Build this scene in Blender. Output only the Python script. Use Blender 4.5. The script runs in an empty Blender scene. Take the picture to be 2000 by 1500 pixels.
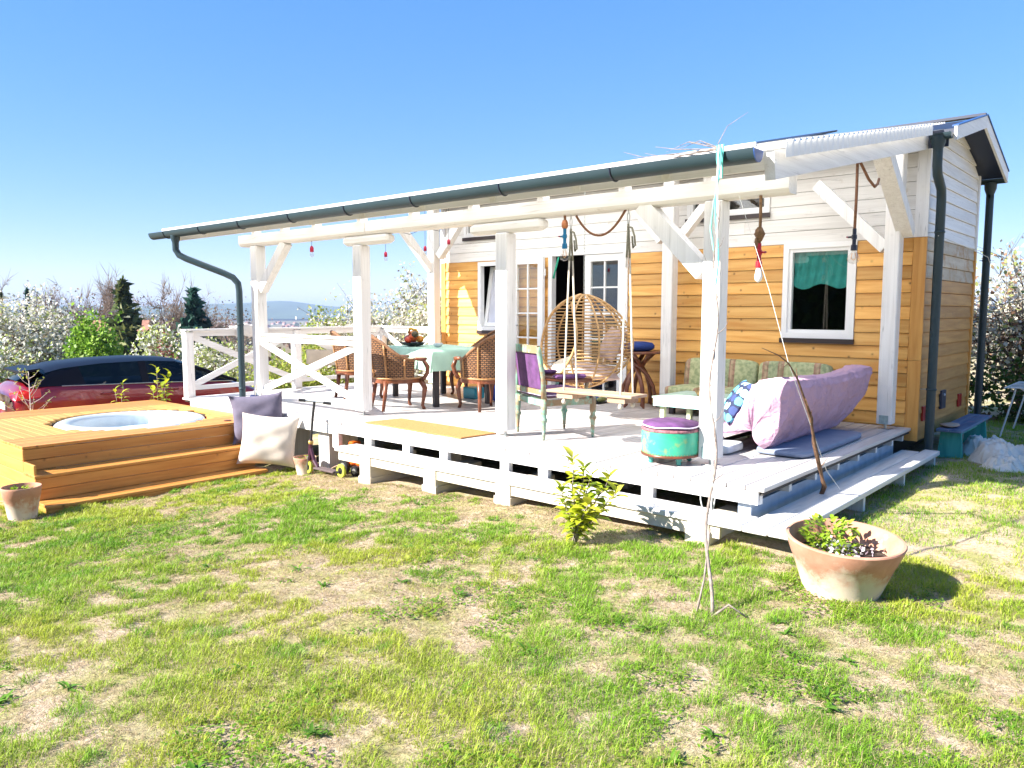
import bpy, math, random
import numpy as np
from mathutils import Vector, Matrix
random.seed(7); RNG = np.random.default_rng(11)
R = math.radians
SC = bpy.context.scene
COL = SC.collection

# ------------------------------------------------------------------ camera, sky, sun, exposure
cam_d = bpy.data.cameras.new('camera'); cam = bpy.data.objects.new('camera', cam_d); COL.objects.link(cam)
cam_d.sensor_width = 36; cam_d.lens = 36 * 1516.4 / 2000; cam_d.clip_end = 30000; cam_d.clip_start = 0.05
yaw, pitch, roll = 0.7181, 0.0950, -0.0015
cam.location = (2.1914, -5.2096, 1.25)
cam.rotation_euler = (math.pi / 2 - pitch, roll, yaw)
SC.camera = cam
SUN_AZ, SUN_EL = R(28), R(33)      # light travels along (sin az, cos az)
to_sun = Vector((-math.sin(SUN_AZ) * math.cos(SUN_EL), -math.cos(SUN_AZ) * math.cos(SUN_EL), math.sin(SUN_EL)))
w = bpy.data.worlds.new('World'); SC.world = w; w.use_nodes = True
nt = w.node_tree; nt.nodes.clear()
sky = nt.nodes.new('ShaderNodeTexSky'); sky.sky_type = 'NISHITA'; sky.sun_disc = False
sky.sun_elevation = SUN_EL; sky.sun_rotation = math.atan2(to_sun.x, to_sun.y)
sky.altitude = 200; sky.air_density = 0.85; sky.dust_density = 0.0; sky.ozone_density = 3.0
bg = nt.nodes.new('ShaderNodeBackground'); bg.inputs['Strength'].default_value = 0.15
out = nt.nodes.new('ShaderNodeOutputWorld')
gam = nt.nodes.new('ShaderNodeGamma'); gam.inputs['Gamma'].default_value = 0.46
hsv = nt.nodes.new('ShaderNodeHueSaturation'); hsv.inputs['Saturation'].default_value = 1.9
nt.links.new(sky.outputs[0], gam.inputs['Color']); nt.links.new(gam.outputs[0], hsv.inputs['Color']); tint = nt.nodes.new('ShaderNodeMix'); tint.data_type = 'RGBA'; tint.blend_type = 'MULTIPLY'; tint.inputs[0].default_value = 1.0; tint.inputs[7].default_value = (0.94, 0.91, 1.08, 1)
nt.links.new(hsv.outputs[0], tint.inputs[6]); nt.links.new(tint.outputs[2], bg.inputs[0]); nt.links.new(bg.outputs[0], out.inputs[0])
sd = bpy.data.lights.new('sun', 'SUN'); sd.energy = 5.0; sd.angle = R(0.53); sd.color = (1.0, 0.95, 0.87)
sun = bpy.data.objects.new('sun', sd); COL.objects.link(sun)
sun.rotation_euler = to_sun.to_track_quat('Z', 'Y').to_euler(); sun.location = (-6, -12, 10)
SC.view_settings.view_transform = 'Standard'; SC.view_settings.look = 'None'
SC.view_settings.exposure = 1.8; SC.view_settings.gamma = 1.0; SC.view_settings.use_curve_mapping = False
SC.cycles.max_bounces = 8; SC.cycles.transparent_max_bounces = 16

# ------------------------------------------------------------------ materials
MATS = {}
def newmat(name):
    m = bpy.data.materials.new(name); m.use_nodes = True; MATS[name] = m
    n = m.node_tree; n.nodes.clear()
    o = n.nodes.new('ShaderNodeOutputMaterial'); b = n.nodes.new('ShaderNodeBsdfPrincipled')
    n.links.new(b.outputs[0], o.inputs[0])
    return m, n, b, o
def N(n, t, **k):
    x = n.nodes.new(t)
    for a, v in k.items():
        if a in x.inputs.keys(): x.inputs[a].default_value = v
        else: setattr(x, a, v)
    return x
def ramp(n, src, stops):
    r = n.nodes.new('ShaderNodeValToRGB'); e = r.color_ramp.elements
    while len(e) < len(stops): e.new(0.5)
    for i, (p, c) in enumerate(stops): e[i].position = p; e[i].color = (*c, 1) if len(c) == 3 else c
    n.links.new(src, r.inputs[0]); return r
def mix(n, fac, a, b, mode='MIX'):
    m = n.nodes.new('ShaderNodeMix'); m.data_type = 'RGBA'; m.blend_type = mode
    for i, v in ((0, fac), (6, a), (7, b)):
        if hasattr(v, 'is_linked'): n.links.new(v, m.inputs[i])
        elif i == 0: m.inputs[0].default_value = v
        else: m.inputs[i].default_value = (*v, 1)
    return m.outputs[2]
def coords(n, scale=(1, 1, 1)):
    tc = n.nodes.new('ShaderNodeTexCoord'); mp = n.nodes.new('ShaderNodeMapping'); mp.inputs['Scale'].default_value = scale
    oi = n.nodes.new('ShaderNodeObjectInfo'); mu = N(n, 'ShaderNodeMath', operation='MULTIPLY'); mu.inputs[1].default_value = 37.0
    n.links.new(oi.outputs['Random'], mu.inputs[0]); n.links.new(mu.outputs[0], mp.inputs['Location'])
    n.links.new(tc.outputs['Object'], mp.inputs[0])
    return mp.outputs[0], oi.outputs['Random']
def bump(n, b, h, st=0.3, dist=0.01):
    bp = N(n, 'ShaderNodeBump'); bp.inputs['Strength'].default_value = st; bp.inputs['Distance'].default_value = dist
    n.links.new(h, bp.inputs['Height']); n.links.new(bp.outputs[0], b.inputs['Normal'])
def plain(name, c, rough=0.6, var=0.18, scale=6, metal=0.0, spec=None, bumps=0.0, coat=0):
    m, n, b, o = newmat(name); v, rnd = coords(n, (scale,) * 3)
    t = N(n, 'ShaderNodeTexNoise', Scale=1.0, Detail=5.0); n.links.new(v, t.inputs[0])
    lo = tuple(x * (1 - var) for x in c); hi = tuple(min(1, x * (1 + var)) for x in c)
    r = ramp(n, t.outputs[0], [(0.3, lo), (0.7, hi)])
    n.links.new(r.outputs[0], b.inputs['Base Color']); b.inputs['Roughness'].default_value = rough; b.inputs['Metallic'].default_value = metal
    if spec is not None: b.inputs['Specular IOR Level'].default_value = spec
    if coat: b.inputs['Coat Weight'].default_value = coat; b.inputs['Coat Roughness'].default_value = 0.04
    if bumps:
        t2 = N(n, 'ShaderNodeTexNoise', Scale=8.0, Detail=4.0); n.links.new(v, t2.inputs[0]); bump(n, b, t2.outputs[0], bumps)
    return m
def wood(name, c_lo, c_hi, axis='x', rough=0.55, knots=0.0, randv=0.25, grain=26.0, bumps=0.15, wear=None, crack=0.0):
    m, n, b, o = newmat(name); ai = 'xyz'.index(axis)
    sc = [grain] * 3; sc[ai] = 1.3; v, rnd = coords(n, tuple(sc))
    t = N(n, 'ShaderNodeTexNoise', Scale=1.0, Detail=4.0, Distortion=0.6); n.links.new(v, t.inputs[0])
    r = ramp(n, t.outputs[0], [(0.32, c_lo), (0.68, c_hi)])
    col = r.outputs[0]
    if knots:
        v2, _ = coords(n, (6.5, 6.5, 6.5))
        vo = N(n, 'ShaderNodeTexVoronoi', Scale=1.0); n.links.new(v2, vo.inputs['Vector'])
        rk = ramp(n, vo.outputs['Distance'], [(0.05, (1, 1, 1)), (0.085, (0.35, 0.35, 0.35)), (0.16, (0, 0, 0))])
        kc = tuple(x * 0.35 for x in c_lo)
        mm = N(n, 'ShaderNodeMath', operation='MULTIPLY'); mm.inputs[1].default_value = knots; n.links.new(rk.outputs[0], mm.inputs[0])
        col = mix(n, mm.outputs[0], col, kc)
    if wear is not None:
        v3, _ = coords(n, (5, 5, 5)); tw = N(n, 'ShaderNodeTexNoise', Scale=1.0, Detail=8.0, Roughness=0.7); n.links.new(v3, tw.inputs[0])
        rw = ramp(n, tw.outputs[0], [(wear[1], (0, 0, 0)), (wear[1] + 0.12, (1, 1, 1))]); col = mix(n, rw.outputs[0], col, wear[0])
    if crack:
        sk = [24.0] * 3; sk[ai] = 0.45; v4, _ = coords(n, tuple(sk)); tk = N(n, 'ShaderNodeTexNoise', Scale=1.0, Detail=1.5); n.links.new(v4, tk.inputs[0])
        rk2 = ramp(n, tk.outputs[0], [(0.492, (0, 0, 0)), (0.4985, (1, 1, 1)), (0.5015, (1, 1, 1)), (0.508, (0, 0, 0))]); mk = N(n, 'ShaderNodeMath', operation='MULTIPLY'); mk.inputs[1].default_value = crack; n.links.new(rk2.outputs[0], mk.inputs[0]); col = mix(n, mk.outputs[0], col, tuple(x * 0.35 for x in c_lo))
    hv = N(n, 'ShaderNodeHueSaturation'); mr = N(n, 'ShaderNodeMapRange'); mr.inputs[3].default_value = 1 - randv; mr.inputs[4].default_value = 1 + randv * 0.6
    n.links.new(rnd, mr.inputs[0]); n.links.new(mr.outputs[0], hv.inputs['Value']); n.links.new(col, hv.inputs['Color'])
    n.links.new(hv.outputs[0], b.inputs['Base Color']); b.inputs['Roughness'].default_value = rough
    if bumps: bump(n, b, t.outputs[0], bumps, 0.004)
    return m
def leafmat(name, rough=0.5, trans=0.35):
    m, n, b, o = newmat(name); a = N(n, 'ShaderNodeAttribute', attribute_name='col')
    n.links.new(a.outputs['Color'], b.inputs['Base Color']); b.inputs['Roughness'].default_value = rough
    b.inputs['Specular IOR Level'].default_value = 0.25
    tr = n.nodes.new('ShaderNodeBsdfTranslucent'); n.links.new(a.outputs['Color'], tr.inputs[0])
    ms = n.nodes.new('ShaderNodeMixShader'); ms.inputs[0].default_value = trans
    n.links.new(b.outputs[0], ms.inputs[1]); n.links.new(tr.outputs[0], ms.inputs[2]); n.links.new(ms.outputs[0], o.inputs[0])
    return m
white_x = wood('white_paint_x', (0.70, 0.68, 0.65), (0.80, 0.785, 0.76), 'x', 0.5, 0.15, 0.07, 22, 0.12, ((0.56, 0.52, 0.46), 0.63), 0.4)
white_y = wood('white_paint_y', (0.68, 0.66, 0.64), (0.80, 0.785, 0.765), 'y', 0.5, 0.15, 0.08, 22, 0.12, None, 0.35)
white_z = wood('white_paint_z', (0.70, 0.68, 0.655), (0.80, 0.785, 0.765), 'z', 0.5, 0.12, 0.06, 22, 0.12, ((0.58, 0.54, 0.49), 0.63), 0.55)
deck_m = wood('deck_white_wash', (0.45, 0.415, 0.40), (0.60, 0.565, 0.55), 'y', 0.45, 0.2, 0.10, 24, 0.15, wear=((0.50, 0.43, 0.38), 0.60))
step_m = wood('step_white_wash', (0.50, 0.485, 0.475), (0.66, 0.645, 0.635), 'x', 0.5, 0.25, 0.08, 24, 0.15, wear=((0.46, 0.42, 0.40), 0.62))
stepy_m = wood('step_white_wash_y', (0.50, 0.485, 0.475), (0.66, 0.645, 0.635), 'y', 0.5, 0.25, 0.08, 24, 0.15, wear=((0.46, 0.42, 0.40), 0.62))
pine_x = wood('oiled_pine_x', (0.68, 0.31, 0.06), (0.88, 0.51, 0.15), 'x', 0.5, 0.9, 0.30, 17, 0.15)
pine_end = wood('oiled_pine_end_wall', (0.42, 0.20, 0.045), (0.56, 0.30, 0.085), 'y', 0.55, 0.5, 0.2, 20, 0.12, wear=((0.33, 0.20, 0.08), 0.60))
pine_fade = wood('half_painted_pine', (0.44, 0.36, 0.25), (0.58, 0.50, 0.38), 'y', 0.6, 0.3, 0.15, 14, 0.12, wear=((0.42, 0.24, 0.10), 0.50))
pine_z = wood('oiled_pine_z', (0.55, 0.235, 0.045), (0.70, 0.36, 0.09), 'z', 0.5, 0.7, 0.12, 20, 0.12)
tubw_y = wood('larch_y', (0.44, 0.17, 0.032), (0.58, 0.265, 0.06), 'y', 0.5, 0.8, 0.2, 18, 0.12)
tubw_x = wood('larch_x', (0.46, 0.225, 0.045), (0.57, 0.30, 0.07), 'x', 0.5, 0.35, 0.10, 18, 0.12)
pierw = wood('pier_wood', (0.56, 0.50, 0.40), (0.70, 0.64, 0.53), 'y', 0.7, 0.2, 0.1, 18, 0.15)
redwood = plain('mahogany', (0.15, 0.045, 0.018), 0.35, 0.35, 14)
darkmetal = plain('anthracite_gutter', (0.020, 0.040, 0.050), 0.42, 0.1, 3, 0.0, 0.35, 0.0)
navy_sheet = plain('dark_roof_sheet', (0.015, 0.022, 0.05), 0.5, 0.1, 3)
black = plain('black_plastic', (0.012, 0.012, 0.014), 0.45, 0.2, 8)
steel = plain('galvanised_steel', (0.45, 0.47, 0.46), 0.4, 0.2, 20, 0.8)
greyprint = plain('post_shoe', (0.36, 0.47, 0.46), 0.5, 0.2, 30, 0.3)
pvc = plain('white_pvc', (0.80, 0.80, 0.80), 0.3, 0.02, 3)
def glassmat(name, tint, refl=1.0):
    m, n, b, o = newmat(name); n.nodes.remove(b)
    t = N(n, 'ShaderNodeBsdfTransparent'); t.inputs[0].default_value = (*tint, 1)
    gl = N(n, 'ShaderNodeBsdfGlossy'); gl.inputs['Roughness'].default_value = 0.01; gl.inputs[0].default_value = (refl, refl, refl, 1)
    lw = N(n, 'ShaderNodeLayerWeight'); lw.inputs[0].default_value = 0.5; pw_ = N(n, 'ShaderNodeMath', operation='POWER'); pw_.inputs[1].default_value = 5.0; n.links.new(lw.outputs['Facing'], pw_.inputs[0]); f = N(n, 'ShaderNodeMath', operation='MULTIPLY_ADD'); f.inputs[1].default_value = 0.93; f.inputs[2].default_value = 0.065; n.links.new(pw_.outputs[0], f.inputs[0])
    ms = n.nodes.new('ShaderNodeMixShader'); n.links.new(f.outputs[0], ms.inputs[0]); n.links.new(t.outputs[0], ms.inputs[1]); n.links.new(gl.outputs[0], ms.inputs[2])
    n.links.new(ms.outputs[0], o.inputs[0]); return m
glass = glassmat('window_glass', (0.95, 0.97, 0.96)); carglass = glassmat('car_glass', (0.10, 0.12, 0.15), 0.45); bulbglass = glassmat('bulb_glass', (0.9, 0.88, 0.85))
def translucent_sheet():
    m, n, b, o = newmat('white_polycarbonate'); b.inputs['Base Color'].default_value = (0.80, 0.79, 0.76, 1); b.inputs['Roughness'].default_value = 0.4
    t = n.nodes.new('ShaderNodeBsdfTranslucent'); t.inputs[0].default_value = (0.97, 0.96, 0.93, 1)
    ms = n.nodes.new('ShaderNodeMixShader'); ms.inputs[0].default_value = 0.86
    n.links.new(b.outputs[0], ms.inputs[1]); n.links.new(t.outputs[0], ms.inputs[2]); n.links.new(ms.outputs[0], o.inputs[0]); return m
poly = translucent_sheet()

# ------------------------------------------------------------------ mesh helpers
class MB:
    def __init__(s): s.v = []; s.f = []; s.uv = None
    def add(s, vs, fs):
        k = len(s.v); s.v += [tuple(p) for p in vs]; s.f += [tuple(i + k for i in f) for f in fs]; return s
    def box(s, x0, x1, y0, y1, z0, z1):
        return s.add([(x0, y0, z0), (x1, y0, z0), (x1, y1, z0), (x0, y1, z0), (x0, y0, z1), (x1, y0, z1), (x1, y1, z1), (x0, y1, z1)],
                     [(3, 2, 1, 0), (4, 5, 6, 7), (0, 1, 5, 4), (1, 2, 6, 5), (2, 3, 7, 6), (3, 0, 4, 7)])
    def cbox(s, x0, x1, y0, y1, z0, z1, c=0.008):   # box with chamfered edges (rings in z)
        r = []
        for z, k in ((z0, c), (z0 + c, 0), (z1 - c, 0), (z1, c)):
            for a, b_ in ((x0, y0), (x1, y0), (x1, y1), (x0, y1)):
                sx = 1 if a == x0 else -1; sy = 1 if b_ == y0 else -1
                r += [(a + sx * (k + (c if True else 0)) , b_ + sy * k, z), (a + sx * k, b_ + sy * (k + c), z)] if (a == x1) == (b_ == y0) else [(a + sx * k, b_ + sy * (k + c), z), (a + sx * (k + c), b_ + sy * k, z)]
        fs = []
        for l in range(3):
            for i in range(8): j = (i + 1) % 8; fs.append((l * 8 + i, l * 8 + j, l * 8 + 8 + j, l * 8 + 8 + i))
        fs.append(tuple(range(7, -1, -1))); fs.append(tuple(range(24, 32)))
        return s.add(r, fs)
    def bar(s, a, b, w, h, up=(0, 0, 1)):          # rectangular bar between two points
        a = Vector(a); b = Vector(b); d = (b - a).normalized(); u = Vector(up); r = d.cross(u)
        if r.length < 1e-4: r = d.cross(Vector((1, 0, 0)))
        r.normalize(); u = r.cross(d).normalized(); r *= w / 2; u *= h / 2
        return s.add([a - r - u, a + r - u, a + r + u, a - r + u, b - r - u, b + r - u, b + r + u, b - r + u],
                     [(0, 1, 2, 3), (7, 6, 5, 4), (0, 4, 5, 1), (1, 5, 6, 2), (2, 6, 7, 3), (3, 7, 4, 0)])
    def tube(s, path, rad, n=8, caps=True, flat=1.0):
        P = [Vector(p) for p in path]; k = len(P)
        if not hasattr(rad, '__len__'): rad = [rad] * k
        ref = None; vs = []
        for i in range(k):
            d = (P[min(i + 1, k - 1)] - P[max(i - 1, 0)]).normalized()
            if ref is None: ref = Vector((0, 0, 1)) if abs(d.z) < 0.9 else Vector((1, 0, 0))
            a = (ref - d * ref.dot(d)).normalized(); ref = a; b = d.cross(a)
            for j in range(n):
                t = 2 * math.pi * j / n; vs.append(P[i] + (a * math.cos(t) * flat + b * math.sin(t)) * rad[i])
        fs = [(i * n + j, i * n + (j + 1) % n, (i + 1) * n + (j + 1) % n, (i + 1) * n + j) for i in range(k - 1) for j in range(n)]
        if caps: fs += [tuple(range(n - 1, -1, -1)), tuple(range((k - 1) * n, k * n))]
        return s.add(vs, fs)
    def lathe(s, prof, c=(0, 0, 0), n=24, sx=1, sy=1):
        vs = []; k = len(prof)
        for (r, z) in prof:
            for j in range(n):
                t = 2 * math.pi * j / n; vs.append((c[0] + r * math.cos(t) * sx, c[1] + r * math.sin(t) * sy, c[2] + z))
        fs = [(i * n + j, i * n + (j + 1) % n, (i + 1) * n + (j + 1) % n, (i + 1) * n + j) for i in range(k - 1) for j in range(n)]
        fs += [tuple(range(n - 1, -1, -1)), tuple(range((k - 1) * n, k * n))]
        return s.add(vs, fs)
    def grid(s, fn, nu, nv, uv=None):
        vs = [fn(i / nu, j / nv) for j in range(nv + 1) for i in range(nu + 1)]
        fs = [(j * (nu + 1) + i, j * (nu + 1) + i + 1, (j + 1) * (nu + 1) + i + 1, (j + 1) * (nu + 1) + i) for j in range(nv) for i in range(nu)]
        if uv:
            if s.uv is None: s.uv = [(0, 0)] * len(s.v)
            s.uv += [uv(i / nu, j / nv) for j in range(nv + 1) for i in range(nu + 1)]
        return s.add(vs, fs)
    def build(s, name, mat, parent=None, smooth=False, local=False):
        me = bpy.data.meshes.new(name); v = s.v
        off = Vector((0, 0, 0))
        if parent is not None and not local:
            r = parent
            while r is not None: off += r.location; r = r.parent
        me.from_pydata([(p[0] - off.x, p[1] - off.y, p[2] - off.z) for p in v], [], s.f)
        if smooth: me.polygons.foreach_set('use_smooth', [True] * len(me.polygons))
        if smooth == 'auto': me.set_sharp_from_angle(angle=R(40))
        if s.uv:
            l = me.uv_layers.new(name='UVMap'); idx = np.empty(len(me.loops), np.int32); me.loops.foreach_get('vertex_index', idx)
            l.data.foreach_set('uv', np.array(s.uv, np.float32)[idx].ravel())
        me.materials.append(mat); me.update()
        o = bpy.data.objects.new(name, me); COL.objects.link(o); o.parent = parent
        return o
def tag(o, label, cat, group=None, kind=None):
    if label: o['label'] = label
    if cat: o['category'] = cat
    if group: o['group'] = group
    if kind: o['kind'] = kind
    return o
def thing(name, label, cat, loc=(0, 0, 0), rz=0, group=None):
    o = bpy.data.objects.new(name, None); COL.objects.link(o); o.location = loc; o.rotation_euler = (0, 0, rz); o.empty_display_size = 0.1
    return tag(o, label, cat, group)
def copy_tree(o, parent=None):
    c = o.copy(); COL.objects.link(c); c.parent = parent
    for ch in list(o.children): copy_tree(ch, c)
    return c
def fastmesh(name, V, F, mat, parent=None, col=None, smooth=False):   # V (n,3), F (m,3|4)
    me = bpy.data.meshes.new(name); V = np.asarray(V, np.float32); F = np.asarray(F, np.int32); k = F.shape[1]
    off = np.zeros(3, np.float32)
    r = parent
    while r is not None: off += np.array(r.location, np.float32); r = r.parent
    V = V - off
    me.vertices.add(len(V)); me.vertices.foreach_set('co', V.ravel())
    me.loops.add(F.size); me.loops.foreach_set('vertex_index', F.ravel())
    me.polygons.add(len(F)); me.polygons.foreach_set('loop_start', np.arange(0, F.size, k, dtype=np.int32))
    me.polygons.foreach_set('loop_total', np.full(len(F), k, np.int32))
    if smooth: me.polygons.foreach_set('use_smooth', np.ones(len(F), bool))
    me.update(calc_edges=True)
    if col is not None:
        a = me.color_attributes.new('col', 'FLOAT_COLOR', 'POINT'); c4 = np.ones((len(V), 4), np.float32); c4[:, :3] = col
        a.data.foreach_set('color', c4.ravel())
    me.materials.append(mat); o = bpy.data.objects.new(name, me); COL.objects.link(o); o.parent = parent
    return o
def vnoise(x, y, seed=0):                          # smooth value noise, vectorised
    x = np.asarray(x, float); y = np.asarray(y, float); xi = np.floor(x); yi = np.floor(y); fx = x - xi; fy = y - yi
    def h(a, b):
        t = np.sin(a * 127.1 + b * 311.7 + seed * 74.7) * 43758.5453; return t - np.floor(t)
    u = fx * fx * (3 - 2 * fx); v = fy * fy * (3 - 2 * fy)
    return (h(xi, yi) * (1 - u) + h(xi + 1, yi) * u) * (1 - v) + (h(xi, yi + 1) * (1 - u) + h(xi + 1, yi + 1) * u) * v
def fbm(x, y, seed=0, o=4):
    s = 0; a = 0.5; t = 0
    for i in range(o): s = s + a * vnoise(x * 2 ** i, y * 2 ** i, seed + i); t += a; a *= 0.55
    return s / t
def ground_z(x, y):
    x = np.asarray(x, float); y = np.asarray(y, float)
    z = np.where(x > 0, -0.37, np.where(x > -12, -0.37 + 0.02 * x - 0.005 * x * x, np.maximum(-1.33 + 0.1 * (x + 12), -6 + 0.02 * (x + 60))))
    z = np.maximum(z, -38.0) - np.minimum(0.03 * np.maximum(0, y - 7), 12)
    return z
def gz(x, y): return float(ground_z(x, y))

# ------------------------------------------------------------------ ground
def ground_material():
    m, n, b, o = newmat('lawn_soil'); tc = n.nodes.new('ShaderNodeTexCoord')
    def nz(s, d=6.0, r=0.6):
        t = N(n, 'ShaderNodeTexNoise', Scale=s, Detail=d, Roughness=r); n.links.new(tc.outputs['Object'], t.inputs[0]); return t.outputs[0]
    sand = ramp(n, nz(38.0, 8.0, 0.75), [(0.28, (0.17, 0.115, 0.075)), (0.44, (0.40, 0.305, 0.21)), (0.64, (0.57, 0.465, 0.34))]).outputs[0]
    green = ramp(n, nz(30.0, 6.0, 0.7), [(0.35, (0.16, 0.18, 0.04)), (0.65, (0.40, 0.38, 0.12))]).outputs[0]
    f = ramp(n, nz(3.0, 7.0, 0.65), [(0.44, (0, 0, 0)), (0.62, (0.8, 0.8, 0.8))]).outputs[0]
    near = mix(n, f, sand, green)
    far = ramp(n, nz(0.02, 6.0), [(0.35, (0.16, 0.15, 0.06)), (0.5, (0.22, 0.17, 0.12)), (0.65, (0.10, 0.14, 0.05))]).outputs[0]
    sx = N(n, 'ShaderNodeSeparateXYZ'); n.links.new(tc.outputs['Object'], sx.inputs[0])
    mr = N(n, 'ShaderNodeMapRange'); mr.inputs[1].default_value = -14; mr.inputs[2].default_value = -30; n.links.new(sx.outputs[0], mr.inputs[0])
    c = mix(n, mr.outputs[0], near, far)
    n.links.new(c, b.inputs['Base Color']); b.inputs['Roughness'].default_value = 0.95; b.inputs['Specular IOR Level'].default_value = 0.1
    bump(n, b, nz(45.0, 8.0, 0.75), 0.7, 0.02); return m
def axis_pts(lo, hi, fine_lo, fine_hi, step, grow=1.22):
    p = list(np.arange(fine_lo, fine_hi + step, step)); s = step
    while p[-1] < hi: s *= grow; p.append(p[-1] + s)
    s = step; q = []
    a = p[0]
    while a > lo: s *= grow; a -= s; q.append(a)
    return np.array(q[::-1] + p)
xs = axis_pts(-5600, 4600, -13, 6, 0.12); ys = axis_pts(-3600, 5600, -7, 11, 0.12)
X, Y = np.meshgrid(xs, ys); Z = ground_z(X, Y)
nearw = np.clip(1 - np.maximum(np.abs(X + 3) - 9, 0) / 6, 0, 1)
Z = Z + nearw * ((fbm(X * 1.1, Y * 1.1, 3) - 0.5) * 0.06 + (fbm(X * 4, Y * 4, 9) - 0.5) * 0.045)
nx, ny = len(xs), len(ys)
idx = np.arange(nx * ny).reshape(ny, nx)
F = np.stack([idx[:-1, :-1], idx[:-1, 1:], idx[1:, 1:], idx[1:, :-1]], -1).reshape(-1, 4)
gnd = fastmesh('ground', np.stack([X, Y, Z], -1).reshape(-1, 3), F, ground_material(), smooth=True); tag(gnd, 'patchy lawn and falling ground round the house', None, kind='structure')

# ------------------------------------------------------------------ deck
deck = thing('wooden_deck', 'white painted timber deck with wrap-round step in front of the house', 'deck', (-4.3, 1.9, -0.4))
DX0, DX1, DW, DY1 = -8.62, 0.0, 0.144, 3.79
fl = MB().box(DX0 + 0.02, DX1 - 0.02, 0.03, DY1, -0.060, -0.034).build('floor', plain('deck_underlay', (0.05, 0.045, 0.04), 0.9), deck)
nb = int(round((DX1 - DX0) / DW)); DW = (DX1 - DX0) / nb
for i in range(nb):
    x0 = DX0 + i * DW; dz = random.uniform(-0.002, 0.002)
    MB().cbox(x0 + 0.0035, x0 + DW - 0.0035, random.uniform(-0.004, 0.004), DY1, -0.032 + dz, dz, 0.004).build('plank', deck_m, fl)
# front fascia boards with their uprights
fx = [DX0 + 0.16, -7.0, -5.0, -3.8, -2.45, -0.95]
for i, (a, b_) in enumerate(zip(fx, fx[1:] + [-0.02])):
    MB().box(a + 0.06, b_ - 0.003 if i < len(fx) - 1 else -0.05, 0.006, 0.036, -0.128 if a > -6.9 else -0.15, -0.0335).build('fascia', white_x, deck)
for x in (-5.0, -3.8, -2.45, -0.95, -4.42, -3.25, -2.0): MB().box(x - 0.05, x + 0.055, -0.003, 0.05, -0.30, -0.0345).build('upright', white_z, deck)
for x in (-5.35, -6.3): MB().box(x - 0.1, x + 0.1, 0.09, 0.5, gz(x, 0.2) - 0.1, -0.15).build('pier', white_z, deck)
# right end: joist ends, bearer beam, rim
for y in (0.08, 0.62, 1.16, 1.7, 2.24, 2.78, 3.32, 3.7):
    MB().box(-0.9, -0.055, y - 0.025, y + 0.025, -0.135, -0.036).build('joist', white_x, deck)
MB().box(-0.22, -0.12, 0.06, 3.6, -0.33, -0.137).build('bearer', plain('shade_blue_white_beam', (0.42, 0.50, 0.60), 0.6, 0.15, 9), deck)  # white beam; the blue of its shade is put into the colour
for y in (0.25, 1.9, 3.4): MB().box(-0.3, -0.1, y - 0.1, y + 0.1, gz(-.2, y) - 0.1, -0.332).build('pier', pierw, deck)
for x in (-1.6, -3.6, -5.6): MB().box(x - 0.9, x + 0.9, 0.9, 1.05, -0.33, -0.062).build('bearer', plain('dark_joist', (0.10, 0.085, 0.07), 0.9), deck)
for x in (-1.8, -4.0, -6.2, -8.0):
    for y in (1.0, 2.6): MB().box(x - 0.1, x + 0.1, y - 0.1, y + 0.1, gz(x, y) - 0.1, -0.331).build('pier', pierw, deck)
# step: two long planks in front, two down the right side
MB().cbox(-4.62, -0.03, -0.295, -0.158, -0.248, -0.203, 0.005).build('step_plank', step_m, deck)
MB().cbox(-4.60, -0.03, -0.150, -0.012, -0.249, -0.204, 0.005).build('step_plank', step_m, deck)
MB().cbox(0.155, 0.300, -0.295, 3.72, -0.247, -0.202, 0.005).build('step_plank', stepy_m, deck)
MB().cbox(-0.025, 0.147, -0.295, 3.55, -0.249, -0.204, 0.005).build('step_plank', stepy_m, deck)
MB().box(-4.58, -0.2, -0.27, -0.235, -0.34, -0.25).build('step_rail', pierw, deck)
for x in (-4.12, -3.15, -2.22, -0.36):
    p = MB().cbox(x - 0.085, x + 0.085, -0.285, 0.35, gz(x, -.2) - 0.06, -0.251, 0.006).build('pier', pierw, deck)
    MB().box(x - 0.095, x + 0.095, -0.291, 0.36, gz(x, -.2) - 0.08, gz(x, -.2) + 0.075).build('plinth', pierw, p)
for y in (0.15, 1.36, 2.53, 3.66): MB().box(0.0, 0.27, y - 0.025, y + 0.025, gz(.2, y) - 0.06, -0.250).build('step_leg', white_z, deck)

# ------------------------------------------------------------------ veranda frame and roof
por = thing('veranda_frame', 'white timber veranda frame with corrugated translucent lean-to roof and dark gutter', 'veranda', (-4.3, 0.55, 0.0))
PY = 0.545
posts = [(-7.42, PY), (-5.18, PY), (-2.92, PY), (-0.69, PY)]; backs = [(-7.12, 3.52), (-2.80, 3.52), (-0.195, 3.55)]
BZ = 2.108
def roofz(y): return 2.335 + 0.205 * (y + 0.2)
def chamfer_post(x, y, z0, z1, h=0.075): return MB().cbox(x - h, x + h, y - h, y + h, z0, z1, 0.008)
for (x, y) in posts + backs:
    top = (BZ - 0.002 if y < 1 else roofz(y) - 0.22)
    if x in (-5.18, -2.92): top = BZ - 0.112
    p = chamfer_post(x, y, 0.055, top).build('post', white_z, por)
    MB().tube([(x, y, -0.001), (x, y, 0.06)], 0.013, 8).build('post_foot', steel, p)
    MB().box(x - 0.055, x + 0.055, y - 0.055, y + 0.055, 0.001, 0.008).build('foot_plate', steel, p)
    MB().box(x - 0.045, x + 0.045, y - 0.079, y - 0.0755, 0.06, 0.15).build('shoe', greyprint, p)
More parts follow.
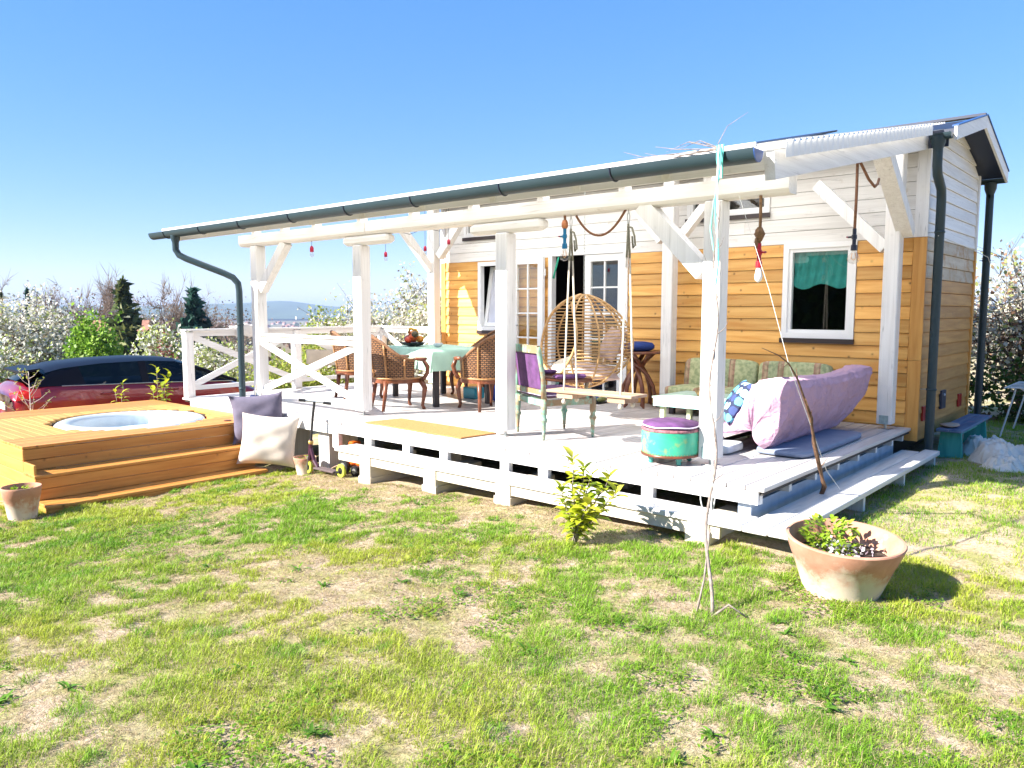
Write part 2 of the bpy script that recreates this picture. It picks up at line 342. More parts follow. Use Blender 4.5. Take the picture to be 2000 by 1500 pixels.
for (a, b_) in ((-7.78, -5.02), (-5.012, -0.09)):     # front beam, two lengths with rounded lower arris
    sec = [(-0.075, 0.15), (-0.075, 0.035), (-0.055, 0.008), (-0.03, 0.0), (0.075, 0.0), (0.075, 0.15)]
    vs = [(x, PY + s_[0], BZ + s_[1] + 0.0) for x in (a, b_) for s_ in sec]; k = len(sec)
    MB().add(vs, [tuple(range(k)), tuple(range(2 * k - 1, k - 1, -1))] + [(i, k + i, k + (i + 1) % k, (i + 1) % k) for i in range(k)]).build('beam', white_x, por)
for x, l0, l1 in ((-5.18, 0.28, 0.55), (-2.92, 0.45, 0.50)):  # saddle blocks on the middle posts
    MB().cbox(x - l0, x + l1, PY - 0.068, PY + 0.068, BZ - 0.110, BZ - 0.002, 0.03).build('saddle', white_x, por)
def brace(a, b_, w=0.11, h=0.12, up=(0, 1, 0)): MB().bar(a, b_, h, w, up).build('brace', white_z, por)
brace((-7.32, PY, 1.52), (-6.72, PY, 2.12)); brace((-0.78, PY, 1.55), (-1.36, PY, 2.13), 0.12, 0.14)
brace((-6.98, 3.52, 2.1), (-6.5, 3.52, 2.62)); brace((-0.27, 3.53, 1.90), (-1.0, 3.53, 2.62), 0.1, 0.12)
MB().bar((-0.10, 3.62, 2.06), (-0.02, 2.42, 2.68), 0.15, 0.13).build('brace', white_z, por)
MB().bar((-2.92, 3.52, 2.12), (-3.35, 3.52, 2.6), 0.1, 0.11, (0, 1, 0)).build('brace', white_z, por)
MB().bar((-2.68, 3.52, 2.12), (-2.25, 3.52, 2.6), 0.1, 0.11, (0, 1, 0)).build('brace', white_z, por)
MB().bar((-7.12, 3.45, 1.9), (-7.12, 2.75, 2.6), 0.1, 0.11).build('brace', white_z, por)
MB().box(-7.45, 0.05, 3.45, 3.59, roofz(3.52) - 0.215, roofz(3.52) - 0.075).build('beam', white_x, por)
for x in (-7.44, -6.75, -6.05, -5.15, -4.25, -3.35, -2.45, -1.55, -0.75, 0.03):   # rafters
    y0, y1 = -0.16, 3.76
    big = x > 0
    h = 0.19 if big else 0.12; wv = 0.07
    MB().bar((x, y0, roofz(y0) - 0.048 - h / 2), (x, y1, roofz(y1) - 0.048 - h / 2), wv, h).build('rafter', white_y, por)
    if not big and x > -7.7: MB().box(x - 0.035, x + 0.035, PY - 0.05, PY + 0.05, BZ + 0.151, roofz(PY) - 0.17).build('packer', white_z, por)
MB().bar((-8.2, -0.16, roofz(-.16) - 0.108), (-8.2, 0.75, roofz(.75) - 0.108), 0.07, 0.12).build('rafter', white_y, por)
for y in (0.12, 0.7, 1.3, 1.9, 2.8, 3.6):
    MB().box(-8.3 if y < 0.5 else -7.5, 0.1, y - 0.03, y + 0.03, roofz(y) - 0.047, roofz(y) - 0.022).build('batten', white_x, por)
def corr(y): return 0.009 * math.sin(2 * math.pi * y / 0.105)
nsheet = 9; SX0, SX1 = -8.5, 0.13
SHX = [-8.5, -7.52, -6.55, -5.6, -4.65, -3.7, -2.75, -1.8, -0.85, 0.13]
for i in range(nsheet):
    a = SHX[i] - (0.03 if i > 1 else 0); b_ = SHX[i + 1] + 0.03; dz = 0.003 * (i % 2)
    ys_ = np.arange(-0.23, 3.86 if i > 0 else 0.80, 0.0175)
    vs = [(x, y, roofz(y) + corr(y) + dz) for y in ys_ for x in (a, b_)]
    MB().add(vs, [(2 * k, 2 * k + 1, 2 * k + 3, 2 * k + 2) for k in range(len(ys_) - 1)]).build('roof_sheet', poly, por, True)
ys_ = np.arange(-0.15, 3.45, 0.0175)   # ribbed skirt on the open gable edge
vs = [(0.140 + 0.016 * math.sin(2 * math.pi * y / 0.105), y, roofz(y) + dz_) for y in ys_ for dz_ in (-0.105, 0.012)]
MB().add(vs, [(2 * k, 2 * k + 2, 2 * k + 3, 2 * k + 1) for k in range(len(ys_) - 1)]).build('edge_skirt', pvc, por, True)
MB().box(-8.5, -0.03, -0.255, -0.232, roofz(-.24) - 0.012, roofz(-.24) + 0.018).build('edge_strip', pvc, por)
MB().box(-8.4, 0.05, -0.15, -0.125, roofz(-.2) - 0.155, roofz(-.2) - 0.035).build('fascia', white_x, por)
# gutter
GY, GZ, GR = -0.285, 2.288, 0.072
sec = [(GY + GR * math.cos(t), GZ + GR * math.sin(t) * 1.15) for t in np.linspace(math.pi, 2 * math.pi, 13)]
inn = [(GY + (GR - 0.004) * math.cos(t), GZ + (GR - 0.004) * math.sin(t) * 1.15 + 0.002) for t in np.linspace(2 * math.pi, math.pi, 13)]
ring = sec + inn; k = len(ring)
def gutter(xa, xb): return MB().add([(x, y, z) for x in (xa, xb) for (y, z) in ring], [(i, (i + 1) % k, k + (i + 1) % k, k + i) for i in range(k)])
gut = gutter(-8.68, 0.0).build('gutter', darkmetal, por, 'auto')
MB().add([(0.001, y, z) for (y, z) in sec] + [(0.008, y, z) for (y, z) in sec], [tuple(range(13)), tuple(range(25, 12, -1))] + [(i, 13 + i, 14 + i, i + 1) for i in range(12)]).build('end_cap', plain('blue_end_cap', (0.02, 0.07, 0.25), 0.4), gut)
MB().add([(-8.681, y, z) for (y, z) in sec] + [(-8.688, y, z) for (y, z) in sec], [tuple(range(12, -1, -1)), tuple(range(13, 26))] + [(i, i + 1, 14 + i, 13 + i) for i in range(12)]).build('end_cap', darkmetal, gut)
for x in (-8.25, -7.3, -6.35, -5.3, -4.3, -3.3, -2.2, -1.1):
    MB().tube([(x, GY + (GR + 0.004) * math.cos(t), GZ + (GR + 0.004) * math.sin(t) * 1.15) for t in np.linspace(math.pi, 1.75 * math.pi, 9)], 0.006, 5).build('bracket', plain('bracket_blue', (0.01, 0.015, 0.04), 0.4) if 'bracket_blue' not in MATS else MATS['bracket_blue'], gut)
# downpipe: outlet, swan neck, straight run on the first post
dp = MB().lathe([(0.062, 0.0), (0.06, -0.05), (0.043, -0.10), (0.043, -0.14)], (-8.05, GY, GZ - 0.055), 14).build('downpipe_outlet', darkmetal, por, 'auto')
pts = [(-8.05, GY, 2.12), (-8.05, GY, 2.04), (-8.02, GY + 0.03, 1.97), (-7.92, GY + 0.08, 1.92), (-7.66, 0.18, 1.735), (-7.58, 0.26, 1.68), (-7.54, 0.31, 1.60), (-7.535, 0.32, 1.5), (-7.535, 0.32, 0.7), (-7.535, 0.32, -0.03)]
MB().tube(pts, 0.043, 14).build('downpipe', darkmetal, por, 'auto')
for z in (1.05, 0.18): MB().lathe([(0.047, -0.012), (0.049, 0), (0.047, 0.012)], (-7.535, 0.32, z), 14).build('clip', darkmetal, por, True)
# solar panel on the roof
sp = thing('solar_panel', 'dark solar panel lying on the lean-to roof near the gable', 'panel', (-0.9, 2.05, roofz(2.05)))
def tilt(x, y, dz): return (x, y, roofz(y) + 0.02 + dz * 0.45)
MB().add([tilt(-1.30, 1.7, 0), tilt(-0.42, 1.7, 0), tilt(-0.42, 2.4, 0.06), tilt(-1.30, 2.4, 0.06), tilt(-1.30, 1.7, .035), tilt(-0.42, 1.7, .035), tilt(-0.42, 2.4, 0.095), tilt(-1.30, 2.4, 0.095)], [(3, 2, 1, 0), (4, 5, 6, 7), (0, 1, 5, 4), (1, 2, 6, 5), (2, 3, 7, 6), (3, 0, 4, 7)]).build('frame', black, sp)
MB().add([tilt(-1.27, 1.73, .0385), tilt(-0.45, 1.73, .0385), tilt(-0.45, 2.37, 0.0955), tilt(-1.27, 2.37, 0.0955)], [(0, 1, 2, 3)]).build('cells', navy_sheet, sp)
for x in (-1.2, -0.5):
    for y in (1.8, 2.3): MB().box(x - 0.02, x + 0.02, y - 0.02, y + 0.02, roofz(y) - 0.005, roofz(y) + 0.032).build('foot', steel, sp)

# ------------------------------------------------------------------ railings
def rail_panel(a, b_, zt, root, diag=True, faces=white_x):
    a = Vector(a); b_ = Vector(b_); d = (b_ - a).normalized(); nrm = Vector((-d.y, d.x, 0))
    MB().bar(a + Vector((0, 0, zt)), b_ + Vector((0, 0, zt)), 0.075, 0.075).build('top_rail', faces, root)
    MB().bar(a + Vector((0, 0, 0.13)), b_ + Vector((0, 0, 0.13)), 0.05, 0.06).build('bottom_rail', faces, root)
    if diag:
        z0, z1 = 0.165, zt - 0.042
        for sgn, p, q in ((0.014, (a, z0), (b_, z1)), (-0.014, (a, z1), (b_, z0))):
            P = p[0] + Vector((0, 0, p[1])) + nrm * sgn; Q = q[0] + Vector((0, 0, q[1])) + nrm * sgn
            MB().bar(P, Q, 0.024, 0.085, (0, 0, 1)).build('cross_brace', faces, root)
r1 = thing('railing', 'white side railing with crossed braces on the open left edge of the deck', 'railing', (-8.55, 0.1, 0))
for (x, y) in ((-8.545, 0.075), (-8.545, 1.85), (-8.545, 3.6)): chamfer_post(x, y, 0.001, 0.93, 0.06).build('post', white_z, r1)
rail_panel((-8.545, 0.138, 0), (-8.545, 1.787, 0), 0.905, r1, faces=white_y); rail_panel((-8.545, 1.913, 0), (-8.545, 3.537, 0), 0.905, r1, faces=white_y)
MB().box(-8.62, -8.47, 0.005, 3.67, 0.944, 0.972).build('handrail', white_y, r1)
r2 = thing('railing', 'white railing panel with crossed braces at the back beside the house corner', 'railing', (-7.8, 3.6, 0))
rail_panel((-8.48, 3.6, 0), (-7.2, 3.6, 0), 0.905, r2); MB().box(-8.465, -7.2, 3.53, 3.67, 0.944, 0.972).build('handrail', white_x, r2)
r3 = thing('railing', 'white front railing panel with a large X between the first two posts', 'railing', (-6.3, PY, 0))
rail_panel((-7.343, PY - 0.02, 0), (-5.257, PY - 0.02, 0), 0.86, r3); MB().box(-7.343, -5.257, PY - 0.085, PY + 0.045, 0.8985, 0.926).build('handrail', white_x, r3)

# ------------------------------------------------------------------ house
hs = thing('tiny_house', 'small timber house with orange pine boards below and white boards above', 'house', (-3.6, 5.0, -0.4))
HX0, HX1, HY0, HY1, ZB, ZS, ZE = -7.24, 0.03, 3.83, 6.20, -0.14, 2.018, 2.96
RID_Y, RID_Z = 5.016, 3.405
OPEN = {'main': (-1.46, -0.64, 0.93, 2.02), 'upper': (-2.73, -1.65, 2.40, 2.80), 'door': (-4.97, -3.60, 0.0, 2.10), 'left': (-6.40, -5.62, 0.93, 2.00), 'upleft': (-6.71, -5.70, 2.40, 2.80)}
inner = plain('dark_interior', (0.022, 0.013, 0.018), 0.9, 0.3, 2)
# wall core in pieces round the openings
def strips(z0, z1):
    ops = sorted([o for o in OPEN.values() if o[2] < z1 - 1e-4 and o[3] > z0 + 1e-4]); x = HX0; r = []
    for o in ops: r.append((x, o[0])); x = o[1]
    r.append((x, HX1)); return [q for q in r if q[1] - q[0] > 0.02]
core = MB(); zs = sorted({ZB, ZE + 0.05} | {z for o in OPEN.values() for z in (o[2], o[3])})
for z0, z1 in zip(zs, zs[1:]):
    for (a, b_) in strips(z0, z1): core.box(a, b_, HY0 + 0.001, HY0 + 0.10, z0, z1)
fw = core.build('front_wall', inner, hs)
rows = []; z = ZB; k = 0
while z < ZE - 0.02:
    h = 0.1439 if z < ZS - 0.01 else 0.142
    rows.append((z, min(z + h, ZE + 0.03))); z += h
rows = [(ZB + i * (ZS - ZB) / 15, ZB + (i + 1) * (ZS - ZB) / 15) for i in range(15)] + [(ZS + i * 0.146, ZS + (i + 1) * 0.146) for i in range(7)]
def lap(mb, x0, x1, z0, z1, y, w=1.0):
    y += 0.010 * (1 - w)      # lapped board facing -Y, lower edge proud
    return mb.add([(x0, y + 0.004, z0), (x1, y + 0.004, z0), (x1, y - 0.024 * w, z0 + 0.001), (x0, y - 0.024 * w, z0 + 0.001), (x0, y - 0.009, z1 - 0.004), (x1, y - 0.009, z1 - 0.004), (x1, y + 0.004, z1 - 0.003), (x0, y + 0.004, z1 - 0.003), (x0, y - 0.025 * w, z0 + 0.012), (x1, y - 0.025 * w, z0 + 0.012)],
                  [(3, 2, 1, 0), (3, 8, 9, 2), (8, 4, 5, 9), (4, 7, 6, 5), (0, 4, 8, 3), (0, 7, 4), (2, 9, 5), (2, 5, 6, 1), (0, 1, 6, 7)])
for z0, z1 in rows:
    m = pine_x if z1 < ZS + 0.01 else white_x
    zz = [z0, z1]
    ops = sorted([o for o in OPEN.values() if o[2] < z1 - 0.004 and o[3] > z0 + 0.004]); segs = []; x = HX0 + 0.1
    for o in ops: segs.append((x, o[0] - 0.004)); x = o[1] + 0.004
    segs.append((x, HX1 - 0.104))
    for o in ops:      # short lengths above and below the openings
        if z1 - o[3] > 0.012: lap(MB(), o[0] - 0.002, o[1] + 0.002, o[3] + 0.003, z1, HY0 - 0.002, 0.6).build('plank', m, fw)
        if o[2] - z0 > 0.012: lap(MB(), o[0] - 0.002, o[1] + 0.002, z0, o[2] - 0.003, HY0 - 0.002, 0.8).build('plank', m, fw)
    for (a, b_) in segs:
        if b_ - a < 0.05: continue
        cuts = [a]
        while b_ - cuts[-1] > 4.2: cuts.append(cuts[-1] + random.uniform(2.0, 3.6))
        cuts.append(b_)
        for c0, c1 in zip(cuts, cuts[1:]): lap(MB(), c0, c1 - 0.002, z0, z1, HY0 - 0.002, 1.0 if m is pine_x else 0.6).build('plank', m, fw)
for (a, b_) in ((HX0, HX0 + 0.096), (HX1 - 0.10, HX1 + 0.028)):
    for z0, z1, m in ((ZB, 0.72, pine_z), (0.723, ZS - 0.002, pine_z), (ZS + 0.001, ZE, white_z)):
        MB().box(a, b_, HY0 - 0.034, HY0 - 0.001, z0, z1).build('corner_board', m, hs)
# end wall (right) with boards, gable, dark soffit
core = MB().add([(HX1 - 0.09, HY0 + 0.002, ZB), (HX1, HY0 + 0.002, ZB), (HX1, HY1, ZB), (HX1 - 0.09, HY1, ZB), (HX1 - 0.09, HY0 + 0.002, ZE), (HX1, HY0 + 0.002, ZE), (HX1, HY1, ZE), (HX1 - 0.09, HY1, ZE), (HX1 - 0.09, RID_Y, RID_Z - 0.06), (HX1, RID_Y, RID_Z - 0.06)],
                [(3, 2, 1, 0), (0, 1, 5, 4), (2, 3, 7, 6), (1, 2, 6, 9, 5), (0, 4, 8, 7, 3), (4, 5, 9, 8), (6, 7, 8, 9)])
ew = core.build('end_wall', inner, hs)
def gable_y(z):
    if z <= ZE: return HY0 + 0.002, HY1
    t = (z - ZE) / (RID_Z - ZE); return HY0 + (RID_Y - HY0) * t, HY1 - (HY1 - RID_Y) * t
NE = 24
for i in range(NE):
    z0 = ZB + i * (RID_Z - 0.08 - ZB) / NE; z1 = ZB + (i + 1) * (RID_Z - 0.08 - ZB) / NE
    ya, yb = gable_y(z0); yc, yd = gable_y(z1); x = HX1
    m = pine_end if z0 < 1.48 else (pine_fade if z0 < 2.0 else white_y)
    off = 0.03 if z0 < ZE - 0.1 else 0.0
    MB().add([(x - 0.004, ya, z0), (x - 0.004, yb - off, z0), (x + 0.022, yb - off, z0 + 0.001), (x + 0.022, ya, z0 + 0.001), (x + 0.008, yc, z1 - 0.004), (x + 0.008, yd - off, z1 - 0.004), (x - 0.004, yd - off, z1 - 0.003), (x - 0.004, yc, z1 - 0.003), (x + 0.023, ya, z0 + 0.012), (x + 0.023, yb - off, z0 + 0.012)],
             [(0, 1, 2, 3), (3, 2, 9, 8), (8, 9, 5, 4), (4, 5, 6, 7), (0, 3, 8, 4, 7), (2, 1, 6, 5, 9), (0, 7, 6, 1)]).build('plank', m, ew)
for z0, z1, m in ((ZB, 2.0, pine_z), (2.002, ZE - 0.02, white_z)): MB().box(HX1 + 0.002, HX1 + 0.034, HY1 - 0.028, HY1 + 0.05, z0, z1).build('corner_board', m, hs)
MB().box(HX0, HX1, HY1 - 0.1, HY1 - 0.001, ZB, ZE).build('rear_wall', pine_x, hs)
MB().box(HX0, HX0 + 0.09, HY0 + 0.002, HY1, ZB, ZE).build('left_wall', pine_x, hs)
MB().box(HX0 + .09, HX1 - .09, HY0 + 0.10, HY1 - .1, -0.10, -0.03).build('floor', inner, hs)
MB().box(HX0 + .095, HX1 - .095, HY1 - 0.125, HY1 - 0.103, -0.028, ZE).build('shade_lining', inner, hs)  # near-black sheets added over the pine, so the room's shade is in the colour
MB().box(HX0 + .092, HX0 + .11, HY0 + 0.105, HY1 - 0.127, -0.028, ZE).build('shade_lining', inner, hs)
MB().box(HX0 + .3, HX1 - .3, HY0 + 0.3, HY1 - .3, -0.42, -0.141).build('chassis', black, hs)
MB().box(-3.2, -3.14, HY0 + 0.11, HY1 - .11, -0.02, ZE).build('partition', inner, hs)
# roof: two slabs, barge boards, soffit, gutters
th = 0.05; EO = 0.27; XO = 0.26
def zroof(y): return RID_Z - max(RID_Y - y, 0) * 0.254 - max(y - RID_Y, 0) * 0.29
EYF, EYR = HY0 - 0.20, HY1 + 0.28
rm = MB()
for (ya, yb) in ((EYF, RID_Y), (RID_Y, EYR)):
    x0, x1 = HX0 - 0.2, HX1 + XO
    rm.add([(x0, ya, zroof(ya)), (x1, ya, zroof(ya)), (x1, yb, zroof(yb)), (x0, yb, zroof(yb)), (x0, ya, zroof(ya) - th), (x1, ya, zroof(ya) - th), (x1, yb, zroof(yb) - th), (x0, yb, zroof(yb) - th)],
           [(0, 1, 2, 3), (7, 6, 5, 4), (4, 5, 1, 0), (6, 7, 3, 2), (5, 6, 2, 1), (7, 4, 0, 3)])
rf = rm.build('roof', navy_sheet, hs)
for (ya, yb) in ((EYF, RID_Y - 0.0005), (RID_Y + 0.0005, EYR)):
    x0, x1 = HX1 + XO + 0.001, HX1 + XO + 0.028; t0, t1 = 0.018, -0.115
    MB().add([(x0, ya, zroof(ya) + t1), (x1, ya, zroof(ya) + t1), (x1, yb, zroof(yb) + t1), (x0, yb, zroof(yb) + t1), (x0, ya, zroof(ya) + t0), (x1, ya, zroof(ya) + t0), (x1, yb, zroof(yb) + t0), (x0, yb, zroof(yb) + t0)],
             [(3, 2, 1, 0), (4, 5, 6, 7), (0, 1, 5, 4), (1, 2, 6, 5), (2, 3, 7, 6), (3, 0, 4, 7)]).build('barge_board', white_y, rf)
    MB().add([(x0 - 0.02, ya, zroof(ya) + 0.02), (x1 + 0.012, ya, zroof(ya) + 0.02), (x1 + 0.012, yb, zroof(yb) + 0.02), (x0 - 0.02, yb, zroof(yb) + 0.02), (x0 - 0.02, ya, zroof(ya) + 0.034), (x1 + 0.012, ya, zroof(ya) + 0.034), (x1 + 0.012, yb, zroof(yb) + 0.034), (x0 - 0.02, yb, zroof(yb) + 0.034)],
             [(3, 2, 1, 0), (4, 5, 6, 7), (0, 1, 5, 4), (1, 2, 6, 5), (2, 3, 7, 6), (3, 0, 4, 7)]).build('verge_flashing', plain('blue_flashing', (0.02, 0.07, 0.22), 0.4) if 'blue_flashing' not in MATS else MATS['blue_flashing'], rf)
MB().bar((HX0, RID_Y, RID_Z + 0.03), (HX1 + XO + 0.02, RID_Y, RID_Z + 0.03), 0.1, 0.03).build('ridge_cap', navy_sheet, rf)
MB().box(HX0 - 0.1, HX1 + 0.22, EYF - 0.012, EYF - 0.001, zroof(EYF) - 0.17, zroof(EYF) - 0.02).build('fascia', navy_sheet, rf)
def gut2(y, z, xa, xb, r=0.06):
    s1 = [(y + r * math.cos(t), z + r * math.sin(t)) for t in np.linspace(math.pi, 2 * math.pi, 11)]; k = 11
    return MB().add([(x, a, b_) for x in (xa, xb) for (a, b_) in s1], [(i, i + 1, k + i + 1, k + i) for i in range(k - 1)] + [tuple(range(k)), tuple(range(2 * k - 1, k - 1, -1))])
gut2(EYF - 0.065, zroof(EYF) - 0.05, 0.1, HX1 + XO + 0.0).build('gutter', darkmetal, hs, 'auto')
gut2(EYR + 0.065, zroof(EYR) - 0.05, HX0 - .1, HX1 + XO + 0.0).build('gutter', darkmetal, hs, 'auto')
gy = EYF - 0.065; gzv = zroof(EYF)
MB().lathe([(0.07, 0.0), (0.068, -0.06), (0.046, -0.12), (0.046, -0.17)], (0.17, gy, gzv - 0.075), 14).build('downpipe_outlet', darkmetal, hs, 'auto')
MB().tube([(0.17, gy, gzv - 0.22), (0.17, gy, gzv - 0.36), (0.17, gy + 0.03, gzv - 0.44), (0.165, HY0 - 0.03, gzv - 0.56), (0.16, HY0 + 0.02, gzv - 0.66), (0.16, HY0 + 0.02, 1.2), (0.16, HY0 + 0.02, gz(.1, 4) - 0.03)], 0.046, 14).build('downpipe', darkmetal, hs, 'auto')
gy = EYR + 0.065; gzr = zroof(EYR)
MB().lathe([(0.075, 0.0), (0.07, -0.08), (0.046, -0.15), (0.046, -0.2)], (0.12, gy, gzr - 0.09), 14).build('downpipe_outlet', darkmetal, hs, 'auto')
MB().tube([(0.12, gy, gzr - 0.24), (0.12, gy, gzr - 0.4), (0.12, gy, 1.2), (0.12, gy, gz(.1, 6.5) - 0.03)], 0.046, 14).build('downpipe', darkmetal, hs, 'auto')
for (x, y, z) in ((0.16, HY0 + 0.02, 2.06), (0.16, HY0 + 0.02, 0.42), (0.12, EYR + 0.065, 1.9)):
    MB().lathe([(0.05, -0.012), (0.053, 0), (0.05, 0.012)], (x, y, z), 14).build('clip', darkmetal, hs, True)
    MB().tube([(x - 0.02, y, z), (HX1 + 0.01, y, z)], 0.005, 5).build('clip_bolt', steel, hs)
# vent and the two red reflectors on the end wall
v_ = MB().box(HX1 + 0.018, HX1 + 0.045, 4.74, 4.94, 0.12, 0.33).build('vent', plain('vent_blue', (0.02, 0.03, 0.06), 0.5), hs)
MB().tube([(HX1 + 0.045, 4.84, 0.28), (HX1 + 0.055, 4.84, 0.28)], 0.014, 8).build('knob', pvc, v_)
rfl = plain('red_reflector', (0.35, 0.01, 0.012), 0.3)
for y in (4.02, 5.72): MB().cbox(HX1 + 0.015, HX1 + 0.04, y - 0.06, y + 0.09, 0.06, 0.22, 0.004).build('reflector', rfl, hs)
# windows
def frame(mb, x0, x1, z0, z1, y0, y1, w):
    mb.box(x0, x1, y0, y1, z0, z0 + w); mb.box(x0, x1, y0, y1, z1 - w, z1); mb.box(x0, x0 + w, y0, y1, z0 + w, z1 - w); mb.box(x1 - w, x1, y0, y1, z0 + w, z1 - w); return mb
def window(key, sash=0.055, fr=0.06, sill=True):
    x0, x1, z0, z1 = OPEN[key]; o = frame(MB(), x0, x1, z0, z1, HY0 - 0.035, HY0 + 0.05, fr).build('window', pvc, hs)
    frame(MB(), x0 + fr - 0.015, x1 - fr + 0.015, z0 + fr - 0.015, z1 - fr + 0.015, HY0 - 0.012, HY0 + 0.045, sash).build('sash', pvc, o)
    g = fr + sash - 0.02
    MB().box(x0 + g, x1 - g, HY0 + 0.012, HY0 + 0.018, z0 + g, z1 - g).build('pane', glass, o)
    if sill: MB().box(x0 - 0.01, x1 + 0.012, HY0 - 0.06, HY0 - 0.0285, z0 - 0.055, z0 - 0.002).build('sill', plain('dark_sill', (0.03, 0.018, 0.018), 0.4) if 'dark_sill' not in MATS else MATS['dark_sill'], o)
    return o
wm = window('main'); wu = window('upper', 0.04, 0.05); wl = window('upleft', 0.04, 0.05)
curt = plain('teal_curtain', (0.03, 0.27, 0.25), 0.8, 0.2, 5)
def curt_fn(u, v):
    x = -1.36 + 0.62 * u; sag = 0.05 * math.sin(math.pi * u) ; z = 1.96 - v * (0.42 + 0.07 * math.sin(u * 9.0) * 0.5 - sag * -0.4)
    return (x, HY0 + 0.052 + 0.010 * math.sin(u * 40 + 3 * v) + 0.01 * math.sin(v * 12), z)
MB().grid(curt_fn, 60, 10).build('curtain', curt, wm, True)
# tilted left window
x0, x1, z0, z1 = OPEN['left']; wt = frame(MB(), x0, x1, z0, z1, HY0 - 0.035, HY0 + 0.05, 0.06).build('window', pvc, hs)
def til(mb): mb.v = [(x, y + 0.05 + (z - z0) * 0.17, z) for (x, y, z) in mb.v]; return mb
til(frame(MB(), x0 + 0.065, x1 - 0.065, z0 + 0.065, z1 - 0.065, HY0 - 0.03, HY0 + 0.03, 0.06)).build('sash', pvc, wt)
til(MB().box(x0 + 0.12, x1 - 0.12, HY0 - 0.003, HY0 + 0.003, z0 + 0.12, z1 - 0.12)).build('pane', plain('sky_reflection_pane', (0.55, 0.56, 0.64), 0.15, 0.05, 3), wt)  # opaque pale lilac: the reflected sky is put into the colour
MB().box(x0 - 0.01, x1 + 0.012, HY0 - 0.06, HY0 - 0.0285, z0 - 0.055, z0 - 0.002).build('sill', MATS['dark_sill'], wt)
# french doors
dfr = MB(); dfr.box(-4.97, -4.90, HY0 - 0.04, HY0 + 0.06, 0.0, 2.10); dfr.box(-3.67, -3.60, HY0 - 0.04, HY0 + 0.06, 0.0, 2.10); dfr.box(-4.90, -3.67, HY0 - 0.04, HY0 + 0.06, 2.03, 2.10)
dfr.build('door_frame', pvc, hs)
def leaf(x0, x1, y, name='door'):
    z0, z1 = 0.02, 2.025; st = 0.095
    o = frame(MB(), x0, x1, z0, z1, y, y + 0.055, st).build(name, pvc, hs)
    xm = (x0 + x1) / 2; zi0, zi1 = z0 + st, z1 - st; n_ = 5
    for i in range(1, n_): MB().box(x0 + st, x1 - st, y + 0.014, y + 0.041, zi0 + (zi1 - zi0) * i / n_ - 0.011, zi0 + (zi1 - zi0) * i / n_ + 0.011).build('muntin', pvc, o)
    MB().box(xm - 0.011, xm + 0.011, y + 0.012, y + 0.043, zi0, zi1).build('muntin', pvc, o)
    for i in range(n_):
        for (a, b_) in ((x0 + st, xm - 0.011), (xm + 0.011, x1 - st)):
            MB().box(a - 0.004, b_ + 0.004, y + 0.025, y + 0.030, zi0 + (zi1 - zi0) * i / n_ + 0.004, zi0 + (zi1 - zi0) * (i + 1) / n_ - 0.004).build('pane', glass, o)
    return o
leaf(-4.32, -3.672, HY0 - 0.02); od = leaf(-5.60, -5.005, HY0 - 0.125)
MB().tube([(-5.54, HY0 - 0.13, 1.02), (-5.54, HY0 - 0.17, 1.02), (-5.44, HY0 - 0.172, 1.02)], 0.011, 6).build('handle', steel, od)
for z in (0.25, 1.75): MB().tube([(-4.99, HY0 - 0.09, z), (-4.99, HY0 - 0.09, z + 0.1)], 0.014, 8).build('hinge', pvc, od)

# ------------------------------------------------------------------ hot tub platform and tub
tp = thing('tub_platform', 'orange larch platform with two steps built round the hot tub', 'platform', (-8.0, -1.4, -0.7))
TX0, TX1, TY0, TY1, TZ = -9.5, -6.40, -2.70, -0.012, -0.10
CX, CY, CR = -7.62, -1.13, 0.83
Z1, Z2 = -0.348, -0.592
def cut_plank(x0, x1, ya, yb, alongx, m):     # plank trimmed by the round opening, cut to mitre lines outside
    segs = []
    r = CR + 0.075
    if alongx:
        yc = (ya + yb) / 2; d = abs(yc - CY)
        if d < r: h = math.sqrt(r * r - d * d); segs = [(x0, min(x1, CX - h)), (max(x0, CX + h), x1)]
        else: segs = [(x0, x1)]
        for a, b_ in segs:
            if b_ - a > 0.03: MB().cbox(a, b_, ya + 0.002, yb - 0.002, TZ - 0.028, TZ + random.uniform(-.001, .001), 0.003).build('plank', m, top)
    else:
        xc = (x0 + x1) / 2; d = abs(xc - CX)
        if d < r: h = math.sqrt(r * r - d * d); segs = [(ya, min(yb, CY - h)), (max(ya, CY + h), yb)]
        else: segs = [(ya, yb)]
        for a, b_ in segs:
            if b_ - a > 0.03: MB().cbox(x0 + 0.002, x1 - 0.002, a, b_, TZ - 0.028, TZ + random.uniform(-.001, .001), 0.003).build('plank', m, top)
# substructure top ring (dark) with hole
nseg = 48
vs = []; fs = []
for j in range(nseg):
    t = 2 * math.pi * j / nseg; c_, s_ = math.cos(t), math.sin(t)
    k_ = min(((TX1 - 0.03 - CX) / c_ if c_ > 1e-6 else 1e9), ((TX0 + 0.03 - CX) / c_ if c_ < -1e-6 else 1e9), ((TY1 - 0.03 - CY) / s_ if s_ > 1e-6 else 1e9), ((TY0 + 0.03 - CY) / s_ if s_ < -1e-6 else 1e9))
    vs += [(CX + (CR + 0.035) * c_, CY + (CR + 0.035) * s_, TZ - 0.03), (CX + k_ * c_, CY + k_ * s_, TZ - 0.03)]
for j in range(nseg): a = 2 * j; b_ = 2 * ((j + 1) % nseg); fs.append((a, a + 1, b_ + 1, b_))
dark_w = plain('dark_underside', (0.05, 0.03, 0.015), 0.9)
top = MB().add(vs, fs).build('top', dark_w, tp)
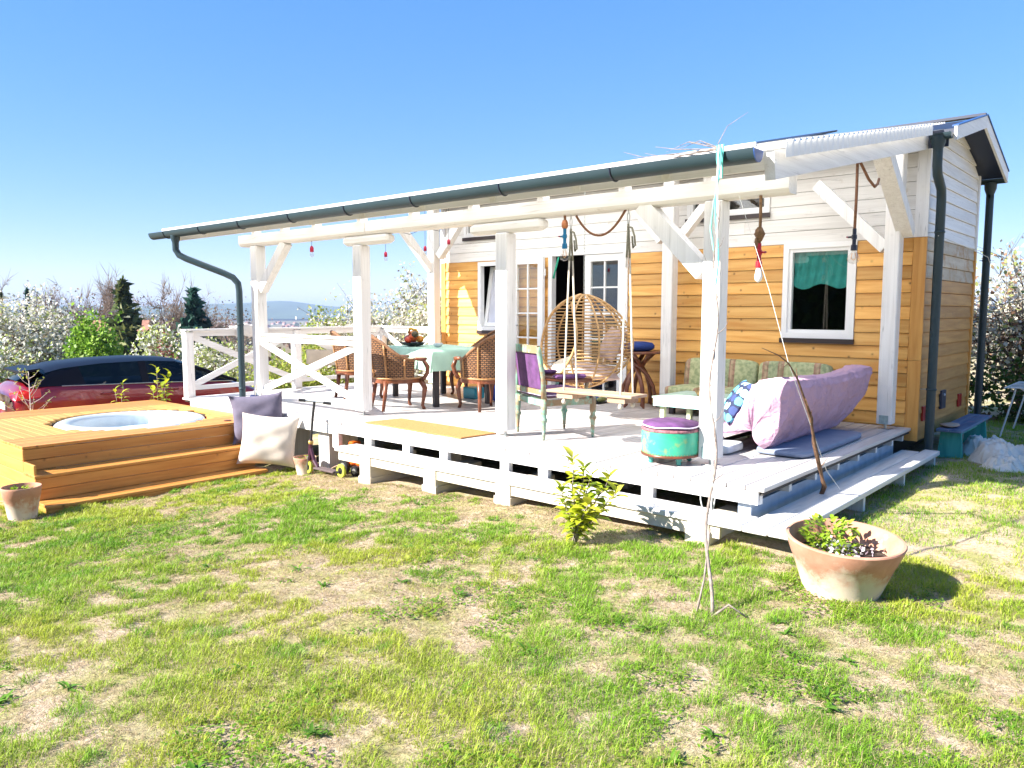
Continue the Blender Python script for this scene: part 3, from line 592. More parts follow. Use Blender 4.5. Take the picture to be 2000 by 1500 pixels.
# boards: left and right fields run along X, front and back fields run along Y (as four fields meeting on diagonals)
pw = 0.098
n_ = int(round((TX1 - TX0) / pw)); pw = (TX1 - TX0) / n_
FW = 0.56
for i in range(n_):
    x0 = TX0 + i * pw; xc = x0 + pw / 2
    if xc > TX1 - FW or xc < TX0 + 0.66: 
        cut_plank(x0, x0 + pw, TY0 + 0.002, TY1, False, tubw_y)
for i in range(int((TY1 - TY0) / 0.098)):
    y0 = TY0 + i * (TY1 - TY0) / 27
    xa = TX0 + math.ceil(0.66 / pw - 0.5) * pw + 0.001; xb = TX1 - math.ceil(FW / pw - 0.5) * pw - 0.001
    cut_plank(xa, xb, y0, y0 + (TY1 - TY0) / 27, True, tubw_x)
# risers and treads facing +X, side cladding facing -Y
def hplank(x0, x1, y0, y1, z0, z1, m, nm='plank', par=None): MB().cbox(x0, x1, y0, y1, z0, z1, 0.004).build(nm, m, par or tp)
zg = gz(-6, -2) - 0.05
for (xf, zt, zb, y1) in ((TX1, TZ - 0.03, Z1, TY1), (TX1 + 0.315, Z1 - 0.03, Z2, TY1 - 0.35)):
    h = (zt - zb) / 2
    for i in range(2): hplank(xf - 0.028, xf - 0.004, TY0 + 0.004, y1, zb + i * h + 0.001, zb + (i + 1) * h - 0.003, tubw_y, 'riser')
for j in range(3): hplank(TX1 + j * 0.107 - 0.003, TX1 + (j + 1) * 0.107 - 0.006, TY0, TY1 - 0.35, Z1 - 0.03, Z1, tubw_y, 'tread')
for j in range(3): hplank(TX1 + 0.315 + j * 0.107 - 0.003, TX1 + 0.315 + (j + 1) * 0.107 - 0.006, TY0, TY1 - 0.38, Z2 - 0.03, Z2, tubw_y, 'tread')
hplank(TX1 + 0.60, TX1 + 0.622, TY0 + 0.01, TY1 - 0.4, zg - 0.1, Z2 - 0.032, tubw_y, 'riser')
for i in range(6):
    z1 = TZ - 0.032 - i * 0.118; z0 = z1 - 0.114
    x1 = TX1 - 0.03 if z0 > Z1 - 0.01 else (TX1 + 0.285 if z0 > Z2 - 0.01 else TX1 + 0.59)
    hplank(TX0 + 0.01, x1, TY0 + 0.006, TY0 + 0.03, max(z0, -1.1), z1, tubw_x, 'side_plank')
MB().box(TX0 + 0.005, TX0 + 0.03, TY0 + 0.032, TY1 - 0.02, -1.05, TZ - 0.032).build('side_plank', tubw_y, tp)
MB().box(-9.3, -6.5, TY0 + 0.04, TY0 + 0.3, -1.1, TZ - 0.2).build('frame', dark_w, tp)
MB().lathe([(0.045, 0.0), (0.045, 0.006), (0.03, 0.009)], (-6.6, -0.42, TZ + 0.002), 16).build('lid', redwood, tp)
ht = thing('hot_tub', 'round white inflatable hot tub sunk into the orange platform', 'hot tub', (CX, CY, -0.8))
pvcw = plain('tub_vinyl', (0.72, 0.76, 0.80), 0.35, 0.06, 6); rim_p = [(CR + 0.0, -0.62), (CR + 0.015, -0.06)] + [(CR - 0.085 + 0.1 * math.cos(t), -0.035 + 0.06 * math.sin(t)) for t in np.linspace(0, math.pi, 9)]
def tubshell():
    mb = MB(); n = 96; prof = [(CR - 0.02, -0.7)] + rim_p + [(CR - 0.19, -0.10), (CR - 0.20, -0.3), (CR - 0.20, -0.62)]
    for (r, z) in prof:
        for j in range(n):
            t = 2 * math.pi * j / n; rr = r
            if z < -0.05 and r < CR - 0.15: rr = r + 0.018 * abs(math.sin(t * 12))
            mb.v.append((CX + rr * math.cos(t), CY + rr * math.sin(t), TZ + z - 0.015))
    k = len(prof); mb.f = [(i * n + j, i * n + (j + 1) % n, (i + 1) * n + (j + 1) % n, (i + 1) * n + j) for i in range(k - 1) for j in range(n)]
    return mb
tn_m, tb_b = pvcw.node_tree, [x for x in pvcw.node_tree.nodes if x.type == 'BSDF_PRINCIPLED'][0]; to_ = [x for x in tn_m.nodes if x.type == 'OUTPUT_MATERIAL'][0]; tr_ = tn_m.nodes.new('ShaderNodeBsdfTranslucent'); tr_.inputs[0].default_value = (0.80, 0.86, 0.90, 1); mx_ = tn_m.nodes.new('ShaderNodeMixShader'); mx_.inputs[0].default_value = 0.45
tn_m.links.new(tb_b.outputs[0], mx_.inputs[1]); tn_m.links.new(tr_.outputs[0], mx_.inputs[2]); tn_m.links.new(mx_.outputs[0], to_.inputs[0])
tubshell().build('shell', pvcw, ht, True)
wm_, n_t, b_t, o_t = newmat('tub_water'); b_t.inputs['Base Color'].default_value = (0.66, 0.82, 0.87, 1); b_t.inputs['Roughness'].default_value = 0.05
tn = N(n_t, 'ShaderNodeTexNoise', Scale=14.0, Detail=2.0); bump(n_t, b_t, tn.outputs[0], 0.15, 0.02)
MB().lathe([(CR - 0.16, -0.03), (CR - 0.16, 0.0), (0.3, 0.0), (0.001, 0.0005)], (CX, CY, TZ - 0.16), 64).build('water', wm_, ht)

# ------------------------------------------------------------------ car
def build_car():
    root = thing('parked_car', 'dark red hatchback with black roof parked beyond the hot tub', 'car', (-11.95, 0.90, -1.08), math.atan2(-0.36, 3.9))
    paint = plain('red_car_paint', (0.23, 0.006, 0.012), 0.28, 0.04, 2, 0.2, None, 0.0, 0.8); blackp = plain('gloss_black_paint', (0.006, 0.007, 0.014), 0.4, 0.05, 2, 0.0, 0.12)
    tyre = plain('tyre_rubber', (0.015, 0.015, 0.015), 0.9); alloy = plain('alloy', (0.4, 0.4, 0.42), 0.3, 0.1, 5, 0.9)
    W = 0.91
    # stations along Y (rear -2.15 .. nose 2.15): (y, z_belt, half width scale, z_low)
    st = [(-2.16, 0.80, 0.80, 0.42), (-2.10, 0.95, 0.90, 0.30), (-1.95, 1.02, 0.97, 0.24), (-1.55, 1.03, 1.0, 0.20), (-0.9, 1.00, 1.0, 0.18), (0.0, 0.97, 1.0, 0.18), (0.8, 0.95, 1.0, 0.18), (1.2, 0.93, 0.99, 0.2), (1.6, 0.84, 0.96, 0.22), (1.95, 0.72, 0.88, 0.26), (2.12, 0.60, 0.76, 0.34), (2.16, 0.5, 0.7, 0.40)]
    sec = lambda y, zb, s, zl: [(-W * s * 0.86, y, zl), (-W * s * 0.98, y, zl + 0.14), (-W * s, y, (zl + zb) / 2 + 0.02), (-W * s * 0.985, y, zb - 0.10), (-W * s * 0.90, y, zb - 0.01), (-W * s * 0.5, y, zb + 0.03), (W * s * 0.5, y, zb + 0.03), (W * s * 0.90, y, zb - 0.01), (W * s * 0.985, y, zb - 0.10), (W * s, y, (zl + zb) / 2 + 0.02), (W * s * 0.98, y, zl + 0.14), (W * s * 0.86, y, zl)]
    mb = MB(); 
    for (y_, zb_, s__, zl_) in st: mb.v += sec(y_, zb_ + 0.14 - 0.10 * max(0, y_ - 1.2), s__, zl_)
    k = 12
    mb.f = [(i * k + j, i * k + (j + 1) % k, (i + 1) * k + (j + 1) % k, (i + 1) * k + j) for i in range(len(st) - 1) for j in range(k)] + [tuple(range(k)), tuple(range(len(st) * k - 1, (len(st) - 1) * k - 1, -1))]
    body = mb.build('body', paint, root, True, local=True)
    md = body.modifiers.new('sub', 'SUBSURF'); md.levels = 1; md.render_levels = 1
    # greenhouse: glass shell and black roof
    gh0 = [(-1.98, 1.03, 1.03), (-1.86, 1.02, 1.22), (-1.70, 1.02, 1.36), (-1.45, 1.01, 1.42), (-0.9, 1.0, 1.47), (-0.2, 0.98, 1.485), (0.35, 0.97, 1.45), (0.75, 0.96, 1.32), (1.1, 0.95, 1.14), (1.38, 0.93, 0.95)]
    gh = [(y, zb + 0.13, max(zt + 0.015, zb + 0.15)) for (y, zb, zt) in gh0]
    mb = MB()
    for (y, zb, zt) in gh:
        wt = 0.62 + 0.20 * (1 - (zt - 0.95) / 0.63)
        mb.v += [(-W * 0.90, y, zb - 0.03), (-wt - 0.02, y, zt - 0.05), (-wt * 0.7, y, zt), (wt * 0.7, y, zt), (wt + 0.02, y, zt - 0.05), (W * 0.90, y, zb - 0.03)]
    k = 6
    glassf = [(i * k + j, i * k + j + 1, (i + 1) * k + j + 1, (i + 1) * k + j) for i in range(len(gh) - 1) for j in range(5)]
    mb.f = glassf; ws = mb.build('windows', carglass, root, 'auto', local=True)
    mb2 = MB(); mb2.v = [(p[0] * 1.004, p[1], p[2] + 0.006) for p in mb.v]; mb2.f = [f for i, f in enumerate(glassf) if (i % 5 in (1, 2, 3)) and 2 <= i // 5 <= 5]
    mb2.v = [v for v in mb2.v]; used = sorted({i for f in mb2.f for i in f}); rmap = {a: b for b, a in enumerate(used)}; mb2.v = [mb2.v[i] for i in used]; mb2.f = [tuple(rmap[i] for i in f) for f in mb2.f]
    mb2.build('roof', blackp, root, True, local=True)
    for sgn in (-1, 1):     # pillars, quarter panel, mirrors, handles, lamps
        def P(y, t):       # point on the side glass, t 0 belt .. 1 roof
            for a, b_ in zip(gh, gh[1:]):
                if a[0] <= y <= b_[0]:
                    u = (y - a[0]) / (b_[0] - a[0]); zb = a[1] + u * (b_[1] - a[1]); zt = a[2] + u * (b_[2] - a[2]); wt = 0.62 + 0.20 * (1 - (zt - 0.95) / 0.63)
                    return (sgn * (W * 0.90 * (1 - t) + (wt + 0.02) * t + 0.006), y, (zb - 0.03) * (1 - t) + (zt - 0.05) * t)
        def quad(y0a, y1a, y0b, y1b): 
            m_ = MB(); m_.v = [P(y0a, 0), P(y1a, 0), P(y1b, 1), P(y0b, 1)]; m_.f = [(0, 1, 2, 3)]; return m_
        quad(-1.95, -1.15, -1.60, -1.22).build('rear_pillar', blackp, root, local=True)
        quad(-0.28, -0.16, -0.30, -0.18).build('door_pillar', blackp, root, local=True)
        MB().tube([P(0.45, 1), P(0.8, 0.98), P(1.36, 0.0)], 0.03, 6).build('windscreen_pillar', blackp, root, local=True)
        MB().tube([P(-1.5, 0.02), P(0.0, 0.02), P(1.3, 0.02)], 0.008, 5).build('window_trim', steel, root, local=True)
        MB().lathe([(0.02, -.07), (0.07, -.04), (0.075, .02), (0.03, .06)], (sgn * 1.0, 0.92, 1.16), 10, 1.3, 0.7).build('mirror', blackp, root, True, local=True)
        for y in (-0.85, 0.18): MB().tube([(sgn * 0.905, y - 0.1, 0.96), (sgn * 0.93, y - 0.05, 0.965), (sgn * 0.93, y + 0.05, 0.965), (sgn * 0.905, y + 0.1, 0.96)], 0.014, 6).build('door_handle', paint, root, True, local=True)
        tl = MB(); tl.v = [(sgn * 0.45, -2.145, 0.90), (sgn * 0.80, -2.135, 0.92), (sgn * 0.905, -1.93, 0.97), (sgn * 0.895, -1.93, 1.10), (sgn * 0.80, -2.09, 1.07), (sgn * 0.45, -2.15, 1.02)]; tl.f = [(0, 1, 4, 5), (1, 2, 3, 4)]
        tl.v += [(x, y + 0.12, z) for (x, y, z) in tl.v]; tl.f += [(5, 4, 10, 11), (4, 3, 9, 10), (1, 0, 6, 7), (2, 1, 7, 8), (3, 2, 8, 9)]
        tl.build('tail_light', plain('tail_red', (0.5, 0.02, 0.02), 0.15, 0.1, 4, 0, None, 0, 0.7) if 'tail_red' not in MATS else MATS['tail_red'], root, local=True)
        hl = MB().lathe([(0.01, -.05), (0.09, -.03), (0.1, .03), (0.02, .06)], (sgn * 0.62, 1.98, 0.62), 10, 1.7, 0.8).build('headlight', plain('headlight', (0.6, 0.62, 0.65), 0.1) if 'headlight' not in MATS else MATS['headlight'], root, True, local=True)
        for y in (-1.32, 1.34):
            wh = MB(); pr = [(0.18, -0.1), (0.30, -0.105), (0.325, -0.08), (0.325, 0.08), (0.30, 0.105), (0.18, 0.1)]
            n = 20
            for (r, xx) in pr:
                for j in range(n): t = 2 * math.pi * j / n; wh.v.append((sgn * 0.80 + xx, y + r * math.cos(t), 0.325 + r * math.sin(t)))
            wh.f = [(i * n + j, i * n + (j + 1) % n, (i + 1) * n + (j + 1) % n, (i + 1) * n + j) for i in range(5) for j in range(n)]
            w_ = wh.build('wheel', tyre, root, True, local=True)
            rm_ = MB()
            for j in range(5):
                t = 2 * math.pi * j / 5; rm_.bar((sgn * 0.88, y, 0.325), (sgn * 0.88, y + 0.19 * math.cos(t), 0.325 + 0.19 * math.sin(t)), 0.05, 0.03, (1, 0, 0))
            rm_.build('rim', alloy, w_, local=True)
    MB().add([(-0.60, -1.74, 1.40), (0.60, -1.74, 1.40), (0.56, -2.02, 1.36), (-0.56, -2.02, 1.36), (-0.60, -1.74, 1.365), (0.60, -1.74, 1.365), (0.56, -2.02, 1.325), (-0.56, -2.02, 1.325)], [(0, 3, 2, 1), (4, 5, 6, 7), (3, 7, 6, 2), (0, 4, 7, 3), (1, 2, 6, 5), (0, 1, 5, 4)]).build('spoiler', blackp, root, local=True)
    MB().box(-0.26, 0.26, -2.19, -2.175, 0.74, 0.85).build('number_plate', pvc, root, local=True)
    MB().box(-0.82, 0.82, -2.19, -2.05, 0.32, 0.48).build('bumper', blackp, root, local=True)
    return root
build_car()

# ------------------------------------------------------------------ dining set
def wicker_material():
    m, n, b, o = newmat('wicker'); tc = n.nodes.new('ShaderNodeTexCoord')
    br = N(n, 'ShaderNodeTexBrick'); br.offset = 0.5; br.inputs['Scale'].default_value = 1.0
    for k, v in (('Mortar Size', 0.007), ('Brick Width', 0.05), ('Row Height', 0.024), ('Mortar Smooth', 0.6), ('Bias', 0.0)): br.inputs[k].default_value = v
    br.inputs['Color1'].default_value = (0.31, 0.15, 0.06, 1); br.inputs['Color2'].default_value = (0.20, 0.085, 0.03, 1); br.inputs['Mortar'].default_value = (0.025, 0.010, 0.005, 1)
    n.links.new(tc.outputs['UV'], br.inputs[0]); n.links.new(br.outputs['Color'], b.inputs['Base Color'])
    iv = N(n, 'ShaderNodeMath', operation='SUBTRACT'); iv.inputs[0].default_value = 1.0; n.links.new(br.outputs['Fac'], iv.inputs[1])
    b.inputs['Roughness'].default_value = 0.5; bump(n, b, iv.outputs[0], 0.9, 0.006); return m
wicker = wicker_material(); cane = plain('cane', (0.32, 0.16, 0.06), 0.45, 0.3, 30); braid = plain('braid', (0.22, 0.10, 0.04), 0.55, 0.5, 60, 0, None, 0.6)
seatfab = plain('cream_seat', (0.62, 0.56, 0.48), 0.9, 0.1, 9)
def wicker_chair():
    root = thing('wicker_chair', '', 'chair')
    def th(u): return -2.0 + 4.0 * u
    def topz(t): 
        s_ = max(0.0, 1 - abs(t) / 1.75); s_ = s_ * s_ * (3 - 2 * s_); return 0.63 + 0.31 * s_
    def pt(t, z, off=0.0):
        k = (z - 0.40) / 0.54; r = 0.285 + 0.035 * k + off; yy = -math.cos(t)
        return (math.sin(t) * r * 1.03, yy * (r + 0.05 * k * max(0, -yy)) , z)
    def sh(off): return lambda u, v: pt(th(u), 0.40 + (topz(th(u)) - 0.40) * v, off)
    mb = MB(); mb.grid(sh(0.008), 48, 10, lambda u, v: (u * 1.2, 0.40 + (topz(th(u)) - 0.4) * v)); mb.grid(sh(-0.008), 48, 10, lambda u, v: (u * 1.2, 0.40 + (topz(th(u)) - 0.4) * v))
    mb.build('back_shell', wicker, root, True, local=True)
    MB().tube([pt(th(u), topz(th(u)) + 0.005) for u in np.linspace(0, 1, 49)], 0.021, 7).build('rim', braid, root, True, local=True)
    for t in (-1.5, -0.75, 0.0, 0.75, 1.5): MB().tube([pt(t, z, 0.014) for z in np.linspace(0.40, topz(t), 7)], 0.013, 6).build('cane', cane, root, True, local=True)
    fr = [(-math.cos(a), math.sin(a)) for a in np.linspace(0, 2 * math.pi, 41)[:-1]]
    ring = []
    for z in (0.345, 0.395):
        for (c_, s_) in fr: ring.append((s_ * 0.30, max(-0.30, min(0.29, (c_) * 0.33)), z))
    k = 40
    MB().add(ring, [(i, (i + 1) % k, k + (i + 1) % k, k + i) for i in range(k)] + [tuple(range(k - 1, -1, -1)), tuple(range(k, 2 * k))]).build('seat_frame', redwood, root, 'auto', local=True)
    MB().tube([(p[0] * 1.0, p[1] * 1.0, 0.403) for p in ring[:k]] + [(ring[0][0], ring[0][1], 0.403)], 0.012, 6).build('seat_edge', cane, root, True, local=True)
    MB().lathe([(0.20, 0.0), (0.262, 0.015), (0.262, 0.04), (0.22, 0.058), (0.001, 0.062)], (0, 0, 0.397), 28).build('seat_cushion', seatfab, root, True, local=True)
    for s in (-1, 1):
        a0 = pt(2.0 * s, 0.63)
        MB().tube([(a0[0], a0[1] + 0.0, 0.645), (a0[0] * 1.02, a0[1] + 0.06, 0.64), (a0[0] * 1.03, a0[1] + 0.12, 0.635), (a0[0] * 1.02, a0[1] + 0.16, 0.645)], [0.021, 0.024, 0.028, 0.016], 8).build('arm_scroll', redwood, root, True, local=True)
        MB().tube([(a0[0] * 1.03, a0[1] + 0.12, 0.62), (a0[0] * 1.08, a0[1] + 0.165, 0.54), (a0[0] * 1.0, a0[1] + 0.17, 0.46), (a0[0] * 0.88, a0[1] + 0.13, 0.385)], [0.024, 0.03, 0.026, 0.03], 8).build('arm_support', redwood, root, True, local=True)
        MB().tube([(s * 0.215, 0.235, 0.37), (s * 0.245, 0.275, 0.27), (s * 0.235, 0.262, 0.15), (s * 0.22, 0.25, 0.05), (s * 0.235, 0.27, 0.0)], [0.038, 0.034, 0.025, 0.02, 0.023], 8).build('leg', redwood, root, True, local=True)
        MB().tube([(s * 0.19, -0.22, 0.37), (s * 0.195, -0.235, 0.2), (s * 0.215, -0.27, 0.0)], [0.034, 0.026, 0.02], 8).build('leg', redwood, root, True, local=True)
    return root
ch = wicker_chair()
D1 = math.atan2(-0.33, 0.943)   # rotation that turns +Y onto the table's short axis
spots = [((-5.36, 1.22), D1, 'brown wicker armchair with its back to the lawn, right of the second post'), ((-4.50, 1.93), D1 + math.pi / 2, 'brown wicker armchair at the right end of the dining table'),
         ((-6.72, 1.66), D1, 'brown wicker armchair half hidden behind the second porch post'), ((-5.72, 3.02), D1 + math.pi, 'brown wicker armchair on the far side of the dining table under the tilted window')]
for i, ((x, y), a, lb) in enumerate(spots):
    o = ch if i == 0 else copy_tree(ch)
    o.location = (x, y, 0.0); o.rotation_euler = (0, 0, a); o['label'] = lb; o['group'] = 'wicker chairs round the dining table'
tb = thing('dining_table', 'dark legged dining table under a mint green cloth', 'table', (-5.66, 2.25, 0), D1)
darkwood = plain('dark_table_wood', (0.03, 0.022, 0.022), 0.45, 0.2, 10)
TL, TWd = 0.78, 0.44
MB().cbox(-TL, TL, -TWd, TWd, 0.70, 0.735, 0.004).build('tabletop', darkwood, tb, local=True)
for sx in (-1, 1):
    for sy in (-1, 1): MB().cbox(sx * (TL - 0.06) - 0.035, sx * (TL - 0.06) + 0.035, sy * (TWd - 0.06) - 0.035, sy * (TWd - 0.06) + 0.035, 0.0, 0.70, 0.005).build('leg', darkwood, tb, local=True)
mint = plain('mint_cloth', (0.36, 0.55, 0.44), 0.85, 0.1, 5)
def cloth_fn(u, v):
    E_ = 0.27; x = (u - 0.5) * 2 * (TL + E_); y = (v - 0.5) * 2 * (TWd + E_)
    ox, oy = max(abs(x) - TL - 0.004, 0), max(abs(y) - TWd - 0.004, 0); d = max(ox, oy) if min(ox, oy) == 0 else math.hypot(ox, oy) * 0.99
    wav = 0.012 * math.sin(x * 16) * (oy / E_) + 0.012 * math.sin(y * 18) * (ox / E_)
    k = 0.10
    xx = math.copysign(min(abs(x), TL + 0.004) + 0.012 * min(1, ox * 20) + ox * k + abs(wav) * (ox > 0), x); yy = math.copysign(min(abs(y), TWd + 0.004) + 0.012 * min(1, oy * 20) + oy * k + abs(wav) * (oy > 0), y)
    if ox > 0 and oy > 0: xx += math.copysign(0.02, x); yy += math.copysign(0.02, y)
    return (xx, yy, 0.7385 - d)
cl = MB().grid(cloth_fn, 72, 48).build('tablecloth', mint, None, True); cl.location = (-5.66, 2.25, 0); cl.rotation_euler = (0, 0, D1)
tag(cl, 'mint green cloth hanging over the dining table', 'tablecloth')
def lump(name, c, r, mat, parent=None, sq=(1, 1, 1), n=12, noise=0.0, seed=0, local=False):
    mb = MB(); rr = random.Random(seed)
    ph = [rr.uniform(0, 6) for _ in range(6)]
    prof = n // 2
    for i in range(prof + 1):
        p = math.pi * i / prof
        for j in range(n):
            t = 2 * math.pi * j / n; k = 1 + noise * (math.sin(3 * t + ph[0] + 2 * p) + math.sin(5 * t + ph[1] - 3 * p) * 0.6 + math.sin(4 * p + ph[2]))
            mb.v.append((c[0] + r * sq[0] * k * math.sin(p) * math.cos(t), c[1] + r * sq[1] * k * math.sin(p) * math.sin(t), c[2] + r * sq[2] * k * math.cos(p)))
    mb.f = [(i * n + j, (i + 1) * n + j, (i + 1) * n + (j + 1) % n, i * n + (j + 1) % n) for i in range(prof) for j in range(n)]
    return mb.build(name, mat, parent, True, local)
fb = thing('fruit_bowl', 'fruit piled in a dark dish on the mint tablecloth', 'fruit bowl', (-6.03, 2.10, 0.742))
MB().lathe([(0.06, 0), (0.13, 0.015), (0.17, 0.05), (0.175, 0.055), (0.12, 0.03), (0.001, 0.022)], (-6.03, 2.10, 0.742), 20).build('dish', black, fb, True)
fruits = [((0.0, 0.0, 0.12), 0.07, (0.55, 0.10, 0.02)), ((0.08, 0.05, 0.10), 0.055, (0.55, 0.20, 0.02)), ((-0.08, -0.03, 0.10), 0.06, (0.12, 0.02, 0.02)), ((-0.02, -0.08, 0.09), 0.055, (0.5, 0.06, 0.02)), ((0.03, 0.0, 0.19), 0.055, (0.6, 0.30, 0.08)), ((0.09, -0.05, 0.17), 0.05, (0.06, 0.05, 0.02)), ((-0.09, 0.04, 0.17), 0.045, (0.5, 0.12, 0.02))]
for i, (c, r, col) in enumerate(fruits): lump('fruit', (-6.03 + c[0], 2.10 + c[1], 0.742 + c[2]), r, plain('fruit_skin_%d' % i, col, 0.4, 0.3, 20), fb, (1, 1, 0.9), 12, 0.02, i)
MB().tube([(-6.14, 2.10, 0.93), (-6.05, 2.06, 0.99), (-5.94, 2.08, 0.97)], [0.012, 0.022, 0.01], 7).build('banana', plain('banana', (0.62, 0.36, 0.04), 0.5), fb, True)
sb = MB().lathe([(0.03, 0), (0.05, 0.01), (0.075, 0.05), (0.072, 0.052), (0.045, 0.015), (0.001, 0.013)], (-5.62, 2.18, 0.742), 20).build('cereal_bowl', plain('pale_china', (0.55, 0.58, 0.62), 0.2), None, True); tag(sb, 'small pale bowl beside the fruit on the mint cloth', 'bowl')
bb = lump('toy_ball', (-4.92, 2.62, 0.115), 0.115, plain('blue_ball', (0.01, 0.07, 0.5), 0.4), None, (1, 1, 1), 20); tag(bb, 'bright blue ball on the deck under the dining table', 'ball')
tq = MB().cbox(-5.56, -5.32, 2.6, 2.8, 0.001, 0.16, 0.01).build('storage_box', plain('turquoise_box', (0.01, 0.22, 0.32), 0.5), None); tag(tq, 'turquoise box on the deck behind the table leg', 'box')
mt = thing('doormat', 'orange coir mat lying on the deck edge between two posts', 'mat', (-3.8, 0.34, 0.0))
coir = plain('coir', (0.46, 0.23, 0.09), 0.95, 0.18, 60, 0, 0.1, 0.6)
def quadbox(a, b_, c, d, z0, z1): return MB().add([(*a, z0), (*b_, z0), (*c, z0), (*d, z0), (*a, z1), (*b_, z1), (*c, z1), (*d, z1)], [(3, 2, 1, 0), (4, 5, 6, 7), (0, 1, 5, 4), (1, 2, 6, 5), (2, 3, 7, 6), (3, 0, 4, 7)])
quadbox((-4.64, 0.14), (-3.865, 0.11), (-3.80, 0.575), (-4.57, 0.60), 0.003, 0.014).build('mat_half', coir, mt); quadbox((-3.86, 0.11), (-3.09, 0.08), (-3.04, 0.54), (-3.795, 0.575), 0.003, 0.0145).build('mat_half', coir, mt)

# ------------------------------------------------------------------ purple armchair
velvet = plain('purple_velvet', (0.095, 0.032, 0.115), 0.85, 0.4, 10, 0, None, 0.2); pipe_w = plain('white_piping', (0.62, 0.55, 0.66), 0.7)
gw = wood('flaking_green_wood', (0.13, 0.33, 0.24), (0.28, 0.46, 0.36), 'z', 0.6, 0.0, 0.05, 16, 0.3, wear=((0.26, 0.17, 0.09), 0.43))
ac = thing('armchair', 'purple velvet armchair with flaking green turned legs behind the third post', 'chair', (-2.60, 0.93, 0), math.atan2(-0.42, 0.91))
def turned(x, y, z0, z1): return MB().lathe([(0.010, 0.0), (0.014, 0.02), (0.013, 0.045), (0.019, 0.05), (0.016, 0.06), (0.022, 0.14), (0.024, 0.17), (0.034, 0.185), (0.036, 0.20), (0.026, 0.215), (0.022, 0.23), (0.030, 0.26), (0.030, z1 - z0)], (x, y, z0), 12)
AW, AD = 0.30, 0.27
for sx in (-1, 1):
    turned(sx * AW, AD, 0, 0.40).build('leg', gw, ac, True, local=True); turned(sx * AW, -AD, 0, 0.40).build('leg', gw, ac, True, local=True)
    MB().tube([(sx * AW, -AD, 0.38), (sx * AW, -AD - 0.01, 0.6), (sx * AW * 1.02, -AD - 0.06, 0.86), (sx * AW * 1.03, -AD - 0.07, 0.90)], [0.03, 0.024, 0.026, 0.02], 8).build('back_stile', gw, ac, True, local=True)
    MB().bar((sx * AW, -AD + 0.02, 0.36), (sx * AW, AD - 0.02, 0.36), 0.035, 0.06).build('seat_rail', gw, ac, local=True)
    MB().tube([(sx * AW, AD - 0.06, 0.38), (sx * AW * 1.02, AD - 0.09, 0.46), (sx * AW * 1.02, AD - 0.07, 0.555)], [0.02, 0.018, 0.022], 8).build('arm_post', gw, ac, True, local=True)
    MB().tube([(sx * AW, -AD, 0.60), (sx * AW * 1.03, -0.05, 0.575), (sx * AW * 1.03, AD - 0.03, 0.565)], [0.022, 0.024, 0.026], 8).build('arm', redwood, ac, True, local=True)
    MB().cbox(sx * AW * 1.03 - 0.045, sx * AW * 1.03 + 0.045, -AD + 0.1, AD - 0.1, 0.592, 0.63, 0.014).build('arm_pad', velvet, ac, local=True)
for y in (AD, -AD): MB().bar((-AW + .02, y, 0.36), (AW - .02, y, 0.36), 0.035, 0.06).build('seat_rail', gw, ac, local=True)
def cushion_fn(w_, d_, h, p=4.0):
    def f(u, v):
        x = (u - 0.5) * 2; y = (v - 0.5) * 2; k = max(0.0, (1 - abs(x) ** p) * (1 - abs(y) ** p)); return x * w_, y * d_, h * k ** 0.4
    return f
def pad(root, name, mat, cx, cy, z, w_, d_, h, par=None, n=16, rnd=4.0):
    f = cushion_fn(w_, d_, h, rnd); mb = MB()
    mb.grid(lambda u, v: (cx + f(u, v)[0], cy + f(u, v)[1], z + f(u, v)[2]), n, n); mb.grid(lambda u, v: (cx + f(u, 1 - v)[0], cy + f(u, 1 - v)[1], z - f(u, v)[2] * 0.6), n, n)
    return mb.build(name, mat, root, True, local=True)
pad(ac, 'seat', velvet, 0, 0, 0.43, 0.315, 0.29, 0.055)
MB().tube([(0.31 * math.copysign(min(1, abs(math.cos(t)) * 1.35), math.cos(t)), 0.285 * math.copysign(min(1, abs(math.sin(t)) * 1.35), math.sin(t)), 0.433) for t in np.linspace(0, 2 * math.pi, 49)], 0.006, 5).build('piping', pipe_w, ac, True, local=True)
MB().bar((-AW, -AD - 0.062, 0.875), (AW, -AD - 0.062, 0.875), 0.035, 0.075).build('crest_rail', gw, ac, local=True)
MB().bar((-AW, -AD - 0.005, 0.46), (AW, -AD - 0.005, 0.46), 0.03, 0.05).build('back_rail', gw, ac, local=True)
bk = MB()
bk.add([(-AW + .04, -AD - 0.055, 0.835), (AW - .04, -AD - 0.055, 0.835), (AW - .04, -AD - 0.01, 0.49), (-AW + .04, -AD - 0.01, 0.49), (-AW + .04, -AD - 0.005, 0.83), (AW - .04, -AD - 0.005, 0.83), (AW - .04, -AD + 0.045, 0.49), (-AW + .04, -AD + 0.045, 0.49)], [(0, 1, 2, 3), (7, 6, 5, 4), (0, 4, 5, 1), (1, 5, 6, 2), (2, 6, 7, 3), (3, 7, 4, 0)])
bk.build('back_panel', velvet, ac, local=True)

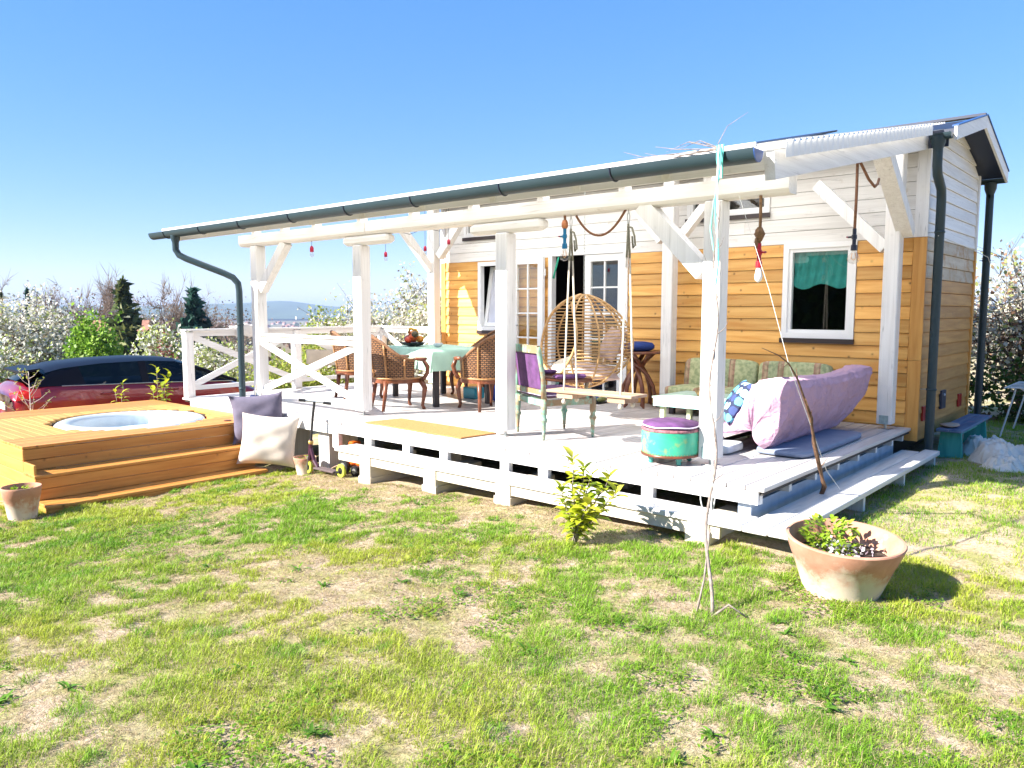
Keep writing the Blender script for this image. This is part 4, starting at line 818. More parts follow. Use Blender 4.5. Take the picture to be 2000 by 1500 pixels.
# ------------------------------------------------------------------ hanging egg chair
rat = plain('pale_rattan', (0.50, 0.30, 0.12), 0.5, 0.3, 25)
EC = Vector((-3.06, 2.05, 0.90)); eg = thing('egg_chair', 'hanging rattan egg chair in front of the glazed doors', 'hanging chair', (EC.x, EC.y, 0.36), 0)
opa = R(-118)     # azimuth of the opening (towards -X-Y)
def er(z):    # egg radius against height (local z -0.54 .. 0.53)
    t = (z + 0.54) / 1.07; return 0.56 * (max(0.0, math.sin(math.pi * t ** 0.92)) ** 0.62)
def ep(a, z, off=0): r = er(z) + off; return (EC.x + r * math.cos(a), EC.y + r * math.sin(a), EC.z + z)
def open_half(z): return 0.98 * max(0.0, 1 - ((z - 0.06) / 0.47) ** 2) ** 0.5
for i in range(27):
    z = -0.50 + 0.98 * i / 26; h = open_half(z)
    a0, a1 = opa + h, opa + 2 * math.pi - h; k = 30
    MB().tube([ep(a, z) for a in np.linspace(a0, a1, k)], 0.0068, 5, h > 0).build('hoop', rat, eg, True)
for j in range(11):
    a = opa + 2 * math.pi * j / 11 + 0.28; pts = []
    for z in np.linspace(-0.535, 0.525, 26):
        da = abs((a - opa + math.pi) % (2 * math.pi) - math.pi)
        if da > open_half(z) - 0.01: pts.append(ep(a, z, 0.004))
        elif len(pts) > 2 and z < 0: 
            MB().tube(pts, 0.011, 6).build('rib', rat, eg, True); pts = []
        else: pts = []
    if len(pts) > 2: MB().tube(pts, 0.011, 6).build('rib', rat, eg, True)
rimp = [ep(opa + s * open_half(z), z, 0.004) for s, zz in ((1, np.linspace(-0.40, 0.525, 28)), (-1, np.linspace(0.525, -0.40, 28))) for z in zz]
MB().tube(rimp + [rimp[0]], 0.016, 7).build('rim', rat, eg, True)
MB().lathe([(0.09, 0), (0.05, 0.015), (0.001, 0.02)], (EC.x, EC.y, EC.z - 0.545), 12).build('foot_boss', rat, eg, True)
chn = MB()
for i in range(34): 
    zc = EC.z + 0.535 + i * 0.038; a = (i % 2) * math.pi / 2
    chn.tube([(EC.x + 0.009 * math.cos(t) * math.cos(a), EC.y + 0.009 * math.cos(t) * math.sin(a), zc + 0.024 * math.sin(t)) for t in np.linspace(0, 2 * math.pi, 9)], 0.0028, 4, False)
chn.build('chain', steel, eg)
linen = plain('dusty_pink_linen', (0.46, 0.34, 0.30), 0.9, 0.12, 12); cream = plain('cream_linen', (0.66, 0.58, 0.46), 0.9, 0.1, 12)
def pillow(name, label, mat, loc, rot, w_, d_, h, group=None, n=20, ear=0.0):
    root = tag(bpy.data.objects.new(name, None), label, 'cushion', group)
    bpy.data.objects.remove(root)
    mb = MB(); rr = random.Random(sum(map(ord, label)) % 1000); p1, p2 = rr.uniform(0, 6), rr.uniform(0, 6)
    def f(sg):
        def g_(u, v):
            x = (u - 0.5) * 2; y = (v - 0.5) * 2; k = max(0.0, (1 - abs(x) ** 3) * (1 - abs(y) ** 3)); pin = 1 - 0.09 * (1 - y * y) * abs(x) ** 3; pin2 = 1 - 0.09 * (1 - x * x) * abs(y) ** 3
            wr = 0.05 * h * (math.sin(7 * x + 4 * y + p1) + math.sin(9 * y - 5 * x + p2)) * k
            cr = ear * (max(0, abs(x * y) - 0.75) * 4)
            return (x * w_ * pin, y * d_ * pin2, sg * (h * k ** 0.55 + wr) + cr)
        return g_
    mb.grid(f(1), n, n); f2 = f(-1); mb.grid(lambda u, v: f2(1 - u, v), n, n)
    o = mb.build(name, mat, None, True); o.location = loc; o.rotation_euler = rot
    return tag(o, label, 'cushion', group)
pillow('cushion', 'dusty pink cushion lying in the bottom of the egg chair', linen, (-2.98, 2.12, 0.55), (0.15, 0.1, 0.7), 0.30, 0.27, 0.07)
pillow('cushion', 'pinkish cushion leaning upright inside the egg chair', linen, (-2.84, 2.30, 0.86), (1.15, 0.1, -0.6), 0.23, 0.2, 0.07)
pillow('cushion', 'cream cushion at the left inside the egg chair', cream, (-3.25, 1.90, 0.60), (0.5, -0.4, 0.3), 0.15, 0.15, 0.06)

# ------------------------------------------------------------------ plank swing on ropes
sw = thing('rope_swing', 'plank swing hanging by pale ropes from the front beam', 'swing', (-1.84, PY, 0.5))
rope_p = plain('pale_rope', (0.58, 0.52, 0.42), 0.9, 0.2, 60, 0, None, 0.5); rope_g = plain('grey_rope', (0.24, 0.23, 0.17), 0.9, 0.3, 60, 0, None, 0.5); rope_b = plain('brown_rope', (0.22, 0.10, 0.05), 0.9, 0.3, 60, 0, None, 0.5)
oldw = wood('old_plank', (0.30, 0.19, 0.12), (0.44, 0.31, 0.21), 'x', 0.7, 0.2, 0.1, 22, 0.2)
MB().cbox(-2.30, -1.37, PY - 0.13, PY + 0.13, 0.492, 0.518, 0.004).build('seat_plank', oldw, sw)
for x in (-2.10, -1.54): MB().box(x - 0.09, x + 0.09, PY - 0.11, PY + 0.11, 0.445, 0.490).build('cleat', oldw, sw)
for x in (-2.125, -1.51):
    MB().tube([(x, PY, BZ + 0.003), (x, PY, BZ - 0.03)], 0.006, 6).build('eye_bolt', steel, sw)
    MB().tube([(x + 0.012 * math.cos(t) * (1 + 0.5 * math.sin(t)), PY, BZ - 0.075 + 0.048 * math.sin(t)) for t in np.linspace(0, 2 * math.pi, 17)], 0.0045, 5, False).build('carabiner', steel, sw, True)
    for dy in (-0.1, 0.1):
        MB().tube([(x, PY, BZ - 0.12), (x + 0.004, PY + dy * 0.25, 1.70)], 0.010, 7).build('rope_end', rope_g, sw, True)
        MB().tube([(x + 0.004, PY + dy * 0.25, 1.70), (x + 0.01, PY + dy, 0.52), (x + 0.01, PY + dy, 0.42)], 0.0085, 7).build('rope', rope_p, sw, True)
        lump('knot', (x + 0.01, PY + dy, 0.415), 0.022, rope_p, sw, (1, 1, 1.2), 8)
    MB().tube([(x, PY - 0.01, 1.965), (x + 0.05, PY - 0.02, 1.95), (x + 0.075, PY - 0.02, 1.88), (x + 0.085, PY - 0.02, 1.80), (x + 0.06, PY - .015, 1.78), (x + 0.045, PY - .01, 1.88)], 0.009, 6).build('rope_loop', rope_g, sw, True)
rs = MB().tube([(-2.066 + 0.53 * t, PY, BZ - 0.01 - 0.20 * (1 - (2 * t - 1) ** 2) + 0.02 * t) for t in np.linspace(0, 1, 21)], 0.011, 7).build('hanging_rope', rope_b, None, True); tag(rs, 'brown rope looped in a swag under the front beam above the swing', 'rope')
gt_ = MB().tube([(-4.63, 3.60, 2.0), (-4.66, 3.60, 1.9), (-4.70, 3.60, 1.78), (-4.72, 3.6, 1.70)], [0.010, 0.016, 0.012, 0.02], 6).build('twine', plain('green_twine', (0.02, 0.32, 0.2), 0.8, 0.3, 50), None, True); tag(gt_, 'green twine hanging in the open doorway', 'twine')

# ------------------------------------------------------------------ hanging lamps
filament = plain('amber_bulb', (0.75, 0.42, 0.22), 0.15, 0.1, 8)
def pipe_lamp(label, col, x, y, ztop, zp, rope, knot=None, tap=-1, bulb_r=0.045):
    root = thing('pipe_lamp', label, 'lamp', (x, y, zp - 0.2), 0, 'pipe fitting lamps hanging under the veranda'); pm = plain('pipe_paint_' + str(len(MATS)), col, 0.35, 0.15, 20)
    if ztop - zp > 0.03: MB().tube([(x, y, ztop), (x + 0.003, y, (ztop + zp) / 2), (x, y, zp)], 0.012, 7).build('rope', rope, root, True)
    if knot: 
        lump('knot', (x, y, zp + 0.07), 0.045, rope, root, (0.8, 0.8, 1.2), 12, 0.12, 3); lump('knot', (x - 0.02, y, zp + 0.0), 0.03, rope, root, (0.8, 0.8, 1.5), 10, 0.1, 5)
    MB().lathe([(0.016, 0.0), (0.016, -0.05), (0.022, -0.052), (0.022, -0.085), (0.016, -0.087), (0.016, -0.13), (0.024, -0.135), (0.026, -0.175), (0.026, -0.18)], (x, y, zp), 12).build('pipe', pm, root, 'auto')
    MB().tube([(x, y, zp - 0.068), (x + tap * 0.05, y, zp - 0.068)], 0.009, 7).build('tap_stem', pm, root, True)
    MB().tube([(x + tap * 0.052, y - 0.024, zp - 0.068), (x + tap * 0.052, y, zp - 0.068), (x + tap * 0.052, y + 0.024, zp - 0.068), (x + tap * 0.052, y, zp - 0.05), (x + tap * 0.052, y, zp - 0.09)], 0.007, 6).build('tap_handle', plain('tap_red', (0.25, 0.02, 0.06), 0.4) if 'tap_red' not in MATS else MATS['tap_red'], root, True)
    b_ = MB().lathe([(0.012, 0.0), (0.018, -0.012), (bulb_r * 0.8, -0.045), (bulb_r, -0.07), (bulb_r * 0.8, -0.1), (0.005, -0.115)], (x, y, zp - 0.178), 14).build('bulb', bulbglass if bulb_r > 0.035 else pvc, root, True)
    MB().tube([(x - 0.012, y, zp - 0.2), (x - 0.02, y, zp - 0.245), (x, y, zp - 0.26), (x + 0.02, y, zp - 0.245), (x + 0.012, y, zp - 0.2)], 0.004, 5).build('filament', filament, b_, True)
    return root
l1 = pipe_lamp('blue pipe lamp with a tap and clear bulb on the front beam', (0.01, 0.16, 0.32), -2.18, PY - 0.02, BZ + 0.003, 1.99, rope_b); 
MB().lathe([(0.022, 0), (0.03, 0.02), (0.03, 0.05), (0.02, 0.075)], (-2.18, PY - 0.02, 1.992), 10).build('copper_tee', plain('copper', (0.5, 0.2, 0.09), 0.4, 0.2, 20, 0.7), l1, True)
pipe_lamp('red pipe lamp under a knotted brown rope beside the right front post', (0.42, 0.01, 0.02), -0.315, PY - 0.04, BZ + 0.003, 1.755, plain('dark_rope', (0.20, 0.11, 0.05), 0.9, 0.35, 60, 0, None, 0.5), True, 1, 0.03)
pipe_lamp('black pipe lamp with clear bulb hanging from the gable rafter', (0.015, 0.017, 0.03), 0.02, 1.62, 2.49, 1.93, rope_b, None, -1, 0.05)
sr = MB().tube([(0.03, 1.63, 2.49), (0.06, 1.80, 2.35), (0.06, 1.97, 2.31), (0.03, 2.15, 2.36), (0.0, 2.28, 2.42)], 0.012, 7).build('hanging_rope', rope_b, None, True); tag(sr, 'brown rope end hooked over the gable rafter by the black lamp', 'rope')
redp = plain('red_bulb_holder', (0.42, 0.005, 0.045), 0.4)
for (x, y, zt, zb, lb) in ((-6.165, PY, BZ + 0.003, 2.04, 'red bulb holder hanging under the front beam between the first two posts'), (-6.85, 2.3, 2.75, 2.10, 'red bulb holder on a long wire left of the back corner post'), (-6.45, 2.72, 2.82, 2.19, 'red bulb holder in front of the back corner post'), (-5.95, 2.72, 2.82, 2.26, 'red bulb holder on a wire in front of the upper left window')):
    root = thing('bulb_holder', lb, 'lamp', (x, y, zb - 0.1), 0, 'small red bulb holders strung under the roof')
    MB().tube([(x, y, zt), (x, y, zb)], 0.003, 5).build('wire', black, root)
    MB().lathe([(0.008, 0.0), (0.02, -0.012), (0.024, -0.03), (0.024, -0.075)], (x, y, zb + 0.005), 12).build('holder', redp, root, True)
    MB().lathe([(0.014, 0), (0.026, -0.025), (0.028, -0.045), (0.018, -0.065), (0.003, -0.072)], (x, y, zb - 0.068), 12).build('bulb', bulbglass, root, True)
sl = MB().tube([(-6.85, 2.3, 2.45), (-6.6, 2.55, 2.36), (-6.45, 2.72, 2.45), (-6.2, 2.78, 2.40), (-5.95, 2.72, 2.52)], 0.004, 5).build('light_cable', black, None); tag(sl, 'thin black cable strung between the red bulb holders', 'cable')

# ------------------------------------------------------------------ lounge corner
st = thing('side_table', 'round carved wooden side table with crossed curved legs by the wall', 'table', (-3.17, 3.42, 0))
MB().lathe([(0.20, 0), (0.285, 0.006), (0.29, 0.02), (0.285, 0.034), (0.001, 0.036)], (-3.17, 3.42, 0.69), 28).build('tabletop', redwood, st, True)
for j in range(3):
    a = 2 * math.pi * j / 3 + 0.5; c_, s_ = math.cos(a), math.sin(a); t_ = 0.045
    pts = [(0.20, 0.69), (0.10, 0.60), (-0.02, 0.50), (-0.12, 0.40), (-0.19, 0.27), (-0.22, 0.12), (-0.21, 0.03), (-0.25, 0.002)]
    MB().tube([(-3.17 + r * c_ - t_ * s_, 3.42 + r * s_ + t_ * c_, z + 0.012) for r, z in pts], [0.03, 0.032, 0.034, 0.033, 0.031, 0.029, 0.032, 0.014], 8, True, 0.75).build('leg', redwood, st, True)
    pts = [(-0.20, 0.69), (-0.10, 0.60), (0.02, 0.50), (0.12, 0.40), (0.19, 0.27), (0.22, 0.12), (0.21, 0.03), (0.25, 0.002)]
    MB().tube([(-3.17 + r * c_ + t_ * s_, 3.42 + r * s_ - t_ * c_, z + 0.012) for r, z in pts], [0.03, 0.032, 0.034, 0.033, 0.031, 0.029, 0.032, 0.014], 8, True, 0.75).build('leg', redwood, st, True)
bc = MB().lathe([(0.001, 0), (0.14, 0.0), (0.195, 0.03), (0.20, 0.07), (0.17, 0.105), (0.08, 0.12), (0.02, 0.112), (0.001, 0.11)], (-3.17, 3.42, 0.728), 24).build('cushion', plain('blue_velvet', (0.006, 0.03, 0.17), 0.8, 0.3, 8, 0, None, 0.3), None, True); tag(bc, 'round navy blue cushion on the carved side table', 'cushion')
sh = thing('shoe_tray', 'dark tray of shoes on the deck below the glazed door', 'tray', (-3.9, 3.42, 0))
MB().box(-4.15, -3.68, 3.28, 3.58, 0.002, 0.016).build('tray', black, sh)
for i, (x, c) in enumerate(((-4.08, (0.02, 0.05, 0.25)), (-3.96, (0.03, 0.03, 0.06)), (-3.85, (0.02, 0.12, 0.35)), (-3.75, (0.25, 0.27, 0.1)))):
    lump('shoe', (x, 3.43, 0.05), 0.1, plain('shoe_%d' % i, c, 0.6), sh, (0.42, 1.1, 0.34), 10, 0.06, i)
# sofa with patterned cushions
def stripe_fabric():
    m, n, b, o = newmat('green_striped_upholstery'); tc = n.nodes.new('ShaderNodeTexCoord'); sx = N(n, 'ShaderNodeSeparateXYZ'); n.links.new(tc.outputs['Object'], sx.inputs[0])
    md = N(n, 'ShaderNodeMath', operation='PINGPONG'); md.inputs[1].default_value = 0.30; n.links.new(sx.outputs[0], md.inputs[0])
    r = ramp(n, md.outputs[0], [(0.0, (0.40, 0.44, 0.27)), (0.165, (0.46, 0.48, 0.30)), (0.175, (0.36, 0.19, 0.15)), (0.22, (0.46, 0.36, 0.25)), (0.235, (0.33, 0.17, 0.14)), (0.25, (0.36, 0.40, 0.26))])
    tn_ = N(n, 'ShaderNodeTexNoise', Scale=22.0, Detail=5.0); n.links.new(tc.outputs['Object'], tn_.inputs[0]); r2 = ramp(n, tn_.outputs[0], [(0.4, (0.55, 0.62, 0.45)), (0.6, (1.1, 1.05, 0.9))])
    n.links.new(mix(n, 0.75, r.outputs[0], r2.outputs[0], 'MULTIPLY'), b.inputs['Base Color']); b.inputs['Roughness'].default_value = 0.9; bump(n, b, tn_.outputs[0], 0.3); return m
uph = stripe_fabric()
so = thing('sofa', 'low sofa with green striped cushions against the orange wall', 'sofa', (-1.75, 3.45, 0))
MB().box(-2.60, -0.82, 3.05, 3.70, 0.10, 0.22).build('base', uph, so)
for x in (-2.5, -0.92):
    for y in (3.12, 3.6): MB().box(x - 0.03, x + 0.03, y - 0.03, y + 0.03, 0.0, 0.10).build('leg', darkwood, so)
def box_cushion(nm, x0, x1, y0, y1, z0, z1, rot=0.0, m=None, par=None):
    mb = MB(); cx, cy, cz = (x0 + x1) / 2, (y0 + y1) / 2, (z0 + z1) / 2; hx, hy, hz = (x1 - x0) / 2, (y1 - y0) / 2, (z1 - z0) / 2; n = 12
    def sp(a): return math.copysign(abs(a) ** 0.32, a)
    for i in range(n + 1):
        p = -math.pi / 2 + math.pi * i / n
        for j in range(2 * n):
            t = 2 * math.pi * j / (2 * n)
            x = hx * sp(math.cos(p)) * sp(math.cos(t)); y = hy * sp(math.cos(p)) * sp(math.sin(t)); z = hz * sp(math.sin(p))
            y2 = y * math.cos(rot) - z * math.sin(rot); z2 = y * math.sin(rot) + z * math.cos(rot)
            mb.v.append((cx + x, cy + y2, cz + z2))
    mb.f = [(i * 2 * n + j, i * 2 * n + (j + 1) % (2 * n), (i + 1) * 2 * n + (j + 1) % (2 * n), (i + 1) * 2 * n + j) for i in range(n) for j in range(2 * n)]
    return mb.build(nm, m or uph, par or so, True)
for (a, b_) in ((-2.61, -1.66), (-1.64, -0.80)):
    box_cushion('back_cushion', a, b_, 3.56, 3.74, 0.25, 0.66, -0.12); box_cushion('seat_cushion', a, b_, 3.03, 3.55, 0.221, 0.34)
# low turquoise table
lt_t = wood('turquoise_boards', (0.34, 0.50, 0.40), (0.52, 0.66, 0.54), 'x', 0.6, 0.0, 0.12, 14, 0.2, wear=((0.52, 0.44, 0.30), 0.58)); lt_e = plain('pale_turquoise_edge', (0.38, 0.66, 0.64), 0.6, 0.12, 9); lt_l = plain('yellow_green_leg', (0.50, 0.56, 0.34), 0.6, 0.15, 9)
lt = thing('low_table', 'low turquoise board table in front of the sofa', 'table', (-1.6, 2.25, 0))
LX0, LX1, LY0, LY1, LZ = -2.06, -0.98, 1.93, 2.68, 0.345
for i in range(6): 
    y0 = LY0 + i * (LY1 - LY0) / 6; MB().cbox(LX0 - 0.02, LX1 + 0.02, y0 + 0.002, y0 + (LY1 - LY0) / 6 - 0.002, LZ - 0.02, LZ, 0.003).build('board', lt_t, lt)
for y in (LY0 + 0.005, LY1 - 0.03): MB().box(LX0, LX1, y, y + 0.025, LZ - 0.10, LZ - 0.0215).build('apron', lt_e, lt)
for x in (LX0, LX1 - 0.025): MB().box(x, x + 0.025, LY0 + 0.031, LY1 - 0.031, LZ - 0.10, LZ - 0.0215).build('apron', lt_e, lt)
for x in (LX0 + 0.05, LX1 - 0.1):
    for y in (LY0 + 0.06, LY1 - 0.11): MB().box(x, x + 0.05, y, y + 0.05, 0.0, LZ - 0.0215).build('leg', lt_l, lt)
fbw = thing('flower_basket', 'small woven bowl of red flowers on the low turquoise table', 'bowl', (-1.62, 2.28, LZ))
MB().lathe([(0.05, 0), (0.10, 0.01), (0.125, 0.05), (0.11, 0.085), (0.10, 0.08), (0.001, 0.06)], (-1.62, 2.28, LZ + 0.002), 20).build('bowl', plain('woven_bowl', (0.28, 0.17, 0.07), 0.7, 0.5, 40, 0, None, 0.6), fbw, True)
for i in range(9): lump('flower', (-1.62 + random.uniform(-.08, .08), 2.28 + random.uniform(-.08, .08), LZ + random.uniform(.085, .12)), 0.024, plain('petal_%d' % i, random.choice([(0.45, 0.02, 0.05), (0.4, 0.12, 0.2), (0.35, 0.3, 0.08)]), 0.6), fbw, (1, 1, 0.7), 8, 0.1, i)
# green stool
so2 = thing('stool', 'round green drum stool with purple padded top beside the front right post', 'stool', (-1.00, 0.42, 0))
sg = wood('green_gold_leather', (0.02, 0.30, 0.17), (0.06, 0.46, 0.28), 'x', 0.45, 0.0, 0.0, 4, 0.2, wear=((0.32, 0.36, 0.10), 0.52))
SX, SY = -1.00, 0.44
MB().lathe([(0.20, 0.075), (0.232, 0.08), (0.235, 0.12), (0.238, 0.24), (0.232, 0.275), (0.22, 0.28)], (SX, SY, 0), 32).build('drum', sg, so2, 'auto')
MB().lathe([(0.225, 0.062), (0.24, 0.066), (0.24, 0.084), (0.225, 0.087)], (SX, SY, 0), 32).build('base_rim', redwood, so2, True)
MB().lathe([(0.234, 0.268), (0.238, 0.274), (0.238, 0.292), (0.22, 0.296)], (SX, SY, 0), 32).build('trim', plain('gold_braid', (0.30, 0.12, 0.14), 0.7, 0.5, 60, 0, None, 0.6), so2, True)
MB().lathe([(0.21, 0.290), (0.232, 0.30), (0.236, 0.315), (0.225, 0.335), (0.15, 0.35), (0.001, 0.352)], (SX, SY, 0), 32).build('pad', velvet, so2, True)
MB().tube([(SX + 0.238 * math.cos(t), SY + 0.238 * math.sin(t), 0.312 + 0.004 * math.sin(5 * t)) for t in np.linspace(0, 2 * math.pi, 49)], 0.006, 5, False).build('piping', pipe_w, so2, True)
for j in range(4):
    a = math.pi / 4 + j * math.pi / 2 + 0.15; MB().lathe([(0.014, 0.0), (0.022, 0.012), (0.018, 0.03), (0.028, 0.045), (0.026, 0.064)], (SX + 0.17 * math.cos(a), SY + 0.17 * math.sin(a), 0), 10).build('leg', plain('teal_leg', (0.05, 0.32, 0.27), 0.5) if 'teal_leg' not in MATS else MATS['teal_leg'], so2, True)
nl = MB()
for j in range(56):
    a = 2 * math.pi * j / 56
    for z in (0.092,): nl.lathe([(0.005, 0), (0.003, 0.003)], (SX + 0.237 * math.cos(a), SY + 0.237 * math.sin(a), z), 5)
tag(nl.build('studs', plain('brass', (0.35, 0.25, 0.1), 0.4, 0.2, 9, 0.8), so2), None, None, None, 'stuff')
# covered lounger
pinkc = plain('pink_sheet', (0.46, 0.295, 0.385), 0.8, 0.06, 2.2, 0, 0.2, 0.9)
for nd in pinkc.node_tree.nodes:
    if nd.type == 'TEX_NOISE' and nd.inputs['Scale'].default_value > 2: nd.inputs['Scale'].default_value = 2.4; nd.inputs['Distortion'].default_value = 1.6
    if nd.type == 'BUMP': nd.inputs['Distance'].default_value = 0.05
cv = thing('covered_lounger', 'folding lounger draped in a pink lavender sheet near the deck edge', 'lounger', (-0.6, 2.0, 0))
sec = [(-1.15, 0.05), (-1.16, 0.14), (-1.10, 0.205), (-0.98, 0.225), (-0.86, 0.245), (-0.79, 0.33), (-0.73, 0.45), (-0.665, 0.58), (-0.605, 0.65), (-0.52, 0.675), (-0.44, 0.68), (-0.365, 0.665), (-0.335, 0.60), (-0.36, 0.42), (-0.42, 0.22), (-0.48, 0.09), (-0.53, 0.055)]
def sheet(u, v):
    k = v * (len(sec) - 1); i = min(int(k), len(sec) - 2); f = k - i; f = f * f * (3 - 2 * f) * 0.5 + f * 0.5; x = sec[i][0] * (1 - f) + sec[i + 1][0] * f; z = sec[i][1] * (1 - f) + sec[i + 1][1] * f
    zz = z / 0.685
    y = 1.22 + u * (1.62 + 0.46 * min(1.0, zz / 0.55)) + 0.10 * zz * (1 - u)
    rise = 0.93 + 0.10 * u + 0.04 * math.cos(3 * u)
    px = x + 0.07 * (u - 0.3) * zz
    n1 = float(fbm(np.array(u * 5.0 + 3), np.array(v * 4.0), 5)) - 0.5; n2 = float(fbm(np.array(u * 11.0), np.array(v * 9.0 + 5), 6)) - 0.5
    rid = (1 - abs(math.sin(9 * u + 5 * v + 5 * n1))) ** 3 * 0.022 + (1 - abs(math.sin(15 * u - 8 * v + 6 * n2))) ** 3 * 0.014
    crease = (1 - abs(math.sin(6 * v * math.pi + 9 * u + 4 * n1))) ** 4 * 0.03 * max(0.0, 1 - 2.2 * u)
    fold = rid + crease + 0.05 * n1 + 0.02 * n2
    s_ = 1.0 if v > 0.6 else -0.6
    sag = -0.035 * math.sin(math.pi * u) * zz ** 3
    return (px + fold * s_, y + 0.3 * fold, max(0.012, z * rise + sag + 0.55 * fold * (zz > 0.2)))
mb = MB(); mb.grid(sheet, 130, 100)
for u, flip in ((0.0, 1), (1.0, 0)):      # end drapes
    ctr = (-0.66, sheet(u, 0.5)[1] + (-0.06 if u == 0 else 0.02), 0.2)
    def endp(a, b_, u=u, ctr=ctr):
        p = sheet(u, a); bul = -0.05 if u == 0 else 0.03
        w_ = 0.02 * math.sin(22 * a + 2) * b_ * (1 - b_) * 4
        return (p[0] * (1 - b_) + ctr[0] * b_, p[1] * (1 - b_) + ctr[1] * b_ + bul * math.sin(math.pi * b_) + w_, p[2] * (1 - b_) + ctr[2] * b_)
    mb.grid(endp, 100, 12)
mb.build('sheet', pinkc, cv, True)
for x in (-1.0, -0.62):
    for y in (1.35, 2.75): MB().tube([(x, y, 0.0), (x + 0.05, y, 0.2)], 0.014, 6).build('leg', black, cv)
MB().bar((-1.02, 1.34, 0.05), (-1.02, 2.75, 0.05), 0.03, 0.03).build('frame', black, cv)
def dots_fabric():
    m, n, b, o = newmat('blue_circle_fabric'); tc = n.nodes.new('ShaderNodeTexCoord'); vo = N(n, 'ShaderNodeTexVoronoi', Scale=11.0, Randomness=0.15); vo.voronoi_dimensions = '2D'; n.links.new(tc.outputs['Object'], vo.inputs['Vector'])
    r = ramp(n, vo.outputs['Distance'], [(0.40, (0, 0, 0)), (0.43, (1, 1, 1))]); sp_ = N(n, 'ShaderNodeSeparateColor'); n.links.new(vo.outputs['Color'], sp_.inputs[0])
    c = ramp(n, sp_.outputs[0], [(0.3, (0.10, 0.42, 0.55)), (0.5, (0.35, 0.62, 0.62)), (0.7, (0.03, 0.05, 0.16))]); c.color_ramp.interpolation = 'CONSTANT'
    n.links.new(mix(n, r.outputs[0], c.outputs[0], (0.012, 0.02, 0.06)), b.inputs['Base Color']); b.inputs['Roughness'].default_value = 0.85; return m
pillow('cushion', 'cushion with turquoise and navy circles on the covered lounger', dots_fabric(), (-0.90, 1.46, 0.42), (1.0, 0.0, -0.95), 0.23, 0.22, 0.07)
wp = box_cushion('floor_pad', -1.30, -0.75, 0.98, 1.35, 0.004, 0.09, 0.0, plain('white_pad', (0.66, 0.68, 0.70), 0.8), cv); wp.parent = None; wp.location = (0, 0, 0)
off = cv.location.copy(); wp.location = off; tag(wp, 'white floor pad poking out under the pink sheet', 'pad')
fm = box_cushion('floor_mat', -0.66, -0.16, 1.22, 2.82, 0.003, 0.062, 0.0, plain('blue_grey_mat', (0.19, 0.23, 0.32), 0.7, 0.08, 6), cv); fm.parent = None; fm.location = off; tag(fm, 'blue grey foam mat on the deck beneath the pink lounger', 'mat')

# ------------------------------------------------------------------ small things round the deck
slate = plain('slate_linen', (0.13, 0.115, 0.16), 0.85, 0.15, 10, 0, 0.2, 0.2); ecru = plain('ecru_canvas', (0.60, 0.52, 0.44), 0.85, 0.06, 10, 0, 0.2, 0.15)
def stand_pillow(name, label, mat, base, az, lean, w_, h_, t_, tiltz=0.0, ear=0.0):
    o = pillow(name, label, mat, (0, 0, 0), (0, 0, 0), w_, h_, t_, None, 26, ear)
    Rm = Matrix.Rotation(az, 4, 'Z') @ Matrix.Rotation(math.pi / 2 - lean, 4, 'X') @ Matrix.Rotation(tiltz, 4, 'Z')
    o.rotation_euler = Rm.to_euler(); zmin = min((Rm @ v.co).z for v in o.data.vertices); o.location = (base[0], base[1], base[2] - zmin + 0.002); return o
stand_pillow('cushion', 'slate grey cushion leaning on the tub step against the deck', slate, (-6.19, -0.25, Z1), R(52), 0.16, 0.31, 0.29, 0.09, 0.08, 0.05)
stand_pillow('cushion', 'large ecru cushion standing in front of the slate grey cushion', ecru, (-5.84, -0.33, Z2), R(50), 0.22, 0.33, 0.30, 0.10, -0.10, 0.0)
lb_ = thing('lantern_jar', 'dark blue jar with a thin stick beside the first porch post', 'jar', (-7.0, 0.25, 0))
MB().lathe([(0.05, 0.0), (0.065, 0.02), (0.065, 0.11), (0.05, 0.13), (0.04, 0.13), (0.05, 0.03)], (-7.05, 0.22, 0.002), 14).build('jar', plain('navy_glaze', (0.012, 0.02, 0.08), 0.25), lb_, True)
MB().tube([(-7.05, 0.22, 0.03), (-7.02, 0.24, 0.36)], 0.006, 5).build('stick', cream, lb_)
MB().tube([(-7.05 + 0.075 * math.cos(t), 0.22, 0.13 + 0.06 * math.sin(t)) for t in np.linspace(0, math.pi, 9)], 0.003, 4).build('handle', steel, lb_)
# railing cloths
bcl = MB().grid(lambda u, v: (-8.48 + 0.01 * math.sin(9 * u) + 0.02 * math.sin(3.1 * v), 1.98 + 1.45 * u, 0.62 + 0.03 * math.sin(math.pi * u) * -1 - v * (0.23 + 0.03 * math.sin(6 * u)) ), 30, 8).build('shade_cloth', plain('beige_cloth', (0.46, 0.40, 0.32), 0.9, 0.1, 9), None, True)
sol = bcl.modifiers.new('thick', 'SOLIDIFY'); sol.thickness = 0.006; tag(bcl, 'beige cloth tied along the inside of the side railing', 'cloth')
wcl = MB().grid(lambda u, v: (-8.56 + 0.16 * math.sin(math.pi * (v - 0.5)) * 0.7, 0.75 + 0.55 * u + 0.03 * math.sin(9 * v), 0.985 + 0.05 * math.sin(math.pi * u) * math.cos(math.pi * (v - 0.5)) - 0.13 * abs(v - 0.5) * 2 * (abs(v - 0.5) > 0.3) + 0.015 * math.sin(14 * u + 5 * v)), 24, 14).build('wrap_cloth', plain('white_cloth', (0.62, 0.57, 0.52), 0.9, 0.08, 9), None, True)
sol = wcl.modifiers.new('thick', 'SOLIDIFY'); sol.thickness = 0.006; tag(wcl, 'crumpled pale cloth lying over the corner of the side railing', 'cloth')
